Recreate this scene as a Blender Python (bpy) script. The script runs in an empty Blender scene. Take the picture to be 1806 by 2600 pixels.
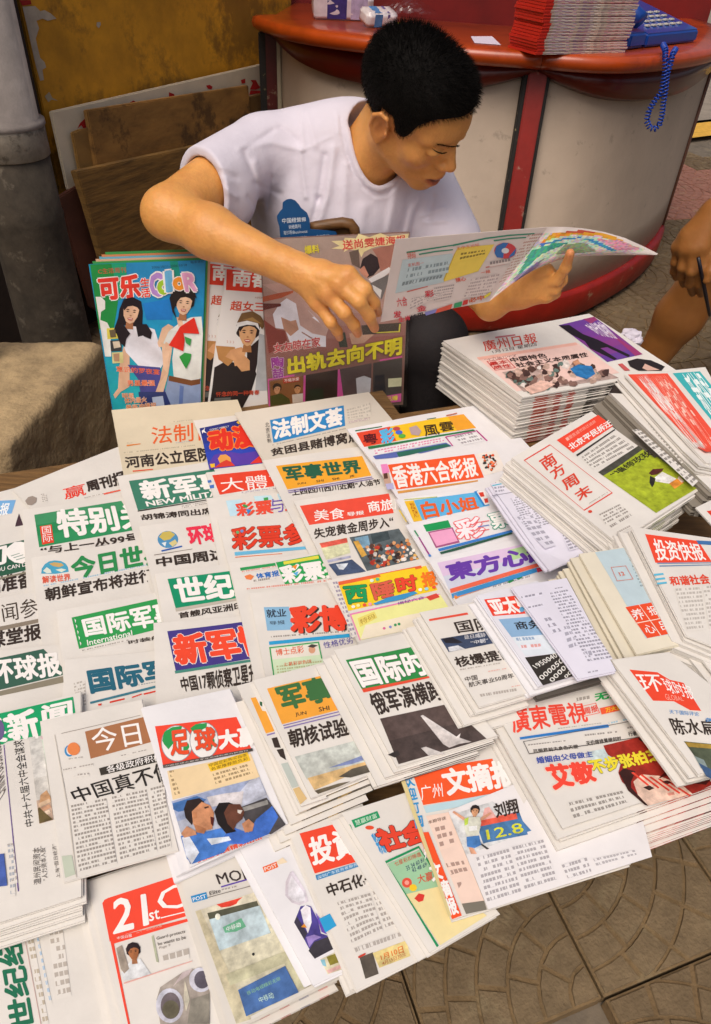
import bpy, bmesh, math, random
import numpy as np
from mathutils import Vector, Matrix
random.seed(7)
RNG = np.random.default_rng(11)
scn = bpy.context.scene
COL = scn.collection

# ---------------------------------------------------------------- camera, world, sun, exposure
_s = 1806 / 1596
FOC = 1600 * _s                      # focal length in pixels of the 1806 x 2600 frame
CXP, CYP = 903.0, 1300.0
HC = 1.25                            # eye height above the pavement
_down = np.array([-108 * _s, -1881 * _s, -FOC]); _down /= np.linalg.norm(_down)
_up = -_down
_f = np.array([0, 0, -1.0]); _Y = _f - _f.dot(_up) * _up; _Y /= np.linalg.norm(_Y)
_X = np.cross(_Y, _up)
CAM = np.stack([_X, _Y, _up])        # camera axes -> world axes
cam = bpy.data.cameras.new('camera')
cam.sensor_fit = 'VERTICAL'; cam.sensor_height = 36.0
cam.lens = 36.0 * FOC / 2600; cam.clip_start = 0.02; cam.clip_end = 200
camo = bpy.data.objects.new('camera', cam); COL.objects.link(camo)
m4 = Matrix.Identity(4)
for i in range(3):
    for j in range(3): m4[i][j] = CAM[i][j]
m4[2][3] = HC
camo.matrix_world = m4
scn.camera = camo

SUN_EL, SUN_AZ = math.radians(58), math.radians(205)      # high, from behind the left shoulder of the photographer
w = bpy.data.worlds.new('World'); scn.world = w; w.use_nodes = True
nt = w.node_tree; nt.nodes.clear()
sky = nt.nodes.new('ShaderNodeTexSky'); sky.sky_type = 'NISHITA'; sky.sun_disc = False
sky.sun_elevation = SUN_EL; sky.sun_rotation = SUN_AZ
sky.dust_density = 8.0; sky.air_density = 1.0; sky.ozone_density = 0.6
bg = nt.nodes.new('ShaderNodeBackground'); bg.inputs[1].default_value = 0.105
ow = nt.nodes.new('ShaderNodeOutputWorld')
nt.links.new(sky.outputs[0], bg.inputs[0]); nt.links.new(bg.outputs[0], ow.inputs[0])
sl = bpy.data.lights.new('sun', 'SUN'); sl.energy = 1.55; sl.angle = math.radians(42); sl.color = (1.0, 0.955, 0.89)
so = bpy.data.objects.new('sun', sl); COL.objects.link(so)
sd = Vector((math.sin(SUN_AZ) * math.cos(SUN_EL), math.cos(SUN_AZ) * math.cos(SUN_EL), math.sin(SUN_EL)))
so.rotation_euler = sd.to_track_quat('Z', 'Y').to_euler(); so.location = (0, 0, 6)
scn.view_settings.view_transform = 'Standard'; scn.view_settings.look = 'None'
scn.view_settings.exposure = -0.08; scn.view_settings.gamma = 1.0
scn.view_settings.use_curve_mapping = False

# ---------------------------------------------------------------- measuring helpers
def ray(px, py):
    return CAM @ np.array([px - CXP, -(py - CYP), -FOC])
def T(px, py, z):                    # point of the level z
    d = ray(px, py); return d * ((z - HC) / d[2]) + np.array([0, 0, HC])
def P(px, py, y):                    # point at depth y
    d = ray(px, py); return d * (y / d[1]) + np.array([0, 0, HC])
def hit(px, py, o, n):
    d = ray(px, py); o = np.asarray(o, float) - [0, 0, HC]
    return d * (np.dot(n, o) / np.dot(n, d)) + np.array([0, 0, HC])
def proj(p):
    c = (np.asarray(p, float) - [0, 0, HC]) @ CAM
    return np.stack([CXP - FOC * c[..., 0] / c[..., 2], CYP + FOC * c[..., 1] / c[..., 2]], -1)
class Reg:                           # a measured region of the frame, read at 1596 px across
    def __init__(s, x, y, w): s.x, s.y, s.k = x, y, w / 1596
    def __call__(s, *c):
        return [(s.x + c[i] * s.k, s.y + c[i + 1] * s.k) for i in range(0, len(c), 2)]
RA = Reg(0, 0, 600); RB = Reg(600, 0, 600); RC = Reg(1200, 0, 606); RD = Reg(200, 550, 550); RE = Reg(600, 550, 550)
RF = Reg(1100, 500, 706); RG = Reg(0, 900, 500); RH = Reg(450, 1000, 500); RI = Reg(850, 1000, 500); RJ = Reg(1250, 1000, 556)
RK = Reg(0, 1350, 500); RL = Reg(400, 1400, 500); RM = Reg(850, 1400, 500); RN = Reg(1250, 1450, 556)
RO = Reg(0, 1750, 500); RP = Reg(350, 1750, 500); RQ = Reg(650, 1900, 600); RR = Reg(1200, 1750, 606)
RS = Reg(0, 2100, 500); RT = Reg(400, 2100, 500); RU = Reg(1000, 2100, 806)
RV = Reg(1500, 400, 306 * 1596 / 1172); RZ = Reg(0, 500, 450 * 1596 / 1379); RX = Reg(700, 500, 400); RY = Reg(900, 150, 400)
EU = np.array([.934, .357, 0]); EV = np.array([.357, -.934, 0]); UP = np.array([0, 0, 1.0])
TABLE = 0.50

# ---------------------------------------------------------------- materials
def srgb(c):
    if isinstance(c, str):
        c = tuple(int(c[i:i + 2], 16) / 255 for i in (0, 2, 4))
    return tuple((v / 12.92 if v <= .04045 else ((v + .055) / 1.055) ** 2.4) for v in c[:3])
_m = {}
def mat(name, rough=.6, col=None, noise=.0, nscale=8, bump=0, bscale=60, spec=.5, coat=0, attr=True, metal=0,
        streak=None, trans=0, stain=None, stain_amt=.5, stain_scale=3, sss=0, thr=.52):
    """Procedural material: attribute or fixed colour, mottled by noise, optional stain patches and bump."""
    if name in _m: return _m[name]
    m = bpy.data.materials.new(name); m.use_nodes = True; n = m.node_tree; n.nodes.clear()
    N = n.nodes.new; Lk = n.links.new
    out = N('ShaderNodeOutputMaterial'); b = N('ShaderNodeBsdfPrincipled'); Lk(b.outputs[0], out.inputs[0])
    if col is None:
        a = N('ShaderNodeAttribute'); a.attribute_name = 'Col'; c = a.outputs['Color']
    else:
        r = N('ShaderNodeRGB'); r.outputs[0].default_value = (*col, 1); c = r.outputs[0]
    tc = N('ShaderNodeTexCoord'); src = tc.outputs['Object']
    if streak:
        mp = N('ShaderNodeMapping'); mp.inputs['Scale'].default_value = streak; Lk(src, mp.inputs[0]); srcn = mp.outputs[0]
    else: srcn = src
    if noise:
        t = N('ShaderNodeTexNoise'); t.inputs['Scale'].default_value = nscale; t.inputs['Detail'].default_value = 6
        t.inputs['Roughness'].default_value = .65; Lk(srcn, t.inputs['Vector'])
        mr = N('ShaderNodeMapRange'); mr.inputs[1].default_value = .3; mr.inputs[2].default_value = .7
        mr.inputs[3].default_value = 1 - noise; mr.inputs[4].default_value = 1 + noise * .6; Lk(t.outputs[0], mr.inputs[0])
        mx = N('ShaderNodeMix'); mx.data_type = 'RGBA'; mx.blend_type = 'MULTIPLY'; mx.inputs[0].default_value = 1
        Lk(c, mx.inputs[6]); Lk(mr.outputs[0], mx.inputs[7]); c = mx.outputs[2]
    if stain:
        t = N('ShaderNodeTexNoise'); t.inputs['Scale'].default_value = stain_scale; t.inputs['Detail'].default_value = 8
        t.inputs['Roughness'].default_value = .7; Lk(src, t.inputs['Vector'])
        cr = N('ShaderNodeMapRange'); cr.inputs[1].default_value = thr; cr.inputs[2].default_value = thr + .08
        cr.inputs[3].default_value = 0; cr.inputs[4].default_value = stain_amt; Lk(t.outputs[0], cr.inputs[0])
        mx = N('ShaderNodeMix'); mx.data_type = 'RGBA'; Lk(cr.outputs[0], mx.inputs[0])
        Lk(c, mx.inputs[6]); mx.inputs[7].default_value = (*stain, 1); c = mx.outputs[2]
    Lk(c, b.inputs['Base Color'])
    b.inputs['Roughness'].default_value = rough; b.inputs['Metallic'].default_value = metal
    b.inputs['Specular IOR Level'].default_value = spec; b.inputs['Coat Weight'].default_value = coat
    if sss:
        b.inputs['Subsurface Weight'].default_value = sss; b.inputs['Subsurface Radius'].default_value = (1, .35, .2)
        b.inputs['Subsurface Scale'].default_value = .006
    if trans: b.inputs['Transmission Weight'].default_value = trans
    if bump:
        t = N('ShaderNodeTexNoise'); t.inputs['Scale'].default_value = bscale; t.inputs['Detail'].default_value = 5; Lk(srcn, t.inputs['Vector'])
        bp = N('ShaderNodeBump'); bp.inputs['Strength'].default_value = bump; bp.inputs['Distance'].default_value = .004
        Lk(t.outputs[0], bp.inputs['Height']); Lk(bp.outputs[0], b.inputs['Normal'])
    _m[name] = m; return m

def text_mat():
    """Rows of small dark characters, laid out by the sheet's UVs (one unit = one character / one line)."""
    m = bpy.data.materials.new('body_type'); m.use_nodes = True; n = m.node_tree; n.nodes.clear()
    N = n.nodes.new; Lk = n.links.new
    out = N('ShaderNodeOutputMaterial'); b = N('ShaderNodeBsdfPrincipled'); Lk(b.outputs[0], out.inputs[0])
    uv = N('ShaderNodeUVMap'); uv.uv_map = 'UVMap'
    sc = N('ShaderNodeVectorMath'); sc.operation = 'MULTIPLY'; sc.inputs[1].default_value = (2, 2, 1); Lk(uv.outputs[0], sc.inputs[0])
    fl = N('ShaderNodeVectorMath'); fl.operation = 'FLOOR'; Lk(sc.outputs[0], fl.inputs[0])
    wn = N('ShaderNodeTexWhiteNoise'); wn.noise_dimensions = '2D'; Lk(fl.outputs[0], wn.inputs['Vector'])
    fr = N('ShaderNodeVectorMath'); fr.operation = 'FRACTION'; Lk(uv.outputs[0], fr.inputs[0])
    fc = N('ShaderNodeVectorMath'); fc.operation = 'FLOOR'; Lk(uv.outputs[0], fc.inputs[0])
    wc = N('ShaderNodeTexWhiteNoise'); wc.noise_dimensions = '2D'; Lk(fc.outputs[0], wc.inputs['Vector'])
    sp = N('ShaderNodeSeparateXYZ'); Lk(fr.outputs[0], sp.inputs[0])
    def gt(a, v):
        k = N('ShaderNodeMath'); k.operation = 'GREATER_THAN'; Lk(a, k.inputs[0]); k.inputs[1].default_value = v; return k.outputs[0]
    def mul(a, c2):
        k = N('ShaderNodeMath'); k.operation = 'MULTIPLY'; Lk(a, k.inputs[0]); Lk(c2, k.inputs[1]); return k.outputs[0]
    ink = mul(mul(mul(gt(wn.outputs['Value'], .18), gt(sp.outputs[0], .2)), gt(sp.outputs[1], .45)), gt(wc.outputs['Value'], .05))
    a = N('ShaderNodeAttribute'); a.attribute_name = 'Col'
    a2 = N('ShaderNodeAttribute'); a2.attribute_name = 'Ink'
    mx = N('ShaderNodeMix'); mx.data_type = 'RGBA'; Lk(ink, mx.inputs[0]); Lk(a.outputs['Color'], mx.inputs[6]); Lk(a2.outputs['Color'], mx.inputs[7])
    k = N('ShaderNodeMath'); k.operation = 'MULTIPLY'; Lk(ink, k.inputs[0]); k.inputs[1].default_value = .72; Lk(k.outputs[0], mx.inputs[0])
    Lk(mx.outputs[2], b.inputs['Base Color']); b.inputs['Roughness'].default_value = .85
    b.inputs['Specular IOR Level'].default_value = .2
    return m

M_NEWS = mat('newsprint', .85, noise=.10, nscale=7, spec=.2, bump=.6, bscale=14)
M_INK = mat('printing_ink', .7, noise=.07, nscale=40, spec=.25)
M_PHOTO = mat('printed_picture', .6, noise=.42, nscale=75, spec=.3)
M_GLOSS = mat('glossy_cover', .28, noise=.04, nscale=10, spec=.5)
M_GINK = mat('glossy_ink', .4, noise=.14, nscale=38, spec=.45)
M_TEXT = text_mat()
NEWS = srgb('dfdad3'); WHITE = srgb('e6e4e6')

# ---------------------------------------------------------------- mesh helpers
def ob(name, verts, faces, material, parent=None, cols=None, smooth=False, origin=None):
    me = bpy.data.meshes.new(name)
    v = np.asarray(verts, float)
    o = np.zeros(3) if origin is None else np.asarray(origin, float)
    me.from_pydata([tuple(x) for x in (v - o)], [], [tuple(f) for f in faces])
    if cols is not None:
        a = me.color_attributes.new('Col', 'FLOAT_COLOR', 'CORNER')
        d = np.ones((len(me.loops), 4), np.float32)
        cols = np.asarray(cols, np.float32)
        if cols.ndim == 1: d[:, :3] = cols
        else:
            k = np.repeat(np.arange(len(me.polygons)), [p.loop_total for p in me.polygons]); d[:, :3] = cols[k]
        a.data.foreach_set('color', d.ravel())
    if smooth:
        me.polygons.foreach_set('use_smooth', [True] * len(me.polygons))
    me.materials.append(material); me.update()
    ob_ = bpy.data.objects.new(name, me); COL.objects.link(ob_)
    ob_.location = o
    if parent is not None:
        ob_.parent = parent
        ob_.location = Vector(o) - Vector(parent.get('_o', (0, 0, 0)))
    ob_['_o'] = [float(x) for x in o]
    return ob_
def empty(name, loc=(0, 0, 0)):
    e = bpy.data.objects.new(name, None); COL.objects.link(e); e.location = loc; e.empty_display_size = .02
    e['_o'] = [float(x) for x in loc]; return e
def tag(o, label=None, cat=None, group=None, kind=None):
    if label: o['label'] = label
    if cat: o['category'] = cat
    if group: o['group'] = group
    if kind: o['kind'] = kind
    return o
def from_bm(name, bm, material, parent=None, smooth=False, origin=None):
    me = bpy.data.meshes.new(name)
    if origin is not None: bmesh.ops.translate(bm, verts=bm.verts, vec=-Vector(origin))
    bm.to_mesh(me); bm.free()
    if smooth: me.polygons.foreach_set('use_smooth', [True] * len(me.polygons))
    me.materials.append(material)
    o = bpy.data.objects.new(name, me); COL.objects.link(o)
    org = Vector(origin) if origin is not None else Vector((0, 0, 0))
    o.location = org; o['_o'] = list(org)
    if parent is not None: o.parent = parent; o.location = org - Vector(parent.get('_o', (0, 0, 0)))
    return o
def slab(quad, n, th, bev=.003, cuts=0):
    """Solid board from a planar outline (world points), thickness th along -n, edges bevelled."""
    bm = bmesh.new(); n = Vector(n).normalized()
    f = bm.faces.new([bm.verts.new(Vector(p)) for p in quad]); f.normal_update()
    if f.normal.dot(n) < 0: bmesh.ops.reverse_faces(bm, faces=[f])
    r = bmesh.ops.extrude_face_region(bm, geom=[f])
    vs = [e for e in r['geom'] if isinstance(e, bmesh.types.BMVert)]
    bmesh.ops.translate(bm, verts=vs, vec=-n * th)
    bmesh.ops.recalc_face_normals(bm, faces=bm.faces)
    if bev: bmesh.ops.bevel(bm, geom=list(bm.edges), offset=bev, segments=2, affect='EDGES')
    return bm
def box_bm(c, ax, ay, az, bev=.002, bm=None):
    bm2 = bmesh.new(); c = Vector(c); ax = Vector(ax) / 2; ay = Vector(ay) / 2; az = Vector(az) / 2
    v = [bm2.verts.new(c + ax * i + ay * j + az * k) for i in (-1, 1) for j in (-1, 1) for k in (-1, 1)]
    for f in ((0, 1, 3, 2), (4, 6, 7, 5), (0, 4, 5, 1), (2, 3, 7, 6), (0, 2, 6, 4), (1, 5, 7, 3)):
        bm2.faces.new([v[i] for i in f])
    bmesh.ops.recalc_face_normals(bm2, faces=bm2.faces)
    if bev: bmesh.ops.bevel(bm2, geom=list(bm2.edges), offset=bev, segments=2, affect='EDGES')
    return bm2
def tube(path, r, seg=8, closed=False):
    pts = [np.asarray(p, float) for p in path]; n = len(pts); V = []; Fc = []
    rr = r if hasattr(r, '__len__') else [r] * n
    prev = None
    for i in range(n):
        a = pts[(i - 1) % n] if (i or closed) else pts[0]; b = pts[(i + 1) % n] if (i < n - 1 or closed) else pts[-1]
        t = b - a; t /= np.linalg.norm(t) + 1e-9
        if prev is None:
            prev = np.cross(t, [0, 0, 1.]) if abs(t[2]) < .9 else np.cross(t, [1., 0, 0])
        u = prev - prev.dot(t) * t; u /= np.linalg.norm(u); prev = u; v = np.cross(t, u)
        for k in range(seg):
            q = 2 * math.pi * k / seg; V.append(pts[i] + rr[i] * (math.cos(q) * u + math.sin(q) * v))
    m = n if closed else n - 1
    for i in range(m):
        for k in range(seg):
            a = i * seg + k; b = i * seg + (k + 1) % seg; c = ((i + 1) % n) * seg
            Fc.append((a, b, c + (k + 1) % seg, c + k))
    if not closed:
        Fc.append(tuple(range(seg))[::-1]); Fc.append(tuple((n - 1) * seg + k for k in range(seg)))
    return V, Fc
# ---------------------------------------------------------------- the setting
M_GROUND = mat('paver_bed', .95, col=srgb('6d6254'), noise=.35, nscale=14, bump=.8, bscale=60, stain=srgb('8d7f66'), stain_amt=.5)
M_PAVER = mat('cast_paver', .9, noise=.28, nscale=22, bump=.7, bscale=160, spec=.25, stain=srgb('968769'), stain_amt=.35, stain_scale=9, thr=.55)
def sheet(name, pts, z, material, col=None):
    o = ob(name, [(x, y, z) for x, y in pts], [tuple(range(len(pts)))], material, cols=col)
    return tag(o, kind='structure')
sheet('ground', [(-60, -60), (60, -60), (60, 60), (-60, 60)], -.034, M_GROUND)
def tile_mesh(variant):
    """One 28 cm cast paver: concentric rings of raised cells round a corner, separated by grooves."""
    rnd = random.Random(variant * 7 + 3); S = .276; bm = bmesh.new()
    def cell(poly, h):
        if len(poly) < 3: return
        cx = sum(p[0] for p in poly) / len(poly); cy = sum(p[1] for p in poly) / len(poly)
        lo = [bm.verts.new((x, y, -.005)) for x, y in poly]
        md = [bm.verts.new((cx + (x - cx) * .975, cy + (y - cy) * .975, h - .0035)) for x, y in poly]
        hi = [bm.verts.new((cx + (x - cx) * .93, cy + (y - cy) * .93, h)) for x, y in poly]
        n = len(poly)
        for a, b in ((lo, md), (md, hi)):
            for i in range(n): bm.faces.new((a[i], a[(i + 1) % n], b[(i + 1) % n], b[i]))
        bm.faces.new(hi)
    def clip(poly):
        def cl(P_, ax, lim, sgn):
            out = []
            for i in range(len(P_)):
                a, b = P_[i], P_[(i + 1) % len(P_)]
                ia, ib = sgn * (lim - a[ax]) >= 0, sgn * (lim - b[ax]) >= 0
                if ia: out.append(a)
                if ia != ib:
                    t = (lim - a[ax]) / (b[ax] - a[ax]); out.append((a[0] + t * (b[0] - a[0]), a[1] + t * (b[1] - a[1])))
            return out
        for ax, lim, s in ((0, S / 2 - .003, 1), (1, S / 2 - .003, 1), (0, -S / 2 + .003, -1), (1, -S / 2 + .003, -1)):
            poly = cl(poly, ax, lim, s)
            if len(poly) < 3: return []
        return poly
    ox, oy = -S / 2, -S / 2
    for r0, r1, n in ((.0, .046, 1), (.050, .094, 2), (.098, .142, 3), (.146, .190, 4), (.194, .238, 5), (.242, .286, 6), (.290, .40, 6)):
        for k in range(n):
            a0 = math.pi / 2 * k / n; a1 = math.pi / 2 * (k + 1) / n; g = .0030 / max(r1, .05)
            st = 3
            arc = [(ox + r1 * math.cos(a0 + g + (a1 - a0 - 2 * g) * i / st), oy + r1 * math.sin(a0 + g + (a1 - a0 - 2 * g) * i / st)) for i in range(st + 1)]
            g2 = .0030 / max(r0, .03)
            inn = [(ox + r0 * math.cos(a1 - g2 - (a1 - a0 - 2 * g2) * i / st), oy + r0 * math.sin(a1 - g2 - (a1 - a0 - 2 * g2) * i / st)) for i in range(st + 1)] if r0 else [(ox, oy)]
            cell(clip(arc + inn), -.0015 * rnd.random())
    v = [bm.verts.new((x, y, z)) for z in (-.0045, -.032) for x, y in ((-S/2, -S/2), (S/2, -S/2), (S/2, S/2), (-S/2, S/2))]
    bm.faces.new(v[:4]); [bm.faces.new((v[i], v[4 + i], v[4 + (i + 1) % 4], v[(i + 1) % 4])) for i in range(4)]
    bmesh.ops.recalc_face_normals(bm, faces=bm.faces)
    me = bpy.data.meshes.new('paving_slab'); bm.to_mesh(me); bm.free()
    c = me.color_attributes.new('Col', 'FLOAT_COLOR', 'CORNER')
    base = np.array(srgb(('75634b', '6c5a44', '7b6950', '874a3a', '96695a')[variant]))
    d = np.ones((len(me.loops), 4), np.float32); li = 0
    for p in me.polygons:
        t = np.array([1., 1., 1.]) if p.center.z > -.0035 else np.array([1.05, .98, .86])
        for _ in range(p.loop_total): d[li, :3] = base * t; li += 1
    c.data.foreach_set('color', d.ravel()); me.materials.append(M_PAVER)
    return me
tiles = [tile_mesh(k) for k in range(5)]
pav = tag(empty('pavement', (0, 0, 0)), kind='structure')
PIT = .28; U0, V0 = .523, -.189
rot = math.atan2(EU[1], EU[0]); cnt = 0; cands = []
for i in range(-14, 30):
    for j in range(-36, 6):
        c = EU * (U0 + (i + .5) * PIT) + EV * (V0 + (j + .5) * PIT)
        if c[1] < -.3 or c[1] > 7.6: continue
        q = proj([c[0], c[1], 0]) if c[1] > .02 else np.array([1000, 2700])
        if -150 < q[0] < 1950 and -60 < q[1] < 2850: cands.append((np.hypot(c[0], c[1]), i, j, c))
cands.sort(key=lambda t: t[0])
for dist, i, j, c in cands[:295]:
    red = j == 0 and i in (-1, -3)
    pink = c[1] > 4.2 and c[1] < 5.4
    o = bpy.data.objects.new('paving_slab', tiles[3 if red else (4 if pink else random.choice((0, 1, 2)))])
    COL.objects.link(o); o.parent = pav; o.location = (c[0], c[1], random.uniform(-.0015, .001))
    flip = (i + j) % 4 if (i // 2 + j // 2) % 2 else (i * 2 + j) % 4
    o.rotation_euler = (random.uniform(-.004, .004), random.uniform(-.004, .004), rot + flip * math.pi / 2)
# far strip of the pavement, a road edge line and the asphalt beyond
ye = [T(1750, 352, .0), T(1830, 342, .0), T(1840, 308, .0), T(1752, 316, .0)]
d1 = (ye[1] - ye[0]) / np.linalg.norm(ye[1] - ye[0])
sheet('kerb_line', [tuple((ye[0] - d1 * .6)[:2]), tuple((ye[0] + d1 * 6)[:2]), tuple((ye[3] + d1 * 6)[:2]), tuple((ye[3] - d1 * .6)[:2])], .004,
      mat('yellow_road_paint', .8, col=srgb('d8a53c'), noise=.25, nscale=20))
sheet('road', [tuple((ye[3] - d1 * 12 + [0, .1, 0])[:2]), tuple((ye[3] + d1 * 30 + [0, .1, 0])[:2]), (40, 60), (-30, 60)], -.002,
      mat('road_concrete', .9, col=srgb('8d8173'), noise=.3, nscale=6, bump=.4, bscale=40))

# ---- the wooden table that carries the papers
M_WOOD = mat('table_wood', .75, col=srgb('7a5a33'), noise=.45, nscale=6, streak=(2, 28, 28), bump=.4, bscale=8)
uv = lambda u, v, z: EU * u + EV * v + np.array([0, 0, z])
tbl = tag(empty('newspaper_table', tuple(uv(.2, -.64, 0))), 'low weathered wooden plank table that carries all the newspapers', 'table')
for k in range(5):
    v0 = -1.088 + k * .174; q = [uv(-.62, v0, TABLE - .003), uv(1.05, v0, TABLE - .003), uv(1.05, v0 + .170, TABLE - .003), uv(-.62, v0 + .170, TABLE - .003)]
    from_bm('plank', slab(q, (0, 0, 1), .022), M_WOOD, tbl, origin=uv(.2, v0 + .08, TABLE))
for u, v in ((-.5, -1.02), (.98, -1.02), (-.5, -.28), (.98, -.28)):
    from_bm('leg', box_bm(uv(u, v, (TABLE - .03) / 2), EU * .045, EV * .045, UP * (TABLE - .03)), M_WOOD, tbl, origin=uv(u, v, 0))

# ---- left side wall: boards leaning in front of a shed, old round post, concrete block
DW = np.array([.437, .9, 0]); DW /= np.linalg.norm(DW); NW = np.array([DW[1], -DW[0], 0])      # wall direction and outward normal
A0 = P(109, 278, 2.4)
def wall_pts(reg, off, *c):
    return [hit(x, y, A0 + NW * off, NW) for x, y in (reg(*c) if reg else [(c[i], c[i + 1]) for i in range(0, len(c), 2)])]
def board(name, label, pts, th, col, cat='board', noise=.45, sc=(1, 1, 1), **kw):
    m = mat(name + label[:9], .8, col=col, noise=noise, nscale=5, streak=sc, bump=.5, bscale=14, **kw)
    c = sum(pts) / len(pts)
    return tag(from_bm(name, slab(pts, NW, th), m, origin=c), label, cat)
back = [A0 - DW * 3 - NW * .06, A0 + DW * 2.3 - NW * .06]
bw = [np.array([*p[:2], z]) for p, z in ((back[0], 0), (back[1], 0), (back[1], 2.6), (back[0], 2.6))]
M_SHED = mat('shed_wall', .9, col=srgb('2c1f17'), noise=.5, nscale=8, bump=.4, bscale=12)
tag(from_bm('shed_wall', slab(bw, NW, .05), M_SHED, origin=bw[0]), 'dark brown shed wall behind the leaning boards', 'wall')
# dark upright between the round post and the yellow board
up_ = [hit(x, y, A0 + NW * .03, NW) for x, y in ((12, 0), (56, 0), (176, 560), (118, 560))]
def vert_quad(pa, pb, z0, z1):
    return [np.array([*pa[:2], z0]), np.array([*pb[:2], z0]), np.array([*pb[:2], z1]), np.array([*pa[:2], z1])]
pa = hit(40, 278, A0 + NW * .03, NW); pb = hit(104, 278, A0 + NW * .03, NW)
tag(from_bm('wooden_upright', slab(vert_quad(pa, pb, 0, 2.4), NW, .05), mat('tarred_wood', .8, col=srgb('21130d'), noise=.5, nscale=9, bump=.4, bscale=20),
            origin=pa), 'nearly black wooden upright between the round post and the yellow board', 'post')
ya = hit(110, 278, A0, NW); yb = hit(742, 140, A0, NW)
M_YEL = mat('yellow_ply', .75, col=srgb('d8981e'), noise=.5, nscale=3, streak=(1, 1, 1), bump=.3, bscale=30, stain=srgb('4a3418'), stain_amt=.65, stain_scale=2.6, thr=.5)
yo = tag(empty('yellow_plywood_board', tuple(ya)), 'large yellow-brown plywood board with a peeling white patch at its upper left corner', 'board')
from_bm('panel', slab(vert_quad(ya, yb, .25, 2.3), NW, .02), M_YEL, yo, origin=(ya + yb) / 2)
def patch(name, par, pts, col, lift=.0015, rough=.8):
    pts = [np.asarray(p) + NW * lift for p in pts]; c = sum(pts) / len(pts)
    bm = bmesh.new(); bm.faces.new([bm.verts.new(Vector(p)) for p in pts])
    return from_bm(name, bm, mat('paint_' + ''.join('%02x' % int(min(1, v) * 255) for v in col), rough, col=col, noise=.2, nscale=30), par, origin=c)
patch('peeling_paint', yo, wall_pts(RA, 0, 150, 45, 235, 40, 270, 75, 300, 68, 340, 90, 380, 125, 320, 140, 285, 125, 245, 140, 262, 190, 240, 260, 255, 330, 270, 390, 300, 420, 310, 455, 285, 470, 295, 540, 270, 545, 240, 440, 215, 330, 175, 150), srgb('b3a795'))
patch('red_paint', yo, wall_pts(RA, 0, 128, 0, 205, 0, 212, 28, 150, 38), srgb('a01a12'))
patch('peeling_paint', yo, wall_pts(RA, 0, 300, 650, 330, 620, 352, 660, 390, 680, 345, 672, 325, 690), srgb('a89a80'), .0018)
patch('peeling_paint', yo, wall_pts(RA, 0, 652, 150, 675, 148, 680, 165, 665, 190, 650, 175), srgb('b3a795'), .0018)
WB = .035
so_ = tag(empty('white_sign_board', tuple(A0 + NW * WB)), 'white sign board with red lettering mostly hidden behind brown boards', 'sign')
sq = wall_pts(None, WB, 130, 284, 722, 150, 722, 236, 330, 330, 330, 560, 212, 560, 172, 478)
from_bm('panel', slab(sq, NW, .012), mat('sign_white', .7, col=srgb('d0c2aa'), noise=.15, nscale=6), so_, origin=sq[0])
for c in ((520, 870, 540, 830, 595, 780, 600, 860, 560, 865, 548, 845), (875, 692, 900, 678, 930, 695, 900, 715), (1140, 655, 1140, 622, 1175, 635, 1180, 655),
          (1390, 578, 1415, 572, 1435, 585, 1428, 602, 1405, 600)):
    patch('red_lettering', so_, wall_pts(RA, WB, *c), srgb('b01310'))
for c in ((30, 540, 60, 530, 60, 560, 35, 565), (90, 605, 110, 560, 95, 540, 130, 540, 150, 575, 165, 590, 130, 605), (85, 640, 95, 610, 180, 612, 245, 597, 240, 615)):
    patch('red_lettering', so_, wall_pts(RB, WB, *c), srgb('b01310'))
board('plywood_board', 'plain brown board with rubbed dark corners leaning on the white sign', wall_pts(None, .07, 222, 281, 632, 217, 650, 560, 300, 640, 246, 420), .02, srgb('966c34'), stain=srgb('33210f'), stain_amt=.7, stain_scale=7, sc=(1, 1, 3))
board('plywood_board', 'narrow board end peeping out left of the rubbed brown board', wall_pts(None, .055, 184, 337, 206, 328, 240, 326, 262, 440, 203, 438), .012, srgb('8f6a34'))
board('plywood_board', 'light brown board standing between the rubbed board and the red-white counter', wall_pts(None, .052, 634, 246, 706, 228, 725, 300, 735, 560, 645, 560), .015, srgb('7b5a2c'))
board('plywood_board', 'broad grained dark board in front, lowest of the leaning boards', wall_pts(None, .10, 195, 437, 600, 350, 700, 380, 700, 720, 320, 760, 262, 660, 222, 520), .03, srgb('85622f'), sc=(1.5, 1.5, 14), noise=.6)
board('plywood_board', 'reddish brown panel low on the left of the leaning boards', wall_pts(None, .045, 150, 502, 200, 470, 236, 480, 262, 660, 262, 800, 232, 780), .018, srgb('5a3020'))
# round post
pc = np.array([-.86, 1.80])
po = tag(empty('round_post', (pc[0], pc[1], 0)), 'thick round concrete post, whitewashed above and bare dark below, at the left edge', 'post')
def lathe(prof, cx, cy, seg=40):
    V, Fc = [], []
    for z, r in prof:
        for k in range(seg):
            q = 2 * math.pi * k / seg; V.append((cx + r * math.cos(q), cy + r * math.sin(q), z))
    for i in range(len(prof) - 1):
        for k in range(seg):
            Fc.append((i * seg + k, i * seg + (k + 1) % seg, (i + 1) * seg + (k + 1) % seg, (i + 1) * seg + k))
    Fc.append(tuple(range(seg))[::-1]); Fc.append(tuple((len(prof) - 1) * seg + k for k in range(seg)))
    return V, Fc
V, Fc = lathe([(0, .094), (.3, .09), (.62, .087), (.63, .089), (.64, .086), (.78, .084)], *pc)
ob('lower_shaft', V, Fc, mat('old_concrete', .92, col=srgb('4c4338'), noise=.55, nscale=12, bump=.8, bscale=30, stain=srgb('857a6a'), stain_amt=.5, stain_scale=14, thr=.56), po, smooth=True, origin=(*pc, 0))
V, Fc = lathe([(.765, .0835), (.768, .088), (.822, .0875), (.83, .088)], *pc)
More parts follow.
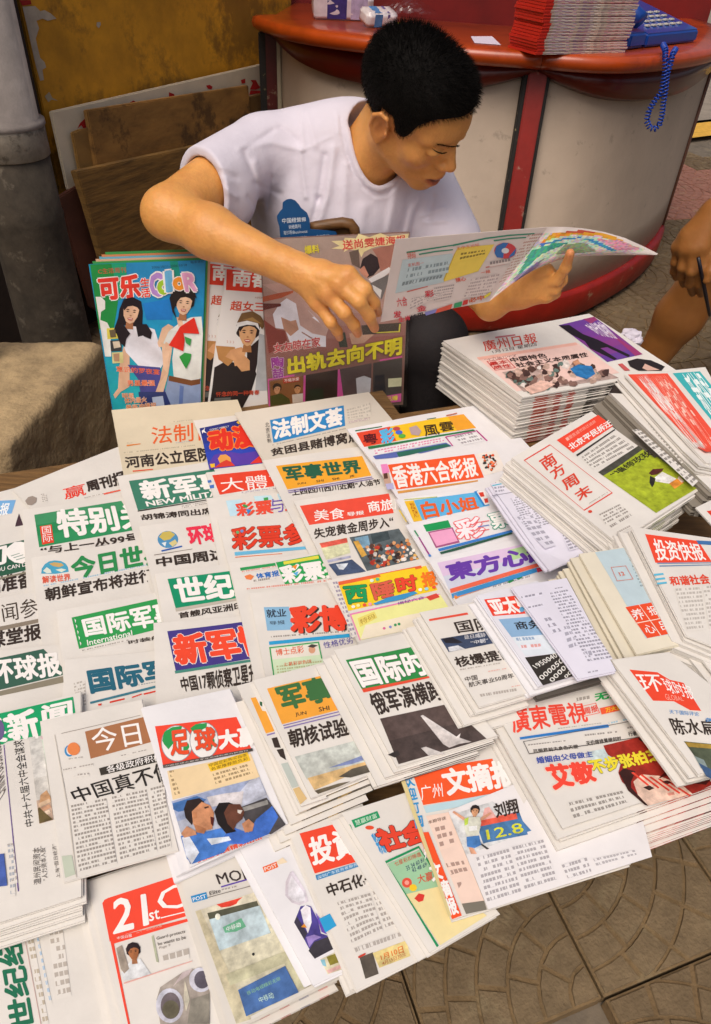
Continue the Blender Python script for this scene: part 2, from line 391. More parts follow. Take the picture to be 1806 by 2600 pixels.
ob('mortar_collar', V, Fc, mat('mortar', .9, col=srgb('978d7f'), noise=.3, nscale=25, bump=.6, bscale=50, stain=srgb('4c4338'), stain_amt=.7, stain_scale=26, thr=.55), po, smooth=True, origin=(*pc, 0))
V, Fc = lathe([(.82, .078), (.832, .091), (.842, .090), (.846, .079), (2.6, .074)], *pc)
ob('upper_shaft', V, Fc, mat('whitewash', .85, col=srgb('8f857f'), noise=.25, nscale=20, bump=.4, bscale=50, stain=srgb('3d342c'), stain_amt=.5, stain_scale=17, thr=.66), po, smooth=True, origin=(*pc, 0))
# pale wall left of the post
wq = [np.array(p) for p in ((-2.6, 2.0, 0), (-1.02, 2.25, 0), (-1.02, 2.25, 2.4), (-2.6, 2.0, 2.4))]
tag(from_bm('plaster_wall', slab(wq, (.15, -1, 0), .08), mat('plaster', .9, col=srgb('a49c92'), noise=.2, nscale=9, bump=.5, bscale=40), origin=wq[0]), 'pale plaster wall glimpsed at the left edge behind the round post', 'wall')
a = T(-14, 905, .80); b = P(14, 1030, T(14, 1030, .365)[1])
V, Fc = tube([(-.862, 1.43, .36), (-.90, 1.44, .62), (-.93, 1.45, 1.3)], [.024, .022, .021], 16)
tag(ob('iron_pole', V, Fc, mat('black_iron', .5, col=srgb('161412'), noise=.3), smooth=True, origin=(-.862, 1.43, .36)), 'thin black iron pole standing on the concrete block at the left edge', 'pole')

# ---- the curved kiosk counter in two bays
M_RED = mat('red_lacquer', .34, col=srgb('8c2410'), noise=.25, nscale=7, coat=.35, bump=.12, bscale=14, stain=srgb('5a1208'), stain_amt=.5, stain_scale=5, thr=.55)
M_ORG = mat('orange_red_enamel', .3, col=srgb('b04410'), noise=.3, nscale=6, coat=.3, bump=.2, bscale=16, stain=srgb('6e1d06'), stain_amt=.5, stain_scale=5, thr=.54)
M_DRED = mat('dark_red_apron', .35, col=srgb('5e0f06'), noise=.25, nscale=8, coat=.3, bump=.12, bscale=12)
M_BASE = mat('chipped_red_base', .45, col=srgb('981a0c'), noise=.3, nscale=9, bump=.3, bscale=20, stain=srgb('b3a480'), stain_amt=.8, stain_scale=11, thr=.63)
M_PANEL = mat('grey_white_panel', .55, col=srgb('bba895'), noise=.10, nscale=5, bump=.7, bscale=16, stain=srgb('85786a'), stain_amt=.5, stain_scale=19, thr=.60)
M_BLK = mat('black_gap', .7, col=srgb('17110c'), noise=.5, nscale=30, stain=srgb('a89a6c'), stain_amt=.7, stain_scale=40, thr=.62)
def curve(pts, n=28):
    """Smooth plan curve through points (Catmull-Rom)."""
    pts = [np.array(p, float) for p in pts]; pts = [2 * pts[0] - pts[1]] + pts + [2 * pts[-1] - pts[-2]]; out = []
    m = len(pts) - 3
    for i in range(m):
        for k in range(n // m):
            t = k / (n // m); p0, p1, p2, p3 = pts[i:i + 4]
            out.append(.5 * ((2 * p1) + (-p0 + p2) * t + (2 * p0 - 5 * p1 + 4 * p2 - p3) * t * t + (-p0 + 3 * p1 - 3 * p2 + p3) * t ** 3))
    out.append(pts[-2]); return np.array(out)
def offset(c, d):
    t = np.gradient(c, axis=0); t /= np.linalg.norm(t, axis=1)[:, None]
    return c + np.stack([t[:, 1], -t[:, 0]], 1) * d         # to the right of travel = towards the street
def strip_surface(name, curves, material, par, close=False, origin=None):
    """Loft: list of (plan curve, z or list of z); gives one smooth skin."""
    n = len(curves[0][0]); V = []; Fc = []
    for c, z in curves:
        zz = z if hasattr(z, '__len__') else [z] * n
        V += [(c[i][0], c[i][1], zz[i]) for i in range(n)]
    m = len(curves)
    for j in range(m if close else m - 1):
        j2 = (j + 1) % m
        for i in range(n - 1): Fc.append((j * n + i, j * n + i + 1, j2 * n + i + 1, j2 * n + i))
    if close:
        Fc.append(tuple(j * n for j in range(m))); Fc.append(tuple(j * n + n - 1 for j in range(m))[::-1])
    o = ob(name, V, Fc, material, par, smooth=True, origin=origin)
    return o
kc = tag(empty('kiosk_counter', (.5, 3.2, 0)), 'curved kiosk counter with orange-red worktop, grey-white panels and a red foot band', 'counter')
JO = np.array([.52, 2.80]); ORG = (.5, 3.2, 0)
# right bay, travelling left to right so that "right of travel" faces the viewer
Rb = curve([(.52, 2.80), (.74, 2.80), (1.02, 3.02), (1.25, 3.34), (1.405, 3.60)])
Lb = curve([(-.40, 3.30), (-.24, 3.05), (.02, 2.90), (.30, 2.82), (.52, 2.80)])
RbB = curve([(.50, 2.625), (.74, 2.69), (1.06, 3.01), (1.28, 3.345), (1.402, 3.585)])
LbB = curve([(-.37, 3.22), (-.20, 2.88), (.04, 2.69), (.28, 2.61), (.50, 2.625)])
HT = .92
for nm, c in (('r', Rb), ('l', Lb)):
    n = len(c); tt = np.linspace(0, 1, n); arc = np.sin(np.pi * tt)
    inner = offset(c, -.025)
    bc = RbB if nm == 'r' else LbB
    mid = bc * .42 + c * .58
    body = strip_surface('panel', [(bc, .139), (bc * .75 + c * .25, .28), (mid, .5), (c, .80), (c, .86), (inner, .86), (inner, .139)], M_PANEL, kc, True, ORG)
    # apron whose lower edge sags in the middle of the bay
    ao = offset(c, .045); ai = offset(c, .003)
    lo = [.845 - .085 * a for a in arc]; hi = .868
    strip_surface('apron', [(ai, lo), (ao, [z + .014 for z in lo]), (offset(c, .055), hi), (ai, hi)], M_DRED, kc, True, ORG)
    # worktop rim, rounded nose
    k = .045
    nose = [(offset(c, .02), .8685), (offset(c, .05 + k), .872), (offset(c, .066 + k), .884), (offset(c, .070 + k), .90), (offset(c, .064 + k), .915), (offset(c, .05 + k), HT),
            (offset(c, .012), HT + .0005)]
    bk = c + np.array([.02, .55])
    strip_surface('worktop', nose + [(bk, HT), (bk, .8685)], M_ORG, kc, True, ORG)
# foot band, one smooth bow along the right bay
Fb = curve([(-.37, 3.22), (-.20, 2.88), (.04, 2.68), (.355, 2.58), (.75, 2.70), (1.08, 3.03), (1.30, 3.36), (1.40, 3.59)])
strip_surface('foot_band', [(Fb, .012), (offset(Fb, .016), .03), (offset(Fb, .022), .122), (offset(Fb, .016), .136), (offset(Fb, -.03), .142), (offset(Fb, -.05), .012)], M_BASE, kc, True, ORG)
# joint post between the bays with dark gaps either side
def upright(x0, x1, y, z0, z1, th, m, name, lab=None):
    q = [np.array([x0 - .02, y - .165, z0]), np.array([x1 - .02, y - .165, z0]), np.array([x1, y, z1]), np.array([x0, y, z1])]
    return from_bm(name, slab(q, (0, -1, .22), th, .004), m, kc, origin=q[0])
upright(.490, .552, 2.757, .14, .862, .05, mat('flaking_red_post', .5, col=srgb('8c1a0e'), noise=.25, nscale=9, bump=.3, bscale=25, stain=srgb('b5a992'), stain_amt=.75, stain_scale=11, thr=.61), 'joint_post')
upright(.476, .566, 2.770, .14, .862, .04, M_BLK, 'joint_gap')
# right end edge trim
ce = Rb[-1]; V, Fc = tube([(ce[0] + .004, ce[1] - .004, .03), (ce[0] + .004, ce[1] - .004, .865)], .009, 8)
ob('end_trim', V, Fc, mat('end_trim_brown', .6, col=srgb('6f4a3a'), noise=.3), kc, smooth=True, origin=(ce[0], ce[1], 0))
q = [np.array([ce[0], ce[1], .03]), np.array([ce[0] - .1, ce[1] + .6, .03]), np.array([ce[0] - .1, ce[1] + .6, .86]), np.array([ce[0], ce[1], .86])]
from_bm('end_panel', slab(q, (1, .2, 0), .02), M_PANEL, kc, origin=q[0])
# left end post of the left bay
cl = Lb[0]
q = lambda x0, x1, y: [np.array([x0, y, .0]), np.array([x1, y, .0]), np.array([x1, y, .86]), np.array([x0, y, .86])]
from_bm('end_post', slab(q(cl[0] - .055, cl[0] - .012, cl[1] - .02), (0, -1, 0), .05), mat('dark_red_end_post', .5, col=srgb('4a0d08'), noise=.4, nscale=12, stain=srgb('a59a80'), stain_amt=.6, stain_scale=12, thr=.6), kc, origin=(cl[0], cl[1], 0))
from_bm('end_gap', slab(q(cl[0] - .085, cl[0] - .0, cl[1] - .0), (0, -1, 0), .04), M_BLK, kc, origin=(cl[0], cl[1], 0))
from_bm('end_stile', slab(q(cl[0] - .012, cl[0] + .004, cl[1] - .02), (0, -1, 0), .03), mat('pale_stile', .6, col=srgb('a79c84'), noise=.2), kc, origin=(cl[0], cl[1], 0))
# kiosk body behind the worktop and its roof, above the picture
M_KIOSK = mat('kiosk_shell', .6, col=srgb('7d1510'), noise=.3, nscale=5, bump=.2, bscale=12)
ks = tag(empty('kiosk', (.4, 3.7, 0)), 'deep red kiosk body rising behind the counter top', 'kiosk')
q = [np.array(p) for p in ((-.6, 3.72, .0), (1.5, 4.05, .0), (1.5, 4.05, 2.3), (-.6, 3.72, 2.3))]
from_bm('wall', slab(q, (.15, -1, 0), .06), M_KIOSK, ks, origin=q[0])
# ---------------------------------------------------------------- printed matter
GU, GV = .08, .06                    # how the shingled papers lean on each other
class Sheet:
    """One folded newspaper: a bundle of thin leaves, and the ink printed on its top face."""
    def __init__(s, name, label, cat='newspaper', group=None, col=NEWS, mats=(None, None)):
        s.name, s.label, s.cat, s.group, s.col = name, label, cat, group, col
        s.mp, s.mi = mats[0] or M_NEWS, mats[1] or M_INK
        s.seed = np.random.default_rng(abs(hash_(label)) % 99991)
        s.amp = .0011; s.lvl = 0; s.curl = None
        s.k = [(s.seed.uniform(12, 24), s.seed.uniform(0, 6.28), s.seed.uniform(0, 3.14)) for _ in range(3)]
    # plane through TL leaning like a shingle, or level at height z
    def plane(s, z, tl=None, gu=0., gv=0.):
        t = T(tl[0], tl[1], z) if tl is not None else np.array([0, 0, z]); s.o = t
        s.n = np.cross(EU + UP * (-gu), -EV + UP * gv); s.n /= np.linalg.norm(s.n)
        return s
    def vplane(s, o, n):
        s.o = np.asarray(o, float); s.n = np.asarray(n, float) / np.linalg.norm(n); return s
    def h(s, p): return hit(p[0], p[1], s.o, s.n)
    def wave(s, w):
        d = 0
        for k, ph, a in s.k: d = d + np.sin(k * (w[..., 0] * math.cos(a) + (w[..., 1] + w[..., 2]) * math.sin(a)) + ph)
        d = d * s.amp / 1.8
        if s.curl is not None:
            for c, r, hgt in s.curl:
                q = np.linalg.norm(w - c, axis=-1) / r; d = d + hgt * np.exp(-q * q * 1.5)
        return d
    def rect(s, tl, tr, w, h):
        """True rectangle from its top left corner and a second point of its top edge."""
        a = s.h(tl); e = s.h(tr) - a; e /= np.linalg.norm(e); f = np.cross(s.n, e)
        if f[1] > 0: f = -f
        s.c = [a, a + e * w, a + e * w + f * h, a + f * h]; return s
    def quad(s, *px): s.c = [s.h(p) for p in px]; return s
    def curl_at(s, px, r, hgt):
        s.curl = (s.curl or []) + [(s.h(px), r, hgt)]; return s
    def build(s, th=.0034, leaves=3, nx=9, ny=11, side=None, jit=.0016):
        s.org = sum(s.c) / 4; V = []; Fc = []; Cc = []
        for L in range(leaves):
            gx, gy = (nx, ny) if L == 0 else ((nx, 6) if side else (5, 6))
            j = s.seed.uniform(-jit, jit, (4, 1)) * 0 + s.seed.uniform(-jit, jit, (1, 3)) * (L > 0)
            c = [p + j[0] * [1, 1, 0] for p in s.c]
            zt = -L * th / leaves; zb = zt - th / leaves * (.96 if side else .8); b0 = len(V)
            U, W = np.meshgrid(np.linspace(0, 1, gx + 1), np.linspace(0, 1, gy + 1))
            U = U[..., None]; W = W[..., None]
            pt = (c[0] * (1 - U) + c[1] * U) * (1 - W) + (c[3] * (1 - U) + c[2] * U) * W
            wv = s.wave(pt)[..., None] * s.n
            top = (pt + wv + s.n * zt).reshape(-1, 3); bot = (pt + wv + s.n * zb).reshape(-1, 3); m = len(top)
            V += list(top) + list(bot); idx = lambda i, k: b0 + k * (gx + 1) + i
            pc = np.array(s.col) * (1 if L == 0 else s.seed.uniform(.93, 1.0))
            for k in range(gy):
                for i in range(gx):
                    q = (idx(i, k), idx(i, k + 1), idx(i + 1, k + 1), idx(i + 1, k)); Fc.append(q); Cc.append(pc)
                    Fc.append(tuple(x + m for x in q[::-1])); Cc.append(pc)
            sc = pc * .93
            for i in range(gx):
                q = (idx(i, 0), idx(i + 1, 0)); Fc.append((q[0], q[1], q[1] + m, q[0] + m)); Cc.append(sc)
                q = (idx(i, gy), idx(i + 1, gy)); Fc.append((q[1], q[0], q[0] + m, q[1] + m))
                Cc.append(np.array(side((i + .5) / gx, L)) if side else sc)
            for k in range(gy):
                q = (idx(0, k), idx(0, k + 1)); Fc.append((q[0], q[0] + m, q[1] + m, q[1])); Cc.append(sc)
                q = (idx(gx, k), idx(gx, k + 1)); Fc.append((q[0], q[1], q[1] + m, q[0] + m)); Cc.append(sc)
        s.root = ob(s.name, V, Fc, s.mp, cols=Cc, origin=s.org)
        tag(s.root, s.label, s.cat, s.group); return s
    # ---- ink
    def _emit(s, name, items, material, uv=False):
        """items: list of (verts in the plane Nx3, faces, colour, level, inkcolour, uvs)."""
        V = []; Fc = []; Cc = []; Ic = []; Uv = []
        for v, f, c, lv, ink, uvs in items:
            b = len(V); w = s.wave(v)[..., None] * s.n; V += list(v + w + s.n * (.00032 + .00013 * lv)); Fc += [tuple(x + b for x in q) for q in f]
            Cc += [c] * len(f) if np.ndim(c) == 1 else list(c)
            if uv: Ic += [ink] * len(f); Uv += [[uvs[x] for x in q] for q in f]
        if not V: return None
        o = ob(name, V, Fc, material, s.root, cols=Cc, origin=s.org)
        if material in (M_PHOTO, M_GINK):
            me = o.data; a = me.color_attributes['Col']; n_ = len(me.loops); d = np.zeros(n_ * 4, np.float32); a.data.foreach_get('color', d); d = d.reshape(-1, 4)
            li = np.zeros(n_, np.int32); me.loops.foreach_get('vertex_index', li); x = np.array(V)[li]; i0 = np.repeat([hash_(str(k)) % 7 for k in range(len(Fc))], [len(q) for q in Fc]) * 0
            w_ = np.sin(x[:, 0] * 210 + x[:, 1] * 90 + 1) * .5 + np.sin(x[:, 1] * 260 - x[:, 2] * 190) * .5 + np.sin(x[:, 0] * 480 + x[:, 2] * 420 + 2) * .4
            d[:, :3] *= np.clip(1 + w_[:, None] * [.12, .14, .15], .45, 1.5); a.data.foreach_set('color', d.ravel())
        if uv:
            me = o.data; a = me.color_attributes.new('Ink', 'FLOAT_COLOR', 'CORNER'); d = np.ones((len(me.loops), 4), np.float32)
            k = np.repeat(np.arange(len(Fc)), [len(q) for q in Fc]); d[:, :3] = np.array(Ic)[k]; a.data.foreach_set('color', d.ravel())
            u = me.uv_layers.new(name='UVMap'); u.data.foreach_set('uv', np.array([x for q in Uv for x in q], np.float32).ravel())
        return o
    def grid(s, q, n=None):
        c = [s.h(p) for p in q]
        if len(c) == 3: c = [c[0], c[1], c[1] + c[2] - c[0], c[2]]
        lw = np.linalg.norm(c[1] - c[0]); lh = np.linalg.norm(c[3] - c[0])
        gx = max(1, int(lw / .022)); gy = max(1, int(lh / .022))
        U, W = np.meshgrid(np.linspace(0, 1, gx + 1), np.linspace(0, 1, gy + 1)); U = U[..., None]; W = W[..., None]
        pt = (c[0] * (1 - U) + c[1] * U) * (1 - W) + (c[3] * (1 - U) + c[2] * U) * W
        f = [(k * (gx + 1) + i, (k + 1) * (gx + 1) + i, (k + 1) * (gx + 1) + i + 1, k * (gx + 1) + i + 1) for k in range(gy) for i in range(gx)]
        uvs = np.concatenate([U, 1 - W], -1).reshape(-1, 2)
        return pt.reshape(-1, 3), f, uvs, lw, lh
    def art(s, name, *items, m=None):
        """('b',quad,col) band; ('p',pts,col) polygon; ('t',quad,text,col[,bold[,outline,outcol]]) lettering."""
        out = []; lv = s.lvl
        for it in items:
            k = it[0]
            if k == 'b':
                v, f, _, _, _ = s.grid(it[1]); out.append((v, f, np.array(srgb(it[2])), lv, None, None)); lv += 1
            elif k == 'p':
                pts = it[1]; v = np.array([s.h(p) for p in pts]); f = tri(v, s.n); out.append((v, f, np.array(srgb(it[2])), lv, None, None)); lv += .6
            elif k == 'g':   # vertical blend of print colours: quad, [colours]
                v, f, uvs, _, _ = s.grid(it[1]); cs = [np.array(srgb(c)) for c in it[2]]
                fc = []
                for q in f:
                    t = (1 - uvs[list(q)][:, 1].mean()) * (len(cs) - 1); i = min(int(t), len(cs) - 2); fc.append(cs[i] * (1 - (t - i)) + cs[i + 1] * (t - i))
                out.append((v, f, np.array(fc), lv, None, None)); lv += 1
            elif k == 't':
                q = it[1]; txt = it[2]; col = it[3]; bold = it[4] if len(it) > 4 else .0
                lay = []
                if len(it) > 5: lay.append((it[5], it[6]))
                lay.append((bold, col))
                for off, cc in lay:
                    gv0, gf, bb0 = glyphs(txt, 0.)
                    c = [s.h(p) for p in q]
                    if len(c) == 3: c = [c[0], c[1], c[1] + c[2] - c[0], c[2]]
                    nd = 0 if off < .006 else (3 if off < .016 else (6 if off < .04 else 8))
                    sh = [(0, 0)] + [(off * math.cos(6.2832 * i / nd + .4), off * math.sin(6.2832 * i / nd + .4)) for i in range(nd)]
                    for dx, dy in sh:
                        gv = gv0 + [dx, dy]
                        u = (gv[:, 0] - bb0[0]) / (bb0[2] - bb0[0] + 1e-9); t_ = (bb0[3] - gv[:, 1]) / (bb0[3] - bb0[1] + 1e-9); u = u[:, None]; t_ = t_[:, None]
                        v = (c[0] * (1 - u) + c[1] * u) * (1 - t_) + (c[3] * (1 - u) + c[2] * u) * t_
                        out.append((v, gf, np.array(srgb(cc)), lv, None, None)); lv += .12
                    lv += .5
        s._emit(name, out, m or s.mi); s.lvl = max(s.lvl, min(lv, 10) * .4); return s
    def text(s, *blocks, name='text_column'):
        """(quad, ink[, paper[, char size[, vertical]]])"""
        out = []
        for bl in blocks:
            q = bl[0]; ink = srgb(bl[1]); pap = srgb(bl[2]) if len(bl) > 2 and bl[2] else tuple(s.col); cs = bl[3] if len(bl) > 3 else .0030
            v, f, uvs, lw, lh = s.grid(q); nc = max(2, round(lw / cs)); nl = max(1, round(lh / (cs * 1.5)))
            uv2 = uvs * [nc, nl] + s.seed.integers(0, 500)
            out.append((v, f, np.array(pap), s.lvl, ink, uv2))
        for o_ in out: s._emit(name, [o_], M_TEXT, uv=True)
        return s
    def rest(s, n, th=.0036, fan=(0, 0), jit=.003, label=None, group=None, side=None, name=None, rotj=.011, col=None):
        """The same title lying under the top copy: plain copies sharing one mesh."""
        u = Sheet(name or s.name, label, s.cat, group, col if col is not None else s.col, (s.mp, s.mi)); u.o, u.n, u.c = s.o, s.n, s.c; u.k = s.k; u.amp = s.amp * .5
        u.curl = s.curl
        u.build(th=th * .93, leaves=3, nx=24 if side else 5, ny=6, side=side, jit=.0012)
        r = random.Random(len(label)); cur = u.root
        fx = EU * fan[0] + EV * fan[1]
        for i in range(1, n + 1):
            o = u.root if i == 1 else u.root.copy()
            if i > 1: COL.objects.link(o)
            o['label'] = label.replace('copy', ORD[i] + ' copy from the top', 1)
            d = fx * (i + r.uniform(-.6, .6)) + np.array([r.uniform(-jit, jit), r.uniform(-jit, jit), 0])
            o.location = Vector(s.org + d - UP * th * i); o.rotation_euler = (0, 0, r.uniform(-rotj, rotj))
        s.last = cur; return s
ORD = ('top second third fourth fifth sixth seventh eighth ninth tenth eleventh twelfth thirteenth fourteenth fifteenth sixteenth seventeenth eighteenth nineteenth twentieth '
       'twenty-first twenty-second twenty-third twenty-fourth twenty-fifth twenty-sixth twenty-seventh twenty-eighth twenty-ninth thirtieth').split()
def hash_(t):
    h_ = 7
    for ch in t: h_ = (h_ * 131 + ord(ch)) % 1000003
    return h_
def tri(v, n):
    from mathutils.geometry import tessellate_polygon
    a = np.cross(n, [0, 1, .3]); a /= np.linalg.norm(a); b = np.cross(n, a)
    fl = [Vector((float(np.dot(p, a)), float(np.dot(p, b)), 0)) for p in v]
    return [tuple(t) for t in tessellate_polygon([fl])]
_g = {}
def glyphs(txt, off):
    key = (txt, round(off, 4))
    if key in _g: return _g[key]
    c = bpy.data.curves.new('lettering', 'FONT'); c.body = txt; c.size = 1; c.resolution_u = 2; c.offset = off; c.fill_mode = 'FRONT'
    o = bpy.data.objects.new('lettering', c); COL.objects.link(o)
    bpy.context.view_layer.update()
    me = bpy.data.meshes.new_from_object(o.evaluated_get(bpy.context.evaluated_depsgraph_get()))
    v = np.array([x.co[:2] for x in me.vertices]).reshape(-1, 2); f = [tuple(p.vertices) for p in me.polygons]
    bpy.data.objects.remove(o); bpy.data.curves.remove(c); bpy.data.meshes.remove(me)
    bb = (v[:, 0].min(), v[:, 1].min(), v[:, 0].max(), v[:, 1].max()) if len(v) else (0, 0, 1, 1)
    _g[key] = (v, f, bb); return _g[key]

def strip(label, reg, tl, tr, w=.205, h=.262, group='newspapers overlapping in rows on the table', dz=0, col=NEWS, th=.0034):
    s = Sheet('newspaper', label, group=group, col=col)
    a = reg(*tl)[0]; b = reg(*tr)[0]
    s.plane(TABLE + .004 + GU * w + GV * h + dz, a, GU, GV).rect(a, b, w, h).build(th=th); return s
def flat(label, z, quad, group=None, col=NEWS, name='newspaper', cat='newspaper', curl=(), **kw):
    s = Sheet(name, label, cat=cat, group=group, col=col); s.plane(z).quad(*quad)
    for c in curl: s.curl_at(*c)
    s.build(**kw); return s
BK = '3a302b'; WH = 'f2eeea'; DG = '2f5d48'; GR = '16925a'
# ======== rows of overlapping papers, each column from the back of the table to the front
b = lambda q, c: ('b', q, c)
t = lambda q, s_, c, *a: ('t', q, s_, c, *a)
p = lambda q, c: ('p', q, c)
g = lambda q, *c: ('g', q, list(c))
HB = .022                             # weight of headline lettering
# -- column at the left edge
s = strip('newspaper with a blue swoosh masthead, farthest back at the left edge', RG, (-420, 1225), (110, 1085), w=.22)
s.art('masthead', g(RG(-300, 1200, 130, 1180, 95, 1290, -300, 1330), '9fd0f0', '2f83d0'), t(RG(-220, 1225, 85, 1205, 60, 1300, -220, 1330), '参考快报', 'f2f6fa', .03))
s.art('printed_photo', p(RG(155, 1290, 200, 1410, 115, 1440, 130, 1370), '4a3640'))
s = strip('newspaper with white handshake and YOU CAN on dark green, at the left edge', RK, (-430, 60), (215, -55), w=.22)
s.art('masthead', b(RK(-300, 190, 228, 62, 256, 305, -300, 440), DG), t(RK(-180, 175, 50, 115, 45, 260, -180, 320), '们', WH, .04),
      p(RK(55, 190, 50, 150, 80, 120, 120, 90, 170, 85, 200, 92, 242, 110, 246, 180, 220, 240, 180, 262, 120, 255, 75, 225), WH),
      p(RK(90, 200, 160, 178, 163, 182, 95, 206), '8fa398'), p(RK(110, 215, 190, 190, 193, 194, 115, 221), '8fa398'), p(RK(130, 232, 215, 208, 218, 212, 135, 238), '8fa398'),
      t(RK(-60, 310, 250, 245, 256, 275, -60, 345), 'YOU CAN DO', WH, .01), p(RK(-300, 452, 258, 318, 258, 332, -300, 468), '8b8474'))
s.art('headline', t(RK(-260, 415, 268, 315, 276, 445, -250, 545), '中国准备', BK, .03))
s = strip('newspaper with brush-written title and a black headline below, at the left edge', RK, (-420, 600), (280, 490), w=.22)
s.art('masthead', t(RK(-160, 625, 298, 530, 312, 690, -130, 760), '新闻参', '4a3f36', .004), p(RK(-200, 812, 310, 708, 312, 740, -200, 850), '8b7f70'))
s.art('headline', t(RK(-250, 855, 330, 745, 338, 870, -240, 985), '阴谋堂报', BK, .03))
s = strip('newspaper titled in white on a wide dark green band, left edge, near the staples', RK, (-400, 1000), (350, 925), w=.24, dz=.001)
s.art('masthead', b(RK(-300, 1085, 352, 948, 560, 1150, -300, 1350), '3a6152'), t(RK(-90, 1045, 470, 975, 500, 1155, -60, 1240), '环球报', WH, .035),
      p(RK(-300, 1362, 560, 1160, 672, 1145, 675, 1190, 0, 1330, -300, 1400), '8a8270'), t(RK(565, 1165, 660, 1150, 665, 1180, 570, 1200), '闻摘', WH, .01))
s = strip('stapled white folder with green and gold edges beneath the international military weekly', RK, (360, 720), (620, 650), w=.12, h=.14, dz=.002)
s.art('printed_edge', b(RK(410, 830, 520, 900, 522, 970, 412, 960), 'b9c9c2'), p(RK(405, 822, 520, 915, 524, 955, 408, 850), '4a3f6e'))
# -- first full column
s = strip('newspaper with a red calligraphic character before black title lettering, back left', RG, (105, 1090), (915, 765), w=.23, dz=-.001)
s.art('masthead', t(RG(510, 1090, 685, 1045, 700, 1140, 530, 1180), '赢', 'e8402e', .01), t(RG(690, 1040, 1000, 945, 1020, 1050, 720, 1115), '周刊报', BK, .045),
      p(RG(840, 1130, 1000, 1095, 1005, 1103, 845, 1142), 'e8604a'), p(RG(205, 1190, 230, 1160, 265, 1150, 300, 1165, 295, 1200, 260, 1225, 225, 1222), '9b8e84'))
s.text((RG(680, 1165, 1000, 1090, 1005, 1100, 685, 1176), '8a8078'), (RG(330, 1135, 375, 1130, 390, 1195, 345, 1205), '8a8078'))
s = strip('newspaper titled in white on a marbled green band beside a small red seal', RG, (185, 1262), (985, 1160))
s.art('masthead', g(RG(280, 1305, 985, 1190, 1120, 1420, 320, 1568), '4f9a6c', '2f8a5a', '23864f', '3a9a66'), t(RG(455, 1270, 1180, 1215, 1230, 1385, 490, 1490), '特别关', WH, .04),
      b(RG(325, 1400, 420, 1385, 440, 1530, 345, 1548), 'e2452c'), t(RG(340, 1405, 410, 1395, 418, 1455, 348, 1465), '国', WH, .005), t(RG(348, 1470, 425, 1460, 430, 1520, 355, 1530), '际', WH, .005))
s.art('headline', t(RK(330, 135, 1120, 10, 1130, 85, 340, 190), '“与上一丛99号', BK, .03))
s = strip('newspaper with a blue earth dome and green title above a long black headline', RK, (255, 215), (1150, 60))
s.art('masthead', p(RK(335, 340, 340, 300, 365, 265, 400, 243, 445, 235, 495, 240, 530, 258, 550, 285, 558, 325, 450, 342), '4aa3c4'),
      p(RK(400, 262, 440, 250, 500, 258, 520, 275, 480, 290, 430, 280), 'c9a76a'), p(RK(350, 320, 380, 290, 410, 310, 420, 335, 380, 338), 'dfe6d8'), p(RK(450, 310, 500, 300, 540, 310, 500, 330), 'dbe2cf'),
      t(RK(340, 365, 570, 340, 572, 395, 348, 420), '解读世界', 'e25a3c', .02), t(RK(570, 222, 1330, 80, 1350, 250, 600, 385), '今日世界', '2c8a4e', .04))
s.text((RK(350, 435, 1190, 265, 1192, 290, 350, 455), '7db0cc'))
s.art('headline', t(RK(362, 462, 1232, 300, 1245, 400, 375, 562), '朝鲜宣布将进行', BK, .03))
s = strip('newspaper titled in white on bright green with five stars and International', RK, (465, 645), (1260, 500))
s.art('masthead', b(RK(582, 700, 1275, 550, 1325, 780, 642, 950), '2f9a50'), t(RK(665, 715, 1400, 560, 1440, 740, 700, 850), '国际军事', WH, .035),
      t(RK(705, 880, 1068, 800, 1075, 845, 712, 925), 'International', WH, .012), *[p([(0.3133 * (605 + 10.5 * k + 14 * math.cos(-1.57 + i * 2.513)) , 1350 + .3133 * (730 + 45.5 * k + 20 * math.sin(-1.57 + i * 2.513))) for i in (0, 3, 1, 4, 2)][:3] , WH) for k in range(5)])
s.text((RK(660, 960, 1040, 875, 1042, 893, 664, 978), '8a8078'))
s.art('headline', t(RK(1040, 885, 1400, 820, 1408, 850, 1046, 915), '时装舰船', BK, .02))
s = strip('newspaper with a large teal title without a band, above a red dotted rule', RK, (530, 1035), (1300, 960), h=.25)
s.art('masthead', t(RK(708, 1125, 1560, 1000, 1600, 1160, 745, 1310), '国际军事', '27647a', .045), p(RK(730, 1382, 1350, 1225, 1352, 1245, 735, 1400), '3f7a8c'),
      p(RK(890, 1378, 1010, 1350, 1012, 1362, 892, 1392), 'd8402e'), p(RK(1070, 1340, 1150, 1312, 1150, 1322, 1072, 1350), 'd8402e'), p(RK(1165, 1312, 1280, 1285, 1282, 1296, 1168, 1325), 'd8402e'), p(RK(795, 1400, 825, 1395, 822, 1412, 800, 1414), 'd8402e'))
s.text((RK(1120, 1240, 1340, 1200, 1342, 1215, 1122, 1256), '6a7a80'), (RK(595, 1230, 690, 1205, 700, 1420, 620, 1450), 'a59b90'))
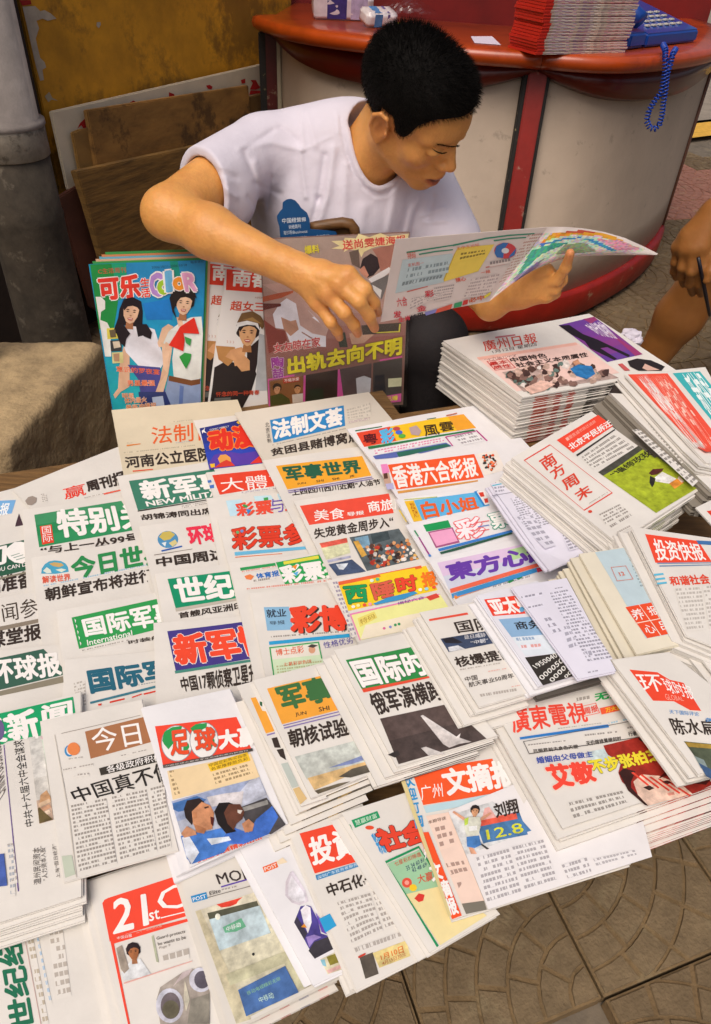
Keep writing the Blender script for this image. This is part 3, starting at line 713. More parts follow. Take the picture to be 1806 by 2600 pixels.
# -- second column
s = strip('cream newspaper with orange brush title, standing proud at the back edge of the table', RG, (905, 450), (1860, 375), w=.23, col=srgb('d9ccb2'))
s.curl_at(RG(1750, 400)[0], .04, .006)
s.art('masthead', t(RG(1225, 590, 1720, 540, 1725, 690, 1235, 725), '法制日', 'e0622c', .01), p(RG(1025, 730, 1140, 718, 1140, 725, 1030, 742), 'd8803c'))
s.text((RG(1390, 545, 1560, 530, 1560, 545, 1390, 560), 'b0a590'), (RG(1420, 712, 1540, 700, 1540, 712, 1420, 726), '7a90a8'), (RG(1000, 790, 1580, 730, 1582, 748, 1002, 808), 'a59b84'), (RG(1025, 712, 1080, 706, 1080, 714, 1027, 722), 'b0a590'))
s.art('headline', t(RG(1010, 830, 1700, 745, 1720, 855, 1025, 920), '河南公立医院', BK, .03), p(RG(1075, 940, 1240, 925, 1242, 933, 1080, 950), 'e05a3c'))
s = strip('newspaper titled in white on dark sea green with NEW MILITARY beneath', RG, (945, 985), (1500, 900))
s.art('masthead', b(RG(1045, 1022, 1780, 925, 1905, 1130, 1118, 1258), '3f7f68'), t(RG(1125, 1030, 1800, 950, 1860, 1090, 1170, 1175), '新军事', WH, .045),
      t(RG(1180, 1190, 1880, 1090, 1890, 1130, 1195, 1228), 'NEW MILITARY', WH, .03), p(RG(1115, 1262, 1720, 1170, 1722, 1176, 1118, 1270), BK))
s.text((RG(1470, 1225, 1740, 1180, 1742, 1205, 1475, 1250), '7a7068'))
s.art('headline', t(RG(1140, 1295, 1720, 1240, 1730, 1290, 1150, 1340), '胡锦涛同出席', BK, .03))
s = strip('newspaper with a small globe and pink-red title over a black headline', RG, (1130, 1395), (1820, 1290))
gl = lambda cx, cy, rx, ry, n=18: [(cx + rx * math.cos(2 * math.pi * i / n), cy + ry * math.sin(2 * math.pi * i / n)) for i in range(n)]
fl = lambda pts: [v for q in pts for v in q]
s.art('masthead', p(RG(*fl(gl(1362, 1500, 84, 70))), '4f90bc'), p(RG(1290, 1480, 1320, 1440, 1380, 1432, 1420, 1460, 1380, 1500, 1330, 1510), 'c8b45c'), p(RG(1370, 1530, 1420, 1500, 1440, 1530, 1400, 1560), 'd8c98a'), p(RG(1310, 1530, 1350, 1520, 1340, 1560), 'dfe8ea'),
      p(RG(1308, 1590, 1475, 1550, 1478, 1562, 1312, 1602), '2f5fae'), t(RG(1510, 1400, 1860, 1360, 1900, 1480, 1550, 1550), '环球时', 'e83450', .05))
s.art('headline', t(RK(1265, 215, 2100, 95, 2130, 190, 1275, 290), '中国周边局势', BK, .035), p(RK(1250, 190, 1560, 140, 1560, 144, 1250, 196), '8a8078'))
s = strip('newspaper titled in white on emerald green, second column beside the lottery guide', RL, (-20, 180), (570, 95))
s.art('masthead', b(RL(82, 222, 600, 152, 690, 370, 148, 460), '169066'), t(RL(128, 225, 800, 155, 830, 340, 175, 425), '世纪周', WH, .045), p(RL(145, 462, 650, 375, 655, 395, 150, 490), 'bdb5a8'))
s.art('headline', t(RL(170, 500, 690, 405, 700, 465, 180, 545), '首艘风亚洲印', BK, .03))
s = strip('newspaper titled in red outlined letters on indigo above a long black headline', RL, (-30, 585), (700, 520))
s.art('masthead', b(RL(80, 650, 742, 563, 850, 850, 148, 968), '453a86'), p(RL(140, 970, 850, 858, 850, 878, 145, 992), '4a8a7c'), t(RL(125, 690, 860, 590, 960, 810, 160, 920), '新军情', 'ee4c30', .05, .075, 'f0e0d8'))
s.art('headline', t(RL(180, 1025, 860, 880, 880, 1060, 205, 1135), '中国17颗侦察卫星升空', BK, .03))
# -- third column
s = strip('comic weekly with red title on a blue starry masthead at the back', RH, (130, 212), (640, 150), w=.19)
s.art('masthead', g(RH(182, 278, 600, 190, 692, 570, 262, 618), '2b3078', '2a3a90', '3048b8', '2f3c9c'), p(RH(262, 560, 300, 500, 400, 470, 520, 490, 640, 470, 690, 560, 262, 618), '5a3fa8'),
      p(RH(330, 530, 350, 500, 395, 495, 430, 520, 440, 560, 400, 585, 350, 575), 'e8a050'), p(RH(360, 560, 400, 540, 440, 560, 470, 590, 300, 605), 'd84030'), p(RH(590, 575, 672, 505, 690, 565), 'e03a30'), p(RH(265, 575, 305, 570, 305, 600, 275, 606), 'f0c030'),
      p(RH(200, 300, 218, 288, 225, 270, 222, 300, 240, 320, 212, 312, 205, 325), WH), p(RH(480, 232, 500, 215, 520, 232, 500, 248), 'e8c040'),
      t(RH(250, 310, 800, 215, 840, 400, 280, 470), '动漫迷', 'e03424', .055, .095, 'ee8a3c'), t(RH(262, 290, 420, 258, 422, 272, 266, 304), 'COMIC WEEKLY', WH, .0))
s = strip('newspaper with thin white brush title on a plain red band', RH, (235, 640), (740, 580), w=.19, h=.25)
s.art('masthead', b(RH(285, 662, 760, 612, 880, 735, 345, 820), 'e4462f'), t(RH(345, 690, 1100, 620, 1130, 745, 360, 800), '大體育報', WH, .0), p(RH(245, 705, 275, 700, 280, 720, 250, 725), '4a7ac8'), p(RH(262, 745, 298, 738, 300, 765, 268, 770), '4a7ac8'))
s.text((RH(520, 800, 860, 755, 862, 770, 522, 815), '9a8aa8'))
s = strip('newspaper with small multicoloured lottery title on white, third column', RH, (240, 848), (840, 800), w=.19, h=.25)
s.art('masthead', b(RH(395, 870, 520, 860, 560, 980, 430, 995), 'bfe0ee'), b(RH(620, 835, 760, 825, 780, 860, 640, 880), 'c3e4ec'), b(RH(810, 815, 940, 800, 960, 850, 830, 870), 'bfe0ee'),
      t(RH(470, 895, 760, 865, 780, 975, 490, 1000), '彩票', 'e8503a', .035), t(RH(745, 860, 850, 850, 870, 955, 765, 975), '与', '6a4fb0', .0), t(RH(860, 860, 1000, 840, 1020, 930, 880, 950), '生', 'e8503a', .04),
      p(RH(540, 900, 575, 915, 560, 930, 530, 918), '3fa050'), p(RH(560, 940, 600, 945, 575, 985), '3f8ad0'), p(RH(700, 850, 735, 845, 738, 865, 705, 872), '3fa050'))
s = strip('newspaper with lively red shadowed lottery title and a cyan rule', RH, (325, 1020), (900, 960), w=.19, h=.25)
s.art('masthead', t(RH(438, 1095, 1230, 1040, 1260, 1190, 455, 1275), '彩票参考', 'dd3f28', .03, .05, '7a2a20'), p(RH(465, 1292, 1115, 1232, 1118, 1255, 468, 1320), '6bb8dc'), p(RH(470, 1330, 850, 1298, 850, 1302, 470, 1336), 'e8702c'),
      *[p(RH(*fl(gl(x, y, 14, 13, 8))), c) for x, y, c in ((458, 1142, 'e07a60'), (490, 1132, '6aae70'), (525, 1122, '7a90c8'))])
s = strip('newspaper with blue sports title beside white lottery letters on green', RH, (420, 1370), (1130, 1290), w=.20, h=.25)
s.art('masthead', p(RH(510, 1412, 795, 1370, 800, 1392, 515, 1436), '2f9a56'), t(RH(635, 1460, 820, 1430, 830, 1475, 650, 1500), '体育报', '2f6fc0', .03), p(RH(545, 1480, 590, 1465, 625, 1480, 600, 1510, 560, 1505), 'e8804a'),
      b(RH(800, 1368, 1150, 1302, 1260, 1480, 878, 1552), '2aa052'), p(RH(860, 1362, 1145, 1310, 1150, 1335, 866, 1386), 'e0d84a'), t(RH(825, 1405, 1330, 1330, 1370, 1470, 870, 1535), '彩票报', WH, .05), p(RH(930, 1400, 975, 1385, 960, 1425), 'f09030'), p(RH(940, 1455, 985, 1440, 970, 1480), '5ab0e0'))
s.text((RH(615, 1512, 800, 1482, 802, 1512, 620, 1540), '6a6058'), (RH(520, 1440, 800, 1395, 802, 1412, 524, 1460), 'd87a60'), (RH(560, 1580, 1250, 1500, 1252, 1530, 565, 1600), 'd8664a'))
s = strip('newspaper with pale blue box and red blocky title casting a black shadow', RL, (745, 340), (1440, 270), w=.20, h=.24)
s.art('masthead', g(RL(862, 455, 1065, 450, 1100, 635, 890, 645), '9fc4dc', '6fa8d0'), t(RL(880, 475, 1040, 468, 1045, 530, 890, 540), '就业', '303848', .02), t(RL(905, 570, 1030, 560, 1035, 592, 912, 600), '导报', '38404c', .0),
      t(RL(1085, 460, 1545, 455, 1560, 640, 1105, 668), '彩博', '3a302b', .055), t(RL(1070, 452, 1530, 446, 1545, 632, 1092, 662), '彩博', 'e8482e', .055), p(RL(903, 735, 1555, 668, 1560, 696, 906, 762), '2f9fd4'))
s.art('printed_box', b(RL(908, 785, 1305, 738, 1360, 960, 940, 1010), 'cfe3c0'), b(RL(920, 795, 1298, 750, 1318, 838, 930, 880), 'e6e0d4'), p(RL(905, 780, 1308, 733, 1311, 742, 908, 789), '2f9a56'), p(RL(905, 780, 916, 779, 948, 1010, 938, 1010), '2f9a56'), p(RL(1300, 735, 1309, 734, 1336, 870, 1327, 871), '2f9a56'),
      t(RL(955, 800, 1180, 762, 1190, 825, 965, 850), '博士点彩', 'e0603c', .01), p(RL(*fl(gl(1252, 800, 28, 30, 12))), 'd8a080'), p(RL(1215, 775, 1250, 755, 1300, 765, 1262, 785), '4a4440'),
      t(RL(1340, 740, 1580, 690, 1590, 745, 1350, 790), '性格优劣', '5a50a0', .0), t(RL(1020, 905, 1245, 878, 1250, 905, 1026, 935), '七星彩双色球', 'e0603c', .0))
s.text((RL(915, 690, 1560, 640, 1562, 662, 920, 712), '6a6058'), (RL(960, 930, 1330, 885, 1335, 960, 970, 1000), 'a8a070', 'cfe3c0'))
# -- fourth column
s = strip('newspaper titled in white on a blue block, centre of the back row', RH, (470, 95 + 60), (1250, 32), w=.275, h=.27, col=srgb('dad2c4'))
s.curl_at(RI(400, 20)[0], .05, .010)
s.art('masthead', b(RH(752, 218, 1350, 95, 1362, 262, 780, 402), '2f86c4'), t(RH(770, 230, 1330, 110, 1340, 250, 790, 375), '法制文荟', WH, .045), t(RH(712, 240, 745, 235, 750, 275, 716, 280), '北', '4a4440', .0), t(RH(716, 285, 748, 280, 752, 320, 720, 325), '京', '4a4440', .0), t(RH(722, 330, 752, 325, 756, 362, 726, 368), '法', '4a4440', .0), t(RH(728, 372, 758, 368, 762, 400, 732, 405), '制', '4a4440', .0))
s.text((RH(765, 418, 1365, 280, 1366, 298, 768, 435), '8a8078'), (RH(1370, 130, 1560, 85, 1570, 190, 1380, 215), 'b5aca0', None, .006), (RH(1375, 230, 1560, 195, 1562, 215, 1378, 248), '9a6a90'))
s.art('headline', t(RH(755, 455, 1470, 290, 1480, 385, 770, 510), '贫困县赌博窝点', BK, .03))
s = strip('newspaper with dark green title on a yellow band, fourth column', RH, (690, 545), (1380, 440), w=.25, h=.26)
s.art('masthead', b(RH(800, 590, 1500, 502, 1575, 660, 893, 780), 'efa832'), t(RH(855, 600, 1470, 535, 1495, 635, 895, 712), '军事世界', '256048', .045), t(RH(970, 728, 1040, 720, 1045, 738, 975, 746), 'JUN', BK, .01), t(RH(1125, 704, 1185, 696, 1188, 714, 1130, 722), 'SHI', BK, .01), t(RH(1255, 686, 1310, 678, 1315, 696, 1260, 704), 'SHI', BK, .01), t(RH(1395, 664, 1432, 658, 1436, 676, 1400, 682), 'JIE', BK, .01),
      p(RH(895, 792, 1580, 672, 1582, 678, 897, 798), '8a7ab0'), p(RH(900, 806, 1590, 686, 1592, 692, 902, 812), '8a7ab0'))
s.art('headline', t(RH(925, 785, 1640, 690, 1650, 735, 935, 830), '上四四川西川近期“人油节', BK, .03))
s = strip('newspaper with white brush lettering on red and colour street photos below a headline', RH, (945, 870), (1500, 780), w=.25, h=.27)
s.art('masthead', b(RI(-282, 908, 440, 805, 480, 962, -205, 1062), 'e9503c'), t(RI(-175, 945, 75, 920, 85, 1005, -160, 1032), '美食', WH, .01), t(RI(100, 960, 235, 945, 240, 975, 106, 992), '导报', WH, .02), t(RI(262, 875, 560, 835, 575, 925, 280, 960), '商旅周', WH, .02))
s.art('headline', t(RI(-172, 1095, 470, 985, 480, 1075, -158, 1175), '失宠黄金周步入“', BK, .025))
s.art('printed_photo', b(RI(-125, 1210, 100, 1165, 128, 1290, -70, 1345), 'd8d8b0'), p(RI(-122, 1212, 98, 1168, 106, 1205, -105, 1250), 'e06050'), p(RI(-60, 1352, 128, 1312, 130, 1330, -55, 1370), 'b0b0c8'), g(RI(-50, 1385, 140, 1345, 255, 1445, 20, 1478), '2f3440', '4a5a78', '2a3850'),
      p(RI(10, 1385, 110, 1375, 95, 1400, 70, 1430, 35, 1425), 'dfe6ec'), b(RI(120, 1165, 520, 1092, 690, 1355, 260, 1440), '5a6468'), p(RI(160, 1170, 270, 1150, 290, 1240, 190, 1260), '7aa0b8'), p(RI(290, 1140, 430, 1115, 450, 1180, 310, 1220), '3f4c50'), p(RI(150, 1200, 190, 1190, 260, 1310, 220, 1330), 'd0a048'), m=M_PHOTO)
def crowd(s_, reg, quad_, n_, cols, seed=1, r0=12, r1=26, name='printed_crowd'):
    r = random.Random(seed); q = quad_; its = []
    for _ in range(n_):
        u_, v_ = r.random(), r.random()
        x = (q[0] * (1 - u_) + q[2] * u_) * (1 - v_) + (q[6] * (1 - u_) + q[4] * u_) * v_; y = (q[1] * (1 - u_) + q[3] * u_) * (1 - v_) + (q[7] * (1 - u_) + q[5] * u_) * v_
        R_ = r.uniform(r0, r1); its.append(p(reg(*fl([(x + R_ * r.uniform(.6, 1.1) * math.cos(a_), y + R_ * r.uniform(.5, 1) * math.sin(a_)) for a_ in (0.2, 1.2, 2.4, 3.4, 4.5, 5.4)])), r.choice(cols)))
    out = []
    for it in its:
        v = np.array([s_.h(z) for z in it[1]]); out.append((v, tri(v, s_.n), np.array(srgb(it[2])), s_.lvl + 6 + r.random() * 3, None, None))
    s_._emit(name, out, M_PHOTO)
crowd(s, RI, (260, 1240, 600, 1190, 670, 1350, 290, 1420), 90, ['d8583c', 'e08a50', 'd8a070', '3a3030', 'e8e0d8', '5a4038', 'c04030', 'e0b060'], 3)
s = strip('newspaper with green and red bubbly title on a yellow band, polka dot margin', RM, (-60, 235), (680, 70), w=.215, h=.25, dz=.002)
s.art('masthead', b(RM(28, 250, 740, 122, 832, 320, 112, 482), 'f2cf28'), p(RM(28, 246, 700, 120, 706, 142, 34, 275), 'e8663c'), t(RM(75, 290, 250, 275, 265, 405, 110, 425), '西', '1f9a5a', .045, .065, '2a4a30'), t(RM(290, 270, 470, 240, 480, 365, 330, 395), '陲', 'd8604a', .04, .06, '5a3a2a'), t(RM(490, 225, 650, 200, 670, 320, 520, 345), '时', 'e84a30', .045, .065, '6a3a20'), t(RM(690, 190, 800, 170, 830, 280, 720, 300), '报', 'ee7a28', .045),
      p(RM(310, 430, 420, 385, 640, 335, 670, 350, 560, 395, 330, 440), '3f94c8'), *[p(RM(*fl(gl(x, y, 16, 13, 8))), c) for x, y, c in ((300, 245, 'e0f0e0'), (345, 235, '60c090'), (240, 440, 'e85a40'), (285, 435, 'f0a0b0'), (190, 445, 'f8f0a0'), (150, 455, 'f4f0e0'), (690, 325, 'f0f0f0'), (740, 318, '9fd8f0'), (800, 305, 'e85a40'))])
s.art('printed_box', b(RM(125, 510, 850, 355, 985, 560, 205, 720), 'ecec9c'), p(RM(250, 600, 600, 520, 900, 470, 960, 560, 600, 640, 300, 700, 210, 715), 'efe4cc'), p(RM(120, 508, 130, 506, 212, 720, 202, 722), 'e884b8'), p(RM(120, 508, 845, 352, 848, 362, 124, 520), 'e884b8'), b(RM(185, 545, 320, 490, 345, 540, 205, 615), 'e8d870'),
      t(RM(200, 555, 320, 505, 330, 540, 212, 600), '特码', 'b09040', .0), p(RM(735, 380, 820, 350, 850, 380, 770, 410), 'd84a3c'), t(RM(505, 420, 720, 370, 725, 395, 512, 445), '揭秘六合', '5a4a9a', .0), *[p(RM(*fl(gl(x, y, 12, 11, 8))), c) for x, y, c in ((400, 628, 'd86a9a'), (450, 618, '8a90d0'), (490, 602, '3f9a60'), (520, 596, '3f9a60'))])
s.text((RM(-20, 250, 20, 245, 180, 690, 140, 700), '7a6a90', None, .005))
# -- fifth column: lottery papers on brighter white stock
s = strip('white lottery paper whose long masthead runs red, yellow and orange', RI, (100, 285), (1045, 108), w=.285, h=.27, col=WHITE)
s.art('masthead', p(RI(165, 296, 820, 195, 822, 202, 168, 306), '2f6a4a'), b(RI(175, 318, 1045, 165, 1145, 278, 240, 430), 'f2c528'), b(RI(175, 318, 445, 270, 500, 385, 240, 430), 'e34a30'), b(RI(915, 188, 1045, 165, 1145, 278, 990, 305), 'eda430'),
      t(RI(222, 335, 340, 320, 350, 400, 240, 412), '粵', '5a1a20', .02), t(RI(360, 300, 470, 285, 485, 395, 385, 410), '彩', '5ab8e8', .05), *[p(RI(*fl(gl(x, y, 30, 17, 10))), c) for x, y, c in ((500, 290, 'c04a50'), (520, 320, '4a6ad0'), (545, 350, '5ab040'))], p(RI(600, 285, 660, 265, 700, 310, 680, 350, 620, 340), 'b8a0a0'),
      t(RI(705, 270, 830, 255, 850, 340, 735, 355), '風', '403020', .015), t(RI(840, 245, 950, 230, 968, 300, 860, 320), '雲', '403020', .015), p(RI(268, 432, 1120, 295, 1140, 304, 275, 452), '2f7a4a'), p(RI(900, 180, 990, 158, 992, 166, 904, 188), 'c06a50'))
s.art('printed_box', p(RI(890, 358, 900, 356, 960, 430, 950, 432), 'c04a90'), p(RI(895, 354, 1140, 305, 1142, 311, 898, 362), 'c04a90'), p(RI(1140, 300, 1152, 298, 1240, 385, 1228, 388), 'c04a90'), p(RI(310, 505, 900, 405, 945, 432, 700, 490, 600, 480, 500, 520, 330, 530), '5a6ab0'), p(RI(500, 480, 900, 415, 940, 435, 700, 480, 520, 518), '2f6a5a'))
s.text((RI(318, 460, 880, 365, 885, 400, 325, 500), 'd83a8a', None, .006), (RI(960, 355, 1130, 315, 1210, 385, 1040, 425), '7a7078', None, .006))
s = strip('white lottery paper titled in white characters on an orange-red band with a dot emblem', RI, (310, 545), (1390, 375), w=.30, h=.27, col=WHITE)
s.art('masthead', b(RI(430, 575, 1130, 492, 1210, 680, 500, 778), 'ee5a2c'), t(RI(455, 590, 1130, 520, 1165, 665, 500, 765), '香港六合彩报', WH, .03), p(RI(508, 792, 1130, 705, 1160, 700, 1160, 712, 515, 812), 'd89a50'), b(RI(1140, 495, 1310, 465, 1385, 620, 1215, 668), 'ece4dc'),
      b(RI(372, 575, 425, 570, 445, 640, 388, 650), 'e888c0'), p(RI(385, 650, 440, 645, 462, 740, 410, 755), 'c8a490'), p(RI(395, 650, 425, 645, 432, 690, 400, 695), '5a3a30'), b(RI(410, 735, 470, 728, 480, 775, 425, 782), 'b8b4dc'))
crowd(s, RI, (1190, 510, 1280, 500, 1320, 610, 1230, 640), 60, ['e8703c', '3a3a3a', '2f2f2f', 'f0f0e8', 'e85a30'], 5, 8, 17, 'emblem')
s = strip('white lottery paper with orange characters on a sky blue band, yellow at its left', RI, (500, 855), (1230, 745), w=.30, h=.26, col=WHITE)
s.art('masthead', b(RI(565, 872, 1170, 790, 1260, 900, 640, 1040), '5fb4e4'), b(RI(565, 872, 640, 862, 712, 1028, 640, 1040), 'efc034'), t(RI(600, 880, 640, 873, 685, 1000, 650, 1010), '资料', 'b06020', .01), t(RI(688, 880, 1140, 830, 1170, 925, 735, 1015), '白小姐', 'e8642c', .035), p(RI(1130, 790, 1160, 782, 1250, 900, 1205, 905), '2f8ad0'),
      b(RI(1150, 790, 1210, 782, 1260, 890, 1220, 900), 'f0ece8'), p(RI(1165, 800, 1205, 795, 1215, 830, 1185, 835), 'd8402e'), p(RI(1210, 850, 1240, 845, 1248, 880, 1220, 885), 'd8402e'), p(RI(560, 858, 830, 832, 833, 838, 562, 864), 'c8d070'), p(RI(515, 945, 530, 950, 585, 1045, 578, 1046), 'f0d03c'))
s = strip('white lottery paper with a pink box, a green bar and an outlined red character', RI, (580, 1060), (1300, 935), w=.285, h=.25, col=WHITE)
s.art('masthead', b(RI(718, 1062, 920, 1022, 945, 1080, 745, 1118), '1f9a56'), b(RI(755, 1120, 955, 1080, 1015, 1205, 820, 1252), 'a85a86'), b(RI(768, 1128, 948, 1092, 998, 1192, 826, 1236), 'efa8cc'), t(RI(965, 1035, 1170, 1000, 1230, 1150, 1010, 1185), '彩', 'f4ecf0', .03, .075, 'ea6a70'), t(RI(1240, 985, 1400, 950, 1450, 1070, 1290, 1100), '票', 'f4f4f0', .03, .07, '2f9a80'),
      p(RI(835, 1262, 1430, 1108, 1445, 1125, 845, 1282), '3f80cc'), p(RI(850, 1290, 1430, 1128, 1440, 1140, 1000, 1270, 860, 1306), '2f5a48'), *[p(RI(1150 + 8 * i, 1045 + 35 * i, 1250, 1030 + 35 * i, 1252, 1036 + 35 * i, 1152 + 8 * i, 1052 + 35 * i), ['ea6a70', '6a80c8', 'ea6a70'][i]) for i in range(3)],
      p(RI(640, 1115, 650, 1110, 680, 1160, 672, 1165), '1f8a56'), p(RI(675, 1170, 684, 1166, 770, 1310, 760, 1318), 'a0408a'), p(RI(755, 1312, 772, 1308, 782, 1325, 762, 1330), '3f80cc'))
s = strip('white lottery paper with big purple characters on a pastel band above red and blue rules', RI, (760, 1350), (1596, 1150), w=.285, h=.25, col=WHITE)
s.art('masthead', g(RI(832, 1368, 1700, 1185, 1760, 1370, 930, 1590), 'f0b8c0', 'd8c8ec', 'c8dcec', 'e8b8c8'), p(RI(1400, 1270, 1560, 1230, 1590, 1300, 1440, 1350), 'b8dca0'), t(RI(895, 1385, 1740, 1200, 1770, 1330, 940, 1515), '東方心經', '6a3fa8', .05), p(RI(935, 1580, 1640, 1375, 1660, 1400, 940, 1615), 'ea6a50'), p(RI(945, 1620, 1640, 1410, 1660, 1440, 955, 1655), '3f90cc'),
      p(RM(965, 350, 1330, 240, 1596, 160, 1596, 172, 1000, 372), 'ee8f3c'), p(RM(965, 362, 1040, 340, 1042, 350, 980, 388), 'ee8f3c'), p(RJ(110, 1370, 150, 1345, 160, 1360, 125, 1380), '2f8a50'), p(RJ(175, 1345, 215, 1320, 222, 1338, 190, 1355), '2f8a50'), p(RJ(320, 1275, 370, 1262, 380, 1290, 330, 1305), 'c83a50'))
s.text((RM(1280, 280, 1596, 190, 1596, 215, 1285, 300), '7a7a88'))
# ======== front of the table: single papers and thick stacks
def portrait(s, reg, cx, cy, k, skin='d9a078', hair='2a1f1c', tilt=0., long=False, mouth=True, items=None, sh='a8704c'):
    """A generic printed head: hair, face, brows, eyes, nose, mouth."""
    c_, s_ = math.cos(tilt), math.sin(tilt)
    def q(*a): return p(reg(*[z for i in range(0, len(a) - 1, 2) for z in (cx + k * (a[i] * c_ - a[i + 1] * s_), cy + k * (a[i] * s_ + a[i + 1] * c_))]), a[-1])
    o = []
    if long: o.append(q(-1.05, -.2, -.8, -1.1, 0, -1.4, .8, -1.1, 1.05, -.2, 1.15, .9, 1.4, 1.9, .9, 2.1, .6, 1.2, -.6, 1.2, -.9, 2.2, -1.35, 1.8, -1.1, .7, hair))
    else: o.append(q(-.9, .1, -.95, -.6, -.6, -1.15, 0, -1.35, .65, -1.15, .95, -.6, .9, .1, .7, .3, -.7, .3, hair))
    o += [q(-.3, .9, .3, .9, .38, 1.5, -.38, 1.5, sh), q(-.72, -.35, -.62, .35, -.35, .85, 0, 1.02, .35, .85, .62, .35, .72, -.35, .45, -.72, -.45, -.72, skin),
          q(.15, -.6, .5, -.6, .68, -.3, .6, .35, .35, .82, .1, .98, .3, .4, .25, 0, sh if False else skin),
          q(-.75, -.35, -.5, -.9, .1, -1.0, .6, -.75, .74, -.3, .5, -.52, .1, -.62, -.35, -.5, -.62, -.1, hair),
          q(-.5, -.22, -.3, -.3, -.12, -.22, -.3, -.19, '4a3024'), q(.12, -.22, .3, -.3, .5, -.22, .3, -.19, '4a3024'),
          q(-.45, -.06, -.3, -.12, -.15, -.05, -.3, -.01, '2a1c18'), q(.15, -.05, .3, -.12, .45, -.06, .3, -.01, '2a1c18'), q(-.1, .28, 0, .2, .12, .28, 0, .34, sh)]
    if mouth: o += [q(-.26, .5, 0, .46, .26, .5, .16, .7, -.16, .7, 'b84a40'), q(-.18, .53, .18, .53, .14, .6, -.14, .6, 'f0e4dc')]
    return o
LAY = 'newspapers laid out flat at the front of the table'
BLK_ = lambda *c: (lambda u, L: np.array(srgb(c[min(int(u * len(c)), len(c) - 1)])) * (.95 if L % 2 else 1))
# ---- lower left
s = flat('large newspaper with bright green masthead, sideways black headline and violet rule, left edge', .5405, [*RO(-520, 330), *RO(655, 20), *RS(660, 562), *RS(-420, 905)], LAY, leaves=3, th=.004)
s.art('masthead', b(RO(-400, 280, 592, 60, 612, 190, -400, 470), '1ba066'), p(RO(-400, 300, 335, 250, 330, 382, 240, 390, 60, 420, 20, 445, -400, 470), '1ba066'), t(RO(-250, 290, 270, 155, 330, 385, -180, 440), '要新', WH, .05), t(RO(340, 140, 575, 90, 585, 240, 360, 300), '闻', WH, .04), p(RO(*fl(gl(-6, 330, 42, 85, 14))), '6a5f8c'))
s.art('sideways_headline', t(RO(205, 1120, 105, 420, 190, 405, 275, 1105), '中共十六届六中全会谋求', '2e2a28', .0), p(RO(28, 450, 34, 450, 156, 1640, 146, 1640), '6a4f90'),
      t(RO(-60, 980, -40, 430, 5, 430, 50, 830), 'CHINA BUSINESS', '6a625c', .0), t(RO(275, 1590, 265, 1290, 325, 1285, 335, 1580), '温州民间资本', '5a524c', .0), t(RO(345, 1560, 320, 1275, 365, 1270, 390, 1550), '“人力资本入股”', '5a524c', .0), t(RO(460, 1540, 420, 1260, 455, 1255, 490, 1530), '上海“假日经济”', '5a524c', .0))
s.art('printed_photo', g(RO(232, 390, 340, 375, 435, 1060, 322, 1092), 'c9c6c0', 'd6d2cc', 'cfcac2', 'b88a68'), p(RO(338, 385, 430, 372, 430, 385, 342, 405), 'e88ab0'), g(RO(340, 405, 440, 395, 505, 870, 430, 890), 'cfd8c8', 'bcd4c4', 'c8dcc0'),
      p(RO(330, 860, 380, 820, 410, 870, 415, 900, 320, 960), 'c89a70'), *[p(RO(312, 930 + 45 * i, 400, 890 + 45 * i, 418, 915 + 45 * i, 320, 965 + 45 * i), ['d8b898', 'c89878', 'e0c8b0'][i % 3]) for i in range(3)], p(RO(310, 970, 320, 960, 430, 1060, 322, 1092), '6a5a38'), b(RO(-60, 1350, 35, 1335, 62, 1596, -60, 1610), '4a64b0'), m=M_PHOTO)
s.text((RO(55, 1260, 110, 1250, 145, 1570, 95, 1585), '9a9088', None, .0045), (RS(60, 140, 105, 130, 130, 560, 85, 570), '8a96a8', None, .004))
s.rest(4, .0046, fan=(-.0005, .0035), label='copy lying beneath the large green-headed newspaper at the left edge', group='copies beneath the large green-headed newspaper')
s = flat('newspaper with big dark green characters printed sideways in the lower left corner', .5085, [*RS(-420, 980), *RS(640, 520), *RS(990, 1720), *RS(-300, 2060)], LAY)
s.art('sideways_title', t(RS(100, 1660, -35, 905, 160, 880, 285, 1620), '世纪经', '1f6e50', .035), p(RS(195, 880, 200, 880, 345, 1640, 339, 1640), 'c8a8a0'))
s.text((RS(210, 860, 260, 850, 400, 1600, 350, 1610), 'a8987c', None, .0045), (RS(285, 840, 300, 836, 425, 1430, 405, 1435), '7ab0d8', None, .0045), (RS(385, 780, 500, 760, 580, 1370, 460, 1400), 'a09488', None, .005))
s.rest(2, .0035, fan=(-.002, 0), label='copy lying beneath the paper with sideways green characters', group='copies beneath the sideways green title')
s = flat('newspaper with white characters on a brown block and a spaced black headline', .5445, [*RO(326, 262), *RO(1150, 88), *RO(1445, 1300), *RO(518, 1562)], LAY, leaves=4)
s.art('masthead', b(RO(690, 345, 1230, 212, 1290, 410, 735, 562), 'a8714c'), t(RO(728, 330, 1120, 262, 1155, 445, 770, 515), '今日', WH, .008), p(RO(*fl(gl(562, 500, 38, 46))), '3f8ac0'), p(RO(*fl(gl(570, 495, 30, 38))), 'e8e2da'), p(RO(*fl(gl(598, 485, 52, 52))), 'e2844c'),
      p(RO(500, 360, 1140, 215, 1140, 218, 500, 364), '8a8078'), b(RO(803, 640, 1260, 520, 1270, 590, 818, 698), '3a352f'), t(RO(860, 625, 1310, 515, 1318, 570, 870, 680), '各级政府积极', WH, .01))
s.art('headline', t(RO(558, 810, 1380, 570, 1420, 720, 620, 920), '中国真不像', '2a2624', .012))
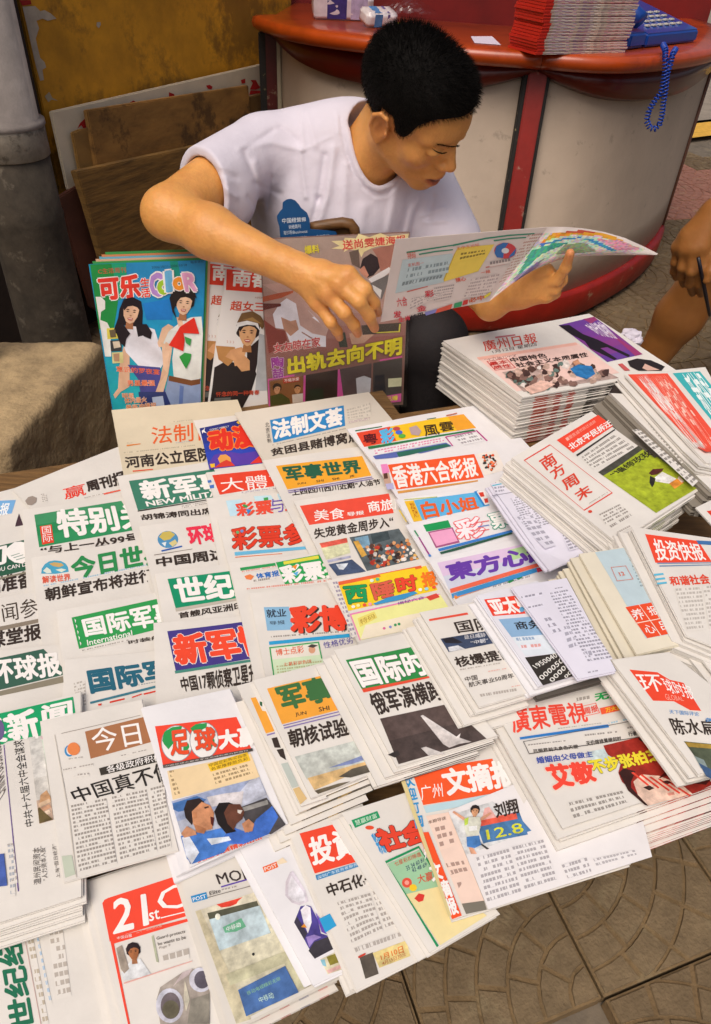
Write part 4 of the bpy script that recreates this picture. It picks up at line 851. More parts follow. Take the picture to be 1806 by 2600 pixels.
s.text((RO(530, 565, 670, 545, 672, 560, 532, 582), '8a8078'), (RO(500, 650, 755, 600, 758, 618, 505, 668), '8a8078'), (RO(590, 690, 720, 675, 724, 698, 595, 718), '8a8078'), (RO(975, 535, 1185, 488, 1188, 502, 980, 550), '8a8078'),
       (RO(570, 940, 860, 880, 950, 1410, 640, 1495), '6e645c'), (RO(895, 870, 1185, 810, 1275, 1310, 975, 1395), '6e645c'), (RO(1215, 800, 1330, 770, 1390, 1280, 1295, 1310), '6e645c'))
s.art('printed_margin', p(RO(500, 1352, 582, 1342, 612, 1500, 530, 1530), 'c2cbb8'), p(RO(442, 372, 447, 371, 560, 1000, 625, 1525, 618, 1528, 550, 1000), 'cbc4b8'))
s = flat('newspaper with a red rounded block reading 21st C and two big mugs, bottom left', .5225, [*RS(712, 445), *RS(1560, 175), *RS(2000, 1540), *RS(1040, 1780)], LAY, leaves=4)
s.art('masthead', p(RS(832, 620, 850, 592, 880, 578, 1500, 380, 1600, 700, 900, 905, 892, 935), 'ee4a34'), p(RS(832, 620, 900, 905, 925, 945, 1064, 1640, 1048, 1645), 'ee4a34'), p(RS(888, 905, 1620, 720, 1620, 740, 925, 948), 'ee4a34'),
      t(RS(925, 595, 1180, 550, 1205, 790, 925, 865), '21', WH, .02), t(RS(1210, 690, 1290, 670, 1300, 745, 1215, 770), 'st', WH, .015), t(RS(1268, 520, 1500, 450, 1540, 640, 1290, 700), 'C', WH, .0), p(RS(1305, 738, 1500, 690, 1500, 698, 1308, 746), WH), t(RS(950, 895, 1070, 868, 1074, 895, 955, 915), '中国日报', WH, .0), t(RS(1105, 845, 1312, 785, 1316, 812, 1110, 868), '二十一世纪英文报', 'f0c0b0', .0))
s.art('headline', t(RS(1268, 895, 1500, 835, 1504, 868, 1274, 925), 'Guard protects', '6a625a', .01), t(RS(1280, 940, 1505, 880, 1508, 910, 1284, 965), 'he wants to be', '6a625a', .01), t(RS(1290, 975, 1380, 950, 1384, 975, 1294, 998), 'Page 9', 'a09488', .0), p(RS(1005, 1265, 1560, 1085, 1560, 1092, 1008, 1275), 'e0a8a0'))
s.art('printed_photo', p(RS(1060, 1090, 1140, 1070, 1230, 1200, 1000, 1250, 985, 1180), 'e6e8ea'), p(RS(945, 985, 990, 960, 1050, 1150, 1010, 1190, 980, 1150), 'a89a8c'), p(RS(1230, 890, 1245, 880, 1290, 1100, 1270, 1095), 'b5b89c'),
      *portrait(s, RS, 1085, 1020, 62, 'a8683f', '2a1c20', -.12, False, False), m=M_PHOTO)
s.art('printed_mugs', p(RS(1270, 1400, 1300, 1300, 1480, 1180, 1560, 1150, 1700, 1180, 1700, 1600, 1380, 1640, 1300, 1596), 'a59a90'), p(RS(1400, 1300, 1480, 1180, 1560, 1150, 1530, 1200, 1440, 1260), 'c8b8b8'), p(RS(*fl(gl(1378, 1448, 112, 140, 24))), 'c9c8d4'), p(RS(*fl(gl(1384, 1450, 80, 108, 24))), '6f6468'), p(RS(*fl(gl(1386, 1480, 68, 74, 20))), '6a6450'), p(RS(*fl(gl(1630, 1240, 96, 100, 20))), 'c9c8d4'), p(RS(*fl(gl(1640, 1240, 64, 72, 20))), '5a5460'),
      p(RS(1500, 1240, 1540, 1400, 1510, 1500, 1490, 1400), 'cfc8b4'), p(RS(1550, 1400, 1700, 1350, 1700, 1596, 1520, 1596), '8a8478'), m=M_PHOTO)
s.text((RS(1310, 1050, 1530, 985, 1540, 1070, 1325, 1120), 'a09488', None, .006))
s.rest(3, .004, fan=(-.004, -.001), label='copy lying beneath the paper with the red 21st block', group='copies beneath the red 21st block')
s = flat('grey newspaper headed MORNING with two screens pictured, at the bottom edge', .529, [*RT(112, 200), *RT(770, 5), *RT(1545, 1180), *RT(590, 1650)], LAY, leaves=4, col=srgb('d8d3cb'))
s.art('masthead', t(RT(470, 385, 1060, 250, 1090, 350, 500, 465), 'MORNING', '3a3030', .012), p(RT(515, 480, 900, 370, 900, 382, 517, 492), '5a3fa0'), b(RT(270, 562, 395, 528, 408, 582, 285, 615), '2f8ac4'), t(RT(285, 575, 390, 545, 396, 575, 292, 605), 'POST', WH, .01), t(RT(420, 525, 510, 500, 514, 530, 425, 556), 'Elite', '4a4440', .01), p(RT(405, 572, 840, 455, 840, 459, 405, 578), '6a625a'))
s.text((RT(515, 505, 640, 475, 642, 498, 518, 526), '8a8078'))
s.art('printed_photo', g(RT(308, 685, 830, 515, 1250, 1285, 640, 1596), 'e0d8c0', 'ddd6be', 'd2ccb0', 'cfc8b0', 'd6cfb8'), p(RT(308, 685, 350, 672, 760, 1560, 640, 1596), 'd2c8a8'), p(RT(480, 630, 690, 570, 655, 600, 640, 625, 590, 645, 520, 655), 'd8402e'), b(RT(405, 700, 805, 600, 920, 860, 505, 1000), '5a5a48'), b(RT(420, 752, 828, 638, 918, 860, 505, 1005), 'c3d6dc'),
      p(RT(530, 815, 680, 740, 720, 810, 640, 850, 550, 860), '6ab08a'), t(RT(555, 815, 670, 770, 680, 810, 565, 850), '中移动', 'f0f4f4', .01), p(RT(*fl(gl(490, 730, 22, 26, 10))), 'f0eedc'), p(RT(*fl(gl(778, 1035, 11, 13, 10))), '2a2a28'),
      p(RT(555, 1200, 1040, 1010, 1200, 1300, 1140, 1320, 1030, 1110, 590, 1290), 'c0bc9c'), g(RT(655, 1325, 1035, 1130, 1145, 1345, 720, 1540), '5f8a94', '4a6ea0', '4a70b0', '5a74b0'), t(RT(720, 1340, 990, 1215, 1000, 1245, 735, 1370), '移动电视精彩无限', '8ac090', .0), t(RT(815, 1390, 930, 1340, 950, 1390, 835, 1430), '中移动', 'c0e0d8', .01), m=M_PHOTO)
s.rest(4, .0042, fan=(-.0035, .001), label='copy lying beneath the grey paper headed MORNING', group='copies beneath the grey paper headed MORNING', side=BLK_('ded8d0', 'ded8d0', 'ded8d0', 'd2ccc4', 'b8544c', 'd8d0c8', 'c84438', 'ded8d0', '6a6a90', 'd8d0c8', 'd0463a', 'd8d0c8'))
s = flat('white newspaper with a small orange POST tag and a dark purple picture', .536, [*RT(648, 150), *RT(1010, -25), *RT(1580, 1140), *RT(1262, 1292)], LAY, col=WHITE)
s.art('masthead', b(RT(852, 330, 965, 285, 980, 330, 868, 375), 'ea6a30'), t(RT(865, 335, 962, 298, 970, 325, 874, 365), 'POST', WH, .01), p(RT(965, 285, 1015, 252, 1055, 290, 985, 310), 'ecd8b8'))
s.art('printed_photo', p(RT(1035, 560, 1040, 450, 1075, 370, 1100, 360, 1200, 520, 1225, 610, 1150, 640, 1090, 620), 'd8cfd8'), p(RT(1060, 560, 1062, 470, 1085, 400, 1190, 540, 1200, 600, 1140, 620, 1095, 600), 'e6e2e8'), p(RT(1160, 650, 1108, 780, 1190, 920, 1275, 1075, 1435, 990, 1385, 890, 1325, 870, 1300, 760, 1245, 650, 1210, 640), '4a3f8c'),
      p(RT(1108, 780, 1190, 920, 1215, 870, 1130, 730), '3f3a4c'), p(RT(1225, 1010, 1270, 940, 1400, 890, 1435, 990, 1275, 1075), '3a363e'), p(RT(1160, 680, 1200, 640, 1240, 660, 1250, 780, 1220, 870, 1190, 800), 'e8e4ea'), p(RT(1205, 900, 1270, 880, 1330, 900, 1270, 930, 1230, 985), '9a84c8'), p(RT(1280, 700, 1310, 740, 1380, 880, 1330, 860), '6a4fb8'), p(RT(1165, 820, 1190, 790, 1212, 825), 'f09a30'), m=M_PHOTO)
s.art('printed_thumbnail', p(RT(1320, 1080, 1450, 1015, 1530, 1150, 1380, 1200), 'e0d8b8'), p(RT(1370, 1060, 1450, 1030, 1480, 1100, 1400, 1130), '8a8030'), p(RT(1370, 1170, 1530, 1100, 1540, 1130, 1390, 1195), 'e8b8b0'), p(RT(1320, 1085, 1355, 1080, 1370, 1140, 1340, 1130), '8ac0d0'), m=M_PHOTO)
s.rest(1, .003, fan=(-.003, 0), label='copy lying beneath the white paper with the POST tag', group='copies beneath the white paper with the POST tag')
# ---- football stack
s = flat('top newspaper with two globes on a red band and two cheering men in blue shirts', .5495, [*RP(35, 150), *RP(745, -8), *RP(1220, 1085), *RP(432, 1442)], LAY, col=WHITE, leaves=3)
s.art('masthead', b(RP(140, 302, 800, 222, 930, 500, 205, 618), 'ee4a34'), p(RP(*fl(gl(318, 440, 128, 148, 26))), '8a9098'), p(RP(*fl(gl(318, 440, 122, 142, 26))), 'eeeae6'), p(RP(*fl(gl(538, 415, 118, 148, 26))), '8a9098'), p(RP(*fl(gl(538, 415, 112, 142, 26))), 'eeeae6'),
      p(RP(200, 420, 215, 350, 280, 310, 360, 300, 350, 350, 300, 380, 290, 440, 250, 490, 215, 450), '2f9a50'), p(RP(370, 470, 410, 440, 420, 470, 395, 510, 370, 495), '2f9a50'), p(RP(425, 320, 470, 285, 560, 275, 560, 310, 500, 340, 450, 345), '2f9a50'), p(RP(560, 400, 620, 405, 625, 440, 580, 500, 560, 450), '2f9a50'),
      t(RP(262, 350, 405, 330, 415, 525, 275, 540), '足', 'e8502c', .035, .05, '7a7470'), t(RP(455, 330, 620, 310, 640, 480, 480, 515), '球', 'e8502c', .035, .05, '7a7470'), t(RP(650, 345, 960, 300, 980, 450, 670, 490), '大赢', WH, .055), b(RP(205, 622, 930, 482, 935, 506, 210, 648), '4a4440'), t(RP(220, 628, 890, 496, 892, 508, 224, 640), '中国足球大赢家专业足球彩票分析周刊', 'd8d0c8', .0))
s.art('printed_box', b(RP(240, 668, 915, 520, 990, 715, 285, 900), 'ecd2a6'), b(RP(565, 610, 890, 510, 915, 580, 592, 672), 'eec22c'), t(RP(578, 605, 880, 520, 884, 545, 582, 635), '中国足彩购买指南', '6a5020', .0), t(RP(592, 640, 892, 548, 896, 575, 598, 665), '名家推荐胜负彩', '6a5020', .0))
s.text((RP(250, 665, 565, 615, 620, 790, 300, 880), '7a6040', 'ecd2a6', .0034), (RP(600, 690, 915, 600, 960, 690, 630, 790), '7a6040', 'ecd2a6', .0034))
s.art('printed_photo', g(RP(275, 915, 985, 710, 1160, 1110, 425, 1425), '8f9fc8', 'aeb6cc', 'b8b8c0', '7080a8'), p(RP(285, 930, 480, 870, 560, 900, 420, 980, 330, 1000, 290, 980), '4a78b8'), p(RP(900, 750, 985, 712, 1040, 850, 820, 960, 770, 900), 'c8ccdc'), p(RP(820, 965, 1045, 880, 1200, 1100, 1080, 1180, 900, 1120), '4a4648'), p(RP(760, 990, 1050, 900, 1060, 935, 780, 1020), '9a9894'),
      p(RP(560, 880, 700, 850, 860, 830, 840, 960, 700, 940, 600, 960), 'd8d2d4'), p(RP(350, 1200, 400, 1180, 560, 1160, 680, 1130, 760, 1240, 700, 1330, 440, 1425, 400, 1380), '4a80d0'), p(RP(700, 1200, 760, 1120, 900, 1170, 960, 1060, 1090, 950, 1140, 1040, 1060, 1180, 860, 1260, 740, 1260), '4270c8'), p(RP(360, 1210, 420, 1200, 500, 1330, 440, 1425, 395, 1360), 'dfe4ee'), p(RP(560, 1220, 740, 1200, 760, 1230, 600, 1270), 'dde4ec'),
      p(RP(375, 980, 400, 910, 500, 890, 540, 920, 480, 990, 440, 1110, 390, 1050), '2f2220'), p(RP(440, 1000, 520, 920, 590, 950, 620, 1010, 605, 1140, 560, 1150, 490, 1160, 450, 1100), 'cf9068'), p(RP(455, 1100, 560, 1140, 540, 1180, 480, 1170), 'b87a54'), p(RP(590, 1040, 622, 1050, 612, 1120, 596, 1100), '5a2018'), p(RP(540, 965, 575, 955, 578, 968, 545, 978), '4a3024'), p(RP(448, 1010, 480, 1005, 485, 1050, 455, 1060), 'c08058'),
      p(RP(622, 1000, 660, 930, 740, 925, 800, 950, 740, 1000, 730, 1080, 800, 1160, 720, 1180, 650, 1100), '1f1818'), p(RP(700, 1010, 740, 940, 830, 940, 865, 1000, 850, 1060, 800, 1100, 780, 1150, 730, 1100), '6a4030'), p(RP(810, 985, 850, 990, 835, 1020, 812, 1010), 'e0d8d0'), p(RP(355, 1180, 400, 1120, 470, 1160, 480, 1190, 380, 1215), 'cf9470'), p(RP(845, 1100, 900, 1060, 945, 1100, 930, 1160, 870, 1170), 'cc8e68'), m=M_PHOTO)
s.art('caption', t(RP(475, 1378, 1000, 1180, 1010, 1215, 490, 1415), '英超联赛精彩出击', 'e0553a', .03, .06, 'f0e4e0'))
s.rest(4, .0042, fan=(-.0045, .0002), label='white copy lying beneath the football paper with two globes', group='copies beneath the football paper', col=WHITE)
# ---- securities paper and lottery community paper at the front edge
s = flat('newspaper with two white brush characters on a red square and a blue tab, front edge', .5445, [*RQ(195, 500), *RQ(700, 372), *RQ(1205, 1365), *RQ(680, 1632)], LAY, leaves=4)
s.art('masthead', b(RQ(295, 572, 620, 485, 770, 738, 398, 842), 'e9482f'), t(RQ(352, 610, 645, 525, 690, 720, 385, 785), '投資', WH, .035), b(RQ(402, 855, 770, 740, 790, 765, 412, 888), '3f86b8'), t(RQ(415, 860, 740, 750, 745, 770, 420, 882), '深圳广东投资者服务周刊', 'd8e8f0', .0))
s.art('headline', t(RQ(468, 920, 960, 755, 985, 840, 500, 1000), '中石化平稳上', BK, .03))
s.art('blue_tab', b(RQ(428, 1148, 500, 1112, 545, 1195, 470, 1242), '2f9fd4'))
s.art('printed_box', p(RQ(700, 1410, 790, 1375, 830, 1520, 740, 1555), '5a5248'), b(RQ(790, 1380, 1015, 1295, 1045, 1400, 835, 1480), 'f0dc94'), t(RQ(840, 1395, 990, 1330, 1000, 1375, 850, 1430), '1月10日', 'e07a30', .02), t(RQ(850, 1440, 1010, 1370, 1015, 1400, 858, 1465), '4月15日30元', 'c05a30', .0), t(RQ(1040, 1290, 1100, 1265, 1105, 1305, 1048, 1325), '广深', 'd0503c', .0), p(RQ(*fl(gl(1015, 1255, 24, 24, 14))), 'd85a4a'), p(RQ(*fl(gl(1015, 1255, 13, 13, 10))), 'e6ddd4'), p(RQ(690, 1405, 740, 1380, 742, 1392, 694, 1418), 'c8402e'), m=M_PHOTO)
s.text((RQ(720, 905, 870, 860, 874, 885, 728, 940), '8a8078', None, .005), (RQ(545, 1040, 770, 975, 860, 1230, 650, 1330), '8a8078', None, .0034), (RQ(780, 970, 905, 920, 1000, 1180, 880, 1225), '8a8078', None, .0034), (RQ(660, 1350, 1000, 1230, 1010, 1280, 680, 1400), '9a9088', None, .0034), (RQ(1065, 1330, 1150, 1290, 1180, 1360, 1100, 1400), '9a80a8', None, .0034))
s.rest(2, .0045, fan=(-.005, -.001), label='copy lying beneath the paper with the red square and blue tab', group='copies beneath the red square paper')
s = flat('newspaper with a green-framed lottery box and red shadowed characters, front edge', .5515, [*RQ(578, 440), *RQ(1010, 300), *RQ(1640, 1110), *RQ(1172, 1378)], LAY)
s.art('masthead', b(RQ(645, 488, 820, 425, 840, 470, 670, 540), '1f9560'), t(RQ(665, 492, 812, 440, 820, 470, 678, 525), '慧赢财富', 'd8ecd8', .0), p(RQ(640, 520, 670, 600, 655, 560, 630, 515), '1f9560'), p(RQ(*fl(gl(768, 538, 30, 14, 12))), 'e05030'), t(RQ(775, 585, 825, 570, 890, 700, 845, 715), '彩票', '3f9ad4', .035), t(RQ(800, 560, 1130, 480, 1160, 625, 870, 700), '社会', 'e0442e', .06, .085, '2f2420'),
      p(RQ(872, 765, 1100, 660, 1180, 800, 1310, 940, 1310, 950, 1100, 676, 882, 778, 1235, 1335, 1222, 1345), '17905a'))
s.art('printed_box', p(RQ(890, 780, 1105, 685, 1300, 940, 1010, 990), '9cc8a0'), p(RQ(1015, 985, 1290, 920, 1560, 1130, 1245, 1330), 'ead9a0'), p(RQ(*fl(gl(1020, 908, 34, 34, 14))), 'e0503c'), p(RQ(*fl(gl(1020, 908, 16, 16, 10))), 'f0a090'), p(RQ(*fl(gl(1062, 942, 26, 24, 12))), 'f0c82c'), p(RQ(1070, 1015, 1100, 980, 1140, 990, 1130, 1030, 1100, 1040), 'd83a30'), t(RQ(1085, 860, 1190, 830, 1200, 890, 1100, 915), '大赢', 'd04a34', .01),
      t(RQ(930, 770, 1110, 700, 1118, 730, 940, 800), '七星彩扣除值', 'd04a34', .0), t(RQ(1010, 800, 1130, 740, 1134, 768, 1020, 830), '35 34 60 81', '2a3a6a', .0), t(RQ(1050, 815, 1150, 772, 1154, 800, 1058, 842), '42 48 69', '2a3a6a', .0))
s.text((RQ(1100, 1050, 1280, 1000, 1330, 1110, 1150, 1170), '6a5a30', 'ead9a0', .0042), (RQ(1160, 1180, 1330, 1115, 1500, 1160, 1250, 1310), '8a4a28', 'ead9a0', .0042))
s.rest(2, .003, fan=(-.004, 0), label='copy lying beneath the green-framed lottery paper', group='copies beneath the green-framed lottery paper')
# ---- digest paper
s = flat('newspaper titled in white on orange with 12.8 on a scoreboard in its picture', .5575, [*RQ(958, 120), (1500, 1832), (1600, 2195), *RQ(1326, 1156)], LAY)
s.art('masthead', b(RQ(1055, 158, 1596, 72, 1680, 300, 1130, 385), 'ee5a2a'), t(RQ(1105, 255, 1255, 235, 1265, 330, 1120, 355), '广州', 'f4f0ea', .0), t(RQ(1245, 155, 1720, 75, 1760, 250, 1300, 318), '文摘报', WH, .045), b(RQ(1130, 395, 1596, 310, 1610, 355, 1150, 440), 'b8d4dc'))
s.text((RQ(1145, 400, 1590, 318, 1600, 348, 1158, 432), '7a98a8', 'b8d4dc', .0036))
s.art('margin_print', t(RQ(985, 180, 1050, 172, 1130, 545, 1070, 550), '欢迎', '3f98d0', .02) if False else t(RQ(980, 190, 1045, 180, 1075, 255, 1000, 268), '欢', '3494d0', .035), t(RQ(1010, 280, 1070, 268, 1092, 345, 1030, 358), '迎', '3494d0', .035), t(RQ(1040, 375, 1095, 365, 1112, 435, 1058, 448), '订', '3494d0', .035), t(RQ(1065, 465, 1120, 455, 1132, 530, 1082, 545), '阅', '3494d0', .035),
      p(RQ(1095, 575, 1165, 568, 1390, 1130, 1325, 1155), 'ee5528'), t(RQ(1128, 690, 1165, 680, 1180, 740, 1142, 750), '州', WH, .02), t(RQ(1165, 790, 1235, 770, 1265, 880, 1195, 900), '文', WH, .045), t(RQ(1222, 905, 1290, 890, 1330, 1000, 1262, 1015), '摘', WH, .045), t(RQ(1272, 1025, 1335, 1010, 1370, 1115, 1305, 1130), '报', WH, .045), p(RQ(960, 175, 990, 172, 1320, 1135, 1300, 1140), 'd8c890'))
s.art('pink_column', p(RQ(1148, 460, 1300, 435, 1545, 1040, 1400, 1075), 'ecd0c0'), t(RQ(1160, 492, 1280, 462, 1284, 485, 1166, 515), '本期导读', '5a3a30', .01), p(RQ(1390, 1050, 1540, 1030, 1560, 1090, 1420, 1120), '7a7468'))
s.text((RQ(1200, 540, 1310, 515, 1345, 660, 1245, 690), '8a6a60', 'ecd0c0', .005), (RQ(1275, 780, 1400, 760, 1440, 850, 1320, 880), '8a6a60', 'ecd0c0', .005), (RQ(1350, 910, 1455, 890, 1480, 960, 1380, 990), '8a6a60', 'ecd0c0', .005))
s.rest(3, .0035, fan=(.006, -.003), label='orange-edged copy lying beneath the digest with the scoreboard picture', group='copies beneath the digest with the scoreboard', side=BLK_('ee5528', 'ded8d0', 'e8603a', 'ded8d0', 'c8b8a0', '8a8478', 'ded8d0', 'ded8d0'))
s = flat('loose inner page of small type, its white corner jutting past the front edge', .560, [*RQ(1300, 425), (1580, 1880), *RU(1298, 150), *RU(476, 412)], LAY, leaves=1, th=.0008, col=srgb('e6e2e2'))
s.art('printed_photo', b(RQ(1310, 455, 1596, 360, 1860, 560, 1420, 720), 'dfe0e0'), b(RQ(1500, 545, 1780, 470, 1860, 560, 1535, 645), '4a78a8'), b(RR(40, 880, 310, 820, 370, 975, 80, 1030), '4c7cac'), b(RR(45, 870, 290, 830, 300, 870, 50, 920), 'e8604a'), p(RR(80, 800, 110, 790, 160, 860, 60, 880), 'e8b0a8'),
      t(RR(88, 945, 320, 895, 345, 960, 100, 1010), '12.8', 'd8d83a', .012), t(RR(135, 775, 290, 735, 310, 830, 160, 865), '刘翔', BK, .03), p(RR(60, 1035, 110, 1070, 95, 1076, 50, 1040), '3a3838'),
      *portrait(s, RQ, 1478, 432, 34, 'd8a078', '2a2020', .1, False, False), p(RQ(1405, 485, 1440, 470, 1510, 470, 1520, 510, 1500, 600, 1425, 605, 1412, 560), 'd8d8c8'), p(RQ(1405, 485, 1435, 472, 1430, 520, 1408, 530), 'b8d050'), p(RQ(1420, 605, 1505, 595, 1520, 660, 1475, 680, 1425, 670), '4a80c0'), p(RQ(1435, 535, 1490, 530, 1492, 560, 1440, 568), 'f0f0ee'), p(RQ(1400, 495, 1325, 440, 1335, 430, 1412, 478), 'dba080'), p(RQ(1515, 478, 1580, 440, 1590, 450, 1520, 500), 'dba080'), p(RQ(1435, 675, 1465, 680, 1490, 720, 1450, 720), 'dba080'), m=M_PHOTO)
s.text((RR(20, 1130, 240, 1070, 330, 1370, 100, 1440), '8a8488', None, .0034), (RR(260, 1060, 470, 1010, 570, 1290, 350, 1355), '8a8488', None, .0034), (RR(590, 1180, 760, 1130, 800, 1240, 640, 1285), '8a8488', None, .0034), (RR(800, 1140, 1080, 1080, 1100, 1120, 830, 1200), '9a9498', None, .0034))
# ---- military stack
ST = 'newspaper topping a thick stack'
s = flat('top newspaper of the stack with a green title on amber and a beach picture', .566, [*RL(775, 1045), *RL(1385, 885), *RQ(915, 112), *RQ(372, 338)], LAY)
s.art('masthead', b(RL(888, 1112, 1420, 982, 1640, 1240, 1010, 1402), 'eea43c'), t(RL(955, 1105, 1780, 905, 1830, 1100, 1030, 1290), '军事世界', '3f7040', .045), t(RL(1115, 1310, 1205, 1295, 1210, 1330, 1122, 1345), 'JUN', BK, .01), t(RL(1305, 1265, 1390, 1250, 1395, 1285, 1312, 1300), 'SHI', BK, .01), t(RL(1475, 1220, 1560, 1200, 1565, 1235, 1482, 1250), 'SHI', BK, .01), p(RL(1018, 1412, 1596, 1265, 1600, 1273, 1022, 1420), '8a7ab0'), p(RL(1024, 1432, 1620, 1285, 1620, 1293, 1028, 1442), '8a7ab0'))
s.art('headline', t(RL(1050, 1455, 1760, 1290, 1790, 1440, 1085, 1596), '朝核试验刺激', BK, .03))
s.art('printed_photo', g(RQ(262, 60, 780, -80, 930, 90, 345, 215), 'b8c0b8', 'c4c8c0', 'b4bcb8'), p(RQ(490, 135, 640, 80, 780, 25, 800, 60, 640, 110), '7f8cb8'), p(RQ(348, 205, 800, 75, 910, 90, 820, 150, 640, 180, 480, 250, 395, 285), 'dcb880'), p(RQ(560, 195, 650, 140, 760, 110, 900, 100, 915, 115, 760, 165, 640, 200), '5f584c'), p(RQ(395, 290, 560, 240, 640, 225, 560, 262, 420, 312), '6a5f4c'), m=M_PHOTO)
s.rest(7, .0038, fan=(-.0062, .0035), label='copy fanned out beneath the amber-banded stack top with the beach picture', group='copies in the amber-banded stack', side=BLK_('d0c8b8', '6a6050', '8a7a58', '57503f', 'c0a060', '5a5040', '6f6858', '4a4438'))
tp = s
u_ = Sheet('newspaper', 'second copy of the amber-banded stack with a slice of its band showing at the left', group=LAY); u_.plane(.5615).quad(*RL(640, 1090), *RL(800, 1046), *RQ(480, 335), *RQ(305, 395)); u_.build(th=.002, leaves=1)
u_.art('masthead', p(RL(755, 1190, 828, 1180, 950, 1460, 880, 1480), 'eea43c'), p(RL(828, 1215, 850, 1225, 850, 1260, 832, 1250), '2f6040'), p(RL(885, 1490, 950, 1470, 955, 1480, 890, 1500), '8a7ab0'), p(RL(925, 1520, 970, 1510, 1000, 1596, 950, 1596), BK), p(RQ(140, 15, 185, 5, 205, 85, 165, 60), BK), p(RQ(170, 110, 215, 100, 290, 260, 245, 275), 'bcc4bc'), p(RQ(250, 280, 292, 265, 345, 345, 300, 385), 'd8b880'))
# ---- international times
s = flat('top newspaper titled in white on green with a jet wing on a dark sky', .582, [*RM(-5, 795), *RM(640, 640), (1262, 1868), (1008, 1945)], LAY)
s.art('masthead', b(RM(90, 875, 620, 772, 775, 1010, 220, 1110), '2f8a46'), t(RM(120, 890, 700, 790, 770, 990, 230, 1092), '国际时', WH, .04, .055, '3a4a3a'), p(RM(220, 1112, 775, 1008, 782, 1022, 235, 1140), 'e05038'))
s.art('headline', t(RM(260, 1155, 940, 1010, 990, 1170, 345, 1320), '俄军演横跨三', BK, .03))
s.art('printed_photo', g(RM(368, 1350, 920, 1235, 1230, 1520, 520, 1720), '5f504c', '5a4a46', '3f3836'), p(RM(697, 1330, 715, 1322, 985, 1500, 1110, 1545, 1010, 1560, 930, 1590, 880, 1560), 'dcd4d0'), p(RM(700, 1590, 740, 1580, 900, 1640, 760, 1650), 'cfc8c4'), p(RM(985, 1505, 1020, 1475, 1010, 1520), 'e4dcd8'), p(RQ(890, 40, 960, 10, 975, 40, 940, 60), '3a3432'), m=M_PHOTO)
s.rest(4, .004, fan=(-.006, .002), label='copy beneath the green-titled paper with the jet wing', group='copies beneath the jet wing paper', side=BLK_('d0c8c0', 'c8c0b8', '4a423e', '3f3834', '3a3432', '57504a', '3a3432', '4a423e'))
# ---- nuclear headline stack
s = flat('top newspaper of a tall stack with a thin red rule and a blue-black picture strip', .602, [*RM(690, 488), *RM(1190, 395), *RM(1690, 1105), *RM(1168, 1262)], LAY)
s.art('masthead', p(RM(765, 545, 1075, 492, 1085, 508, 768, 562), 'e0503c'), t(RM(965, 570, 1260, 520, 1290, 625, 1005, 660), '国防', BK, .02))
s.art('printed_photo', g(RM(858, 705, 1220, 645, 1300, 740, 925, 815), '6f7f98', '3f4c68', '2f3a50'), p(RM(870, 705, 960, 695, 1040, 735, 1000, 745, 900, 740), '2a2830'), p(RM(920, 775, 1000, 760, 1060, 790, 930, 812), 'dfe0e4'), t(RM(1045, 680, 1220, 655, 1226, 690, 1055, 712), '是日威胁', 'e0e0e4', .01), t(RM(1100, 725, 1240, 700, 1246, 735, 1110, 755), '“中朝”', 'e0e0e4', .01), m=M_PHOTO)
s.art('headline', t(RM(960, 860, 1420, 780, 1470, 860, 1000, 940), '核爆提前', BK, .03), t(RM(1050, 1020, 1150, 1000, 1160, 1040, 1062, 1058), '中国', BK, .01), t(RM(1080, 1065, 1445, 985, 1455, 1025, 1092, 1105), '航天事业50周年', BK, .01))
s.text((RM(1010, 955, 1340, 900, 1344, 916, 1015, 975), 'a09488'), (RM(1240, 970, 1390, 945, 1393, 958, 1244, 984), 'e09080'), (RM(1170, 1160, 1470, 1110, 1480, 1150, 1190, 1200), '9a8e84'), (RM(1430, 1095, 1510, 1080, 1512, 1092, 1433, 1108), 'e09080'))
s.rest(8, .0046, fan=(-.0058, .0022), label='copy fanned beneath the stack top with the red rule', group='copies in the red-ruled stack')
# ---- asia pacific, receipts
s = flat('near-black newspaper lying under the blue-skied business paper', .598, [*RN(240, 800), *RN(840, 640), *RN(920, 770), *RN(330, 935)], LAY, col=srgb('57514b'))
s = flat('newspaper with white on red characters and rows of big zeros on black', .612, [*RN(-112, 180), *RN(330, 70), *RN(820, 690), *RN(342, 832)], LAY, col=srgb('dfdee6'))
s.art('masthead', b(RN(-60, 210, 170, 180, 245, 310, 5, 330), 'e8442e'), t(RN(-40, 215, 150, 190, 205, 300, 25, 322), '亚太', WH, .05), p(RN(160, 190, 200, 230, 225, 280, 185, 255), 'f0ece8'), p(RN(*fl(gl(215, 282, 18, 20, 12))), '5fa0c8'))
s.art('printed_photo', g(RN(45, 355, 320, 330, 500, 600, 240, 620), '3f74b8', '9cc0dc', 'd8e2ea', 'e6e8ee'), t(RN(155, 375, 440, 345, 460, 410, 180, 430), '商务旅', '2a2a2e', .02))
s.art('number_band', p(RN(238, 632, 490, 598, 610, 760, 370, 835, 345, 800), '35302c'), t(RN(290, 690, 455, 595, 480, 625, 325, 712), '1950040', 'e8e6e0', .012), t(RN(335, 775, 530, 605, 545, 640, 365, 800), '0000500', 'e8e6e0', .012), t(RN(410, 795, 545, 660, 565, 690, 440, 815), '00005', 'e8e6e0', .012), t(RN(520, 770, 590, 700, 600, 725, 540, 785), '000', 'e8e6e0', .012))
s.text((RN(165, 490, 300, 480, 320, 520, 180, 530), '6a90b8', 'dde4ea', .004), (RN(195, 545, 350, 530, 362, 570, 212, 580), 'd87868', 'e2e4ec', .004))
s.rest(4, .0038, fan=(-.0052, .001), label='white copy beneath the paper with rows of zeros', group='copies beneath the rows of zeros paper', col=WHITE)
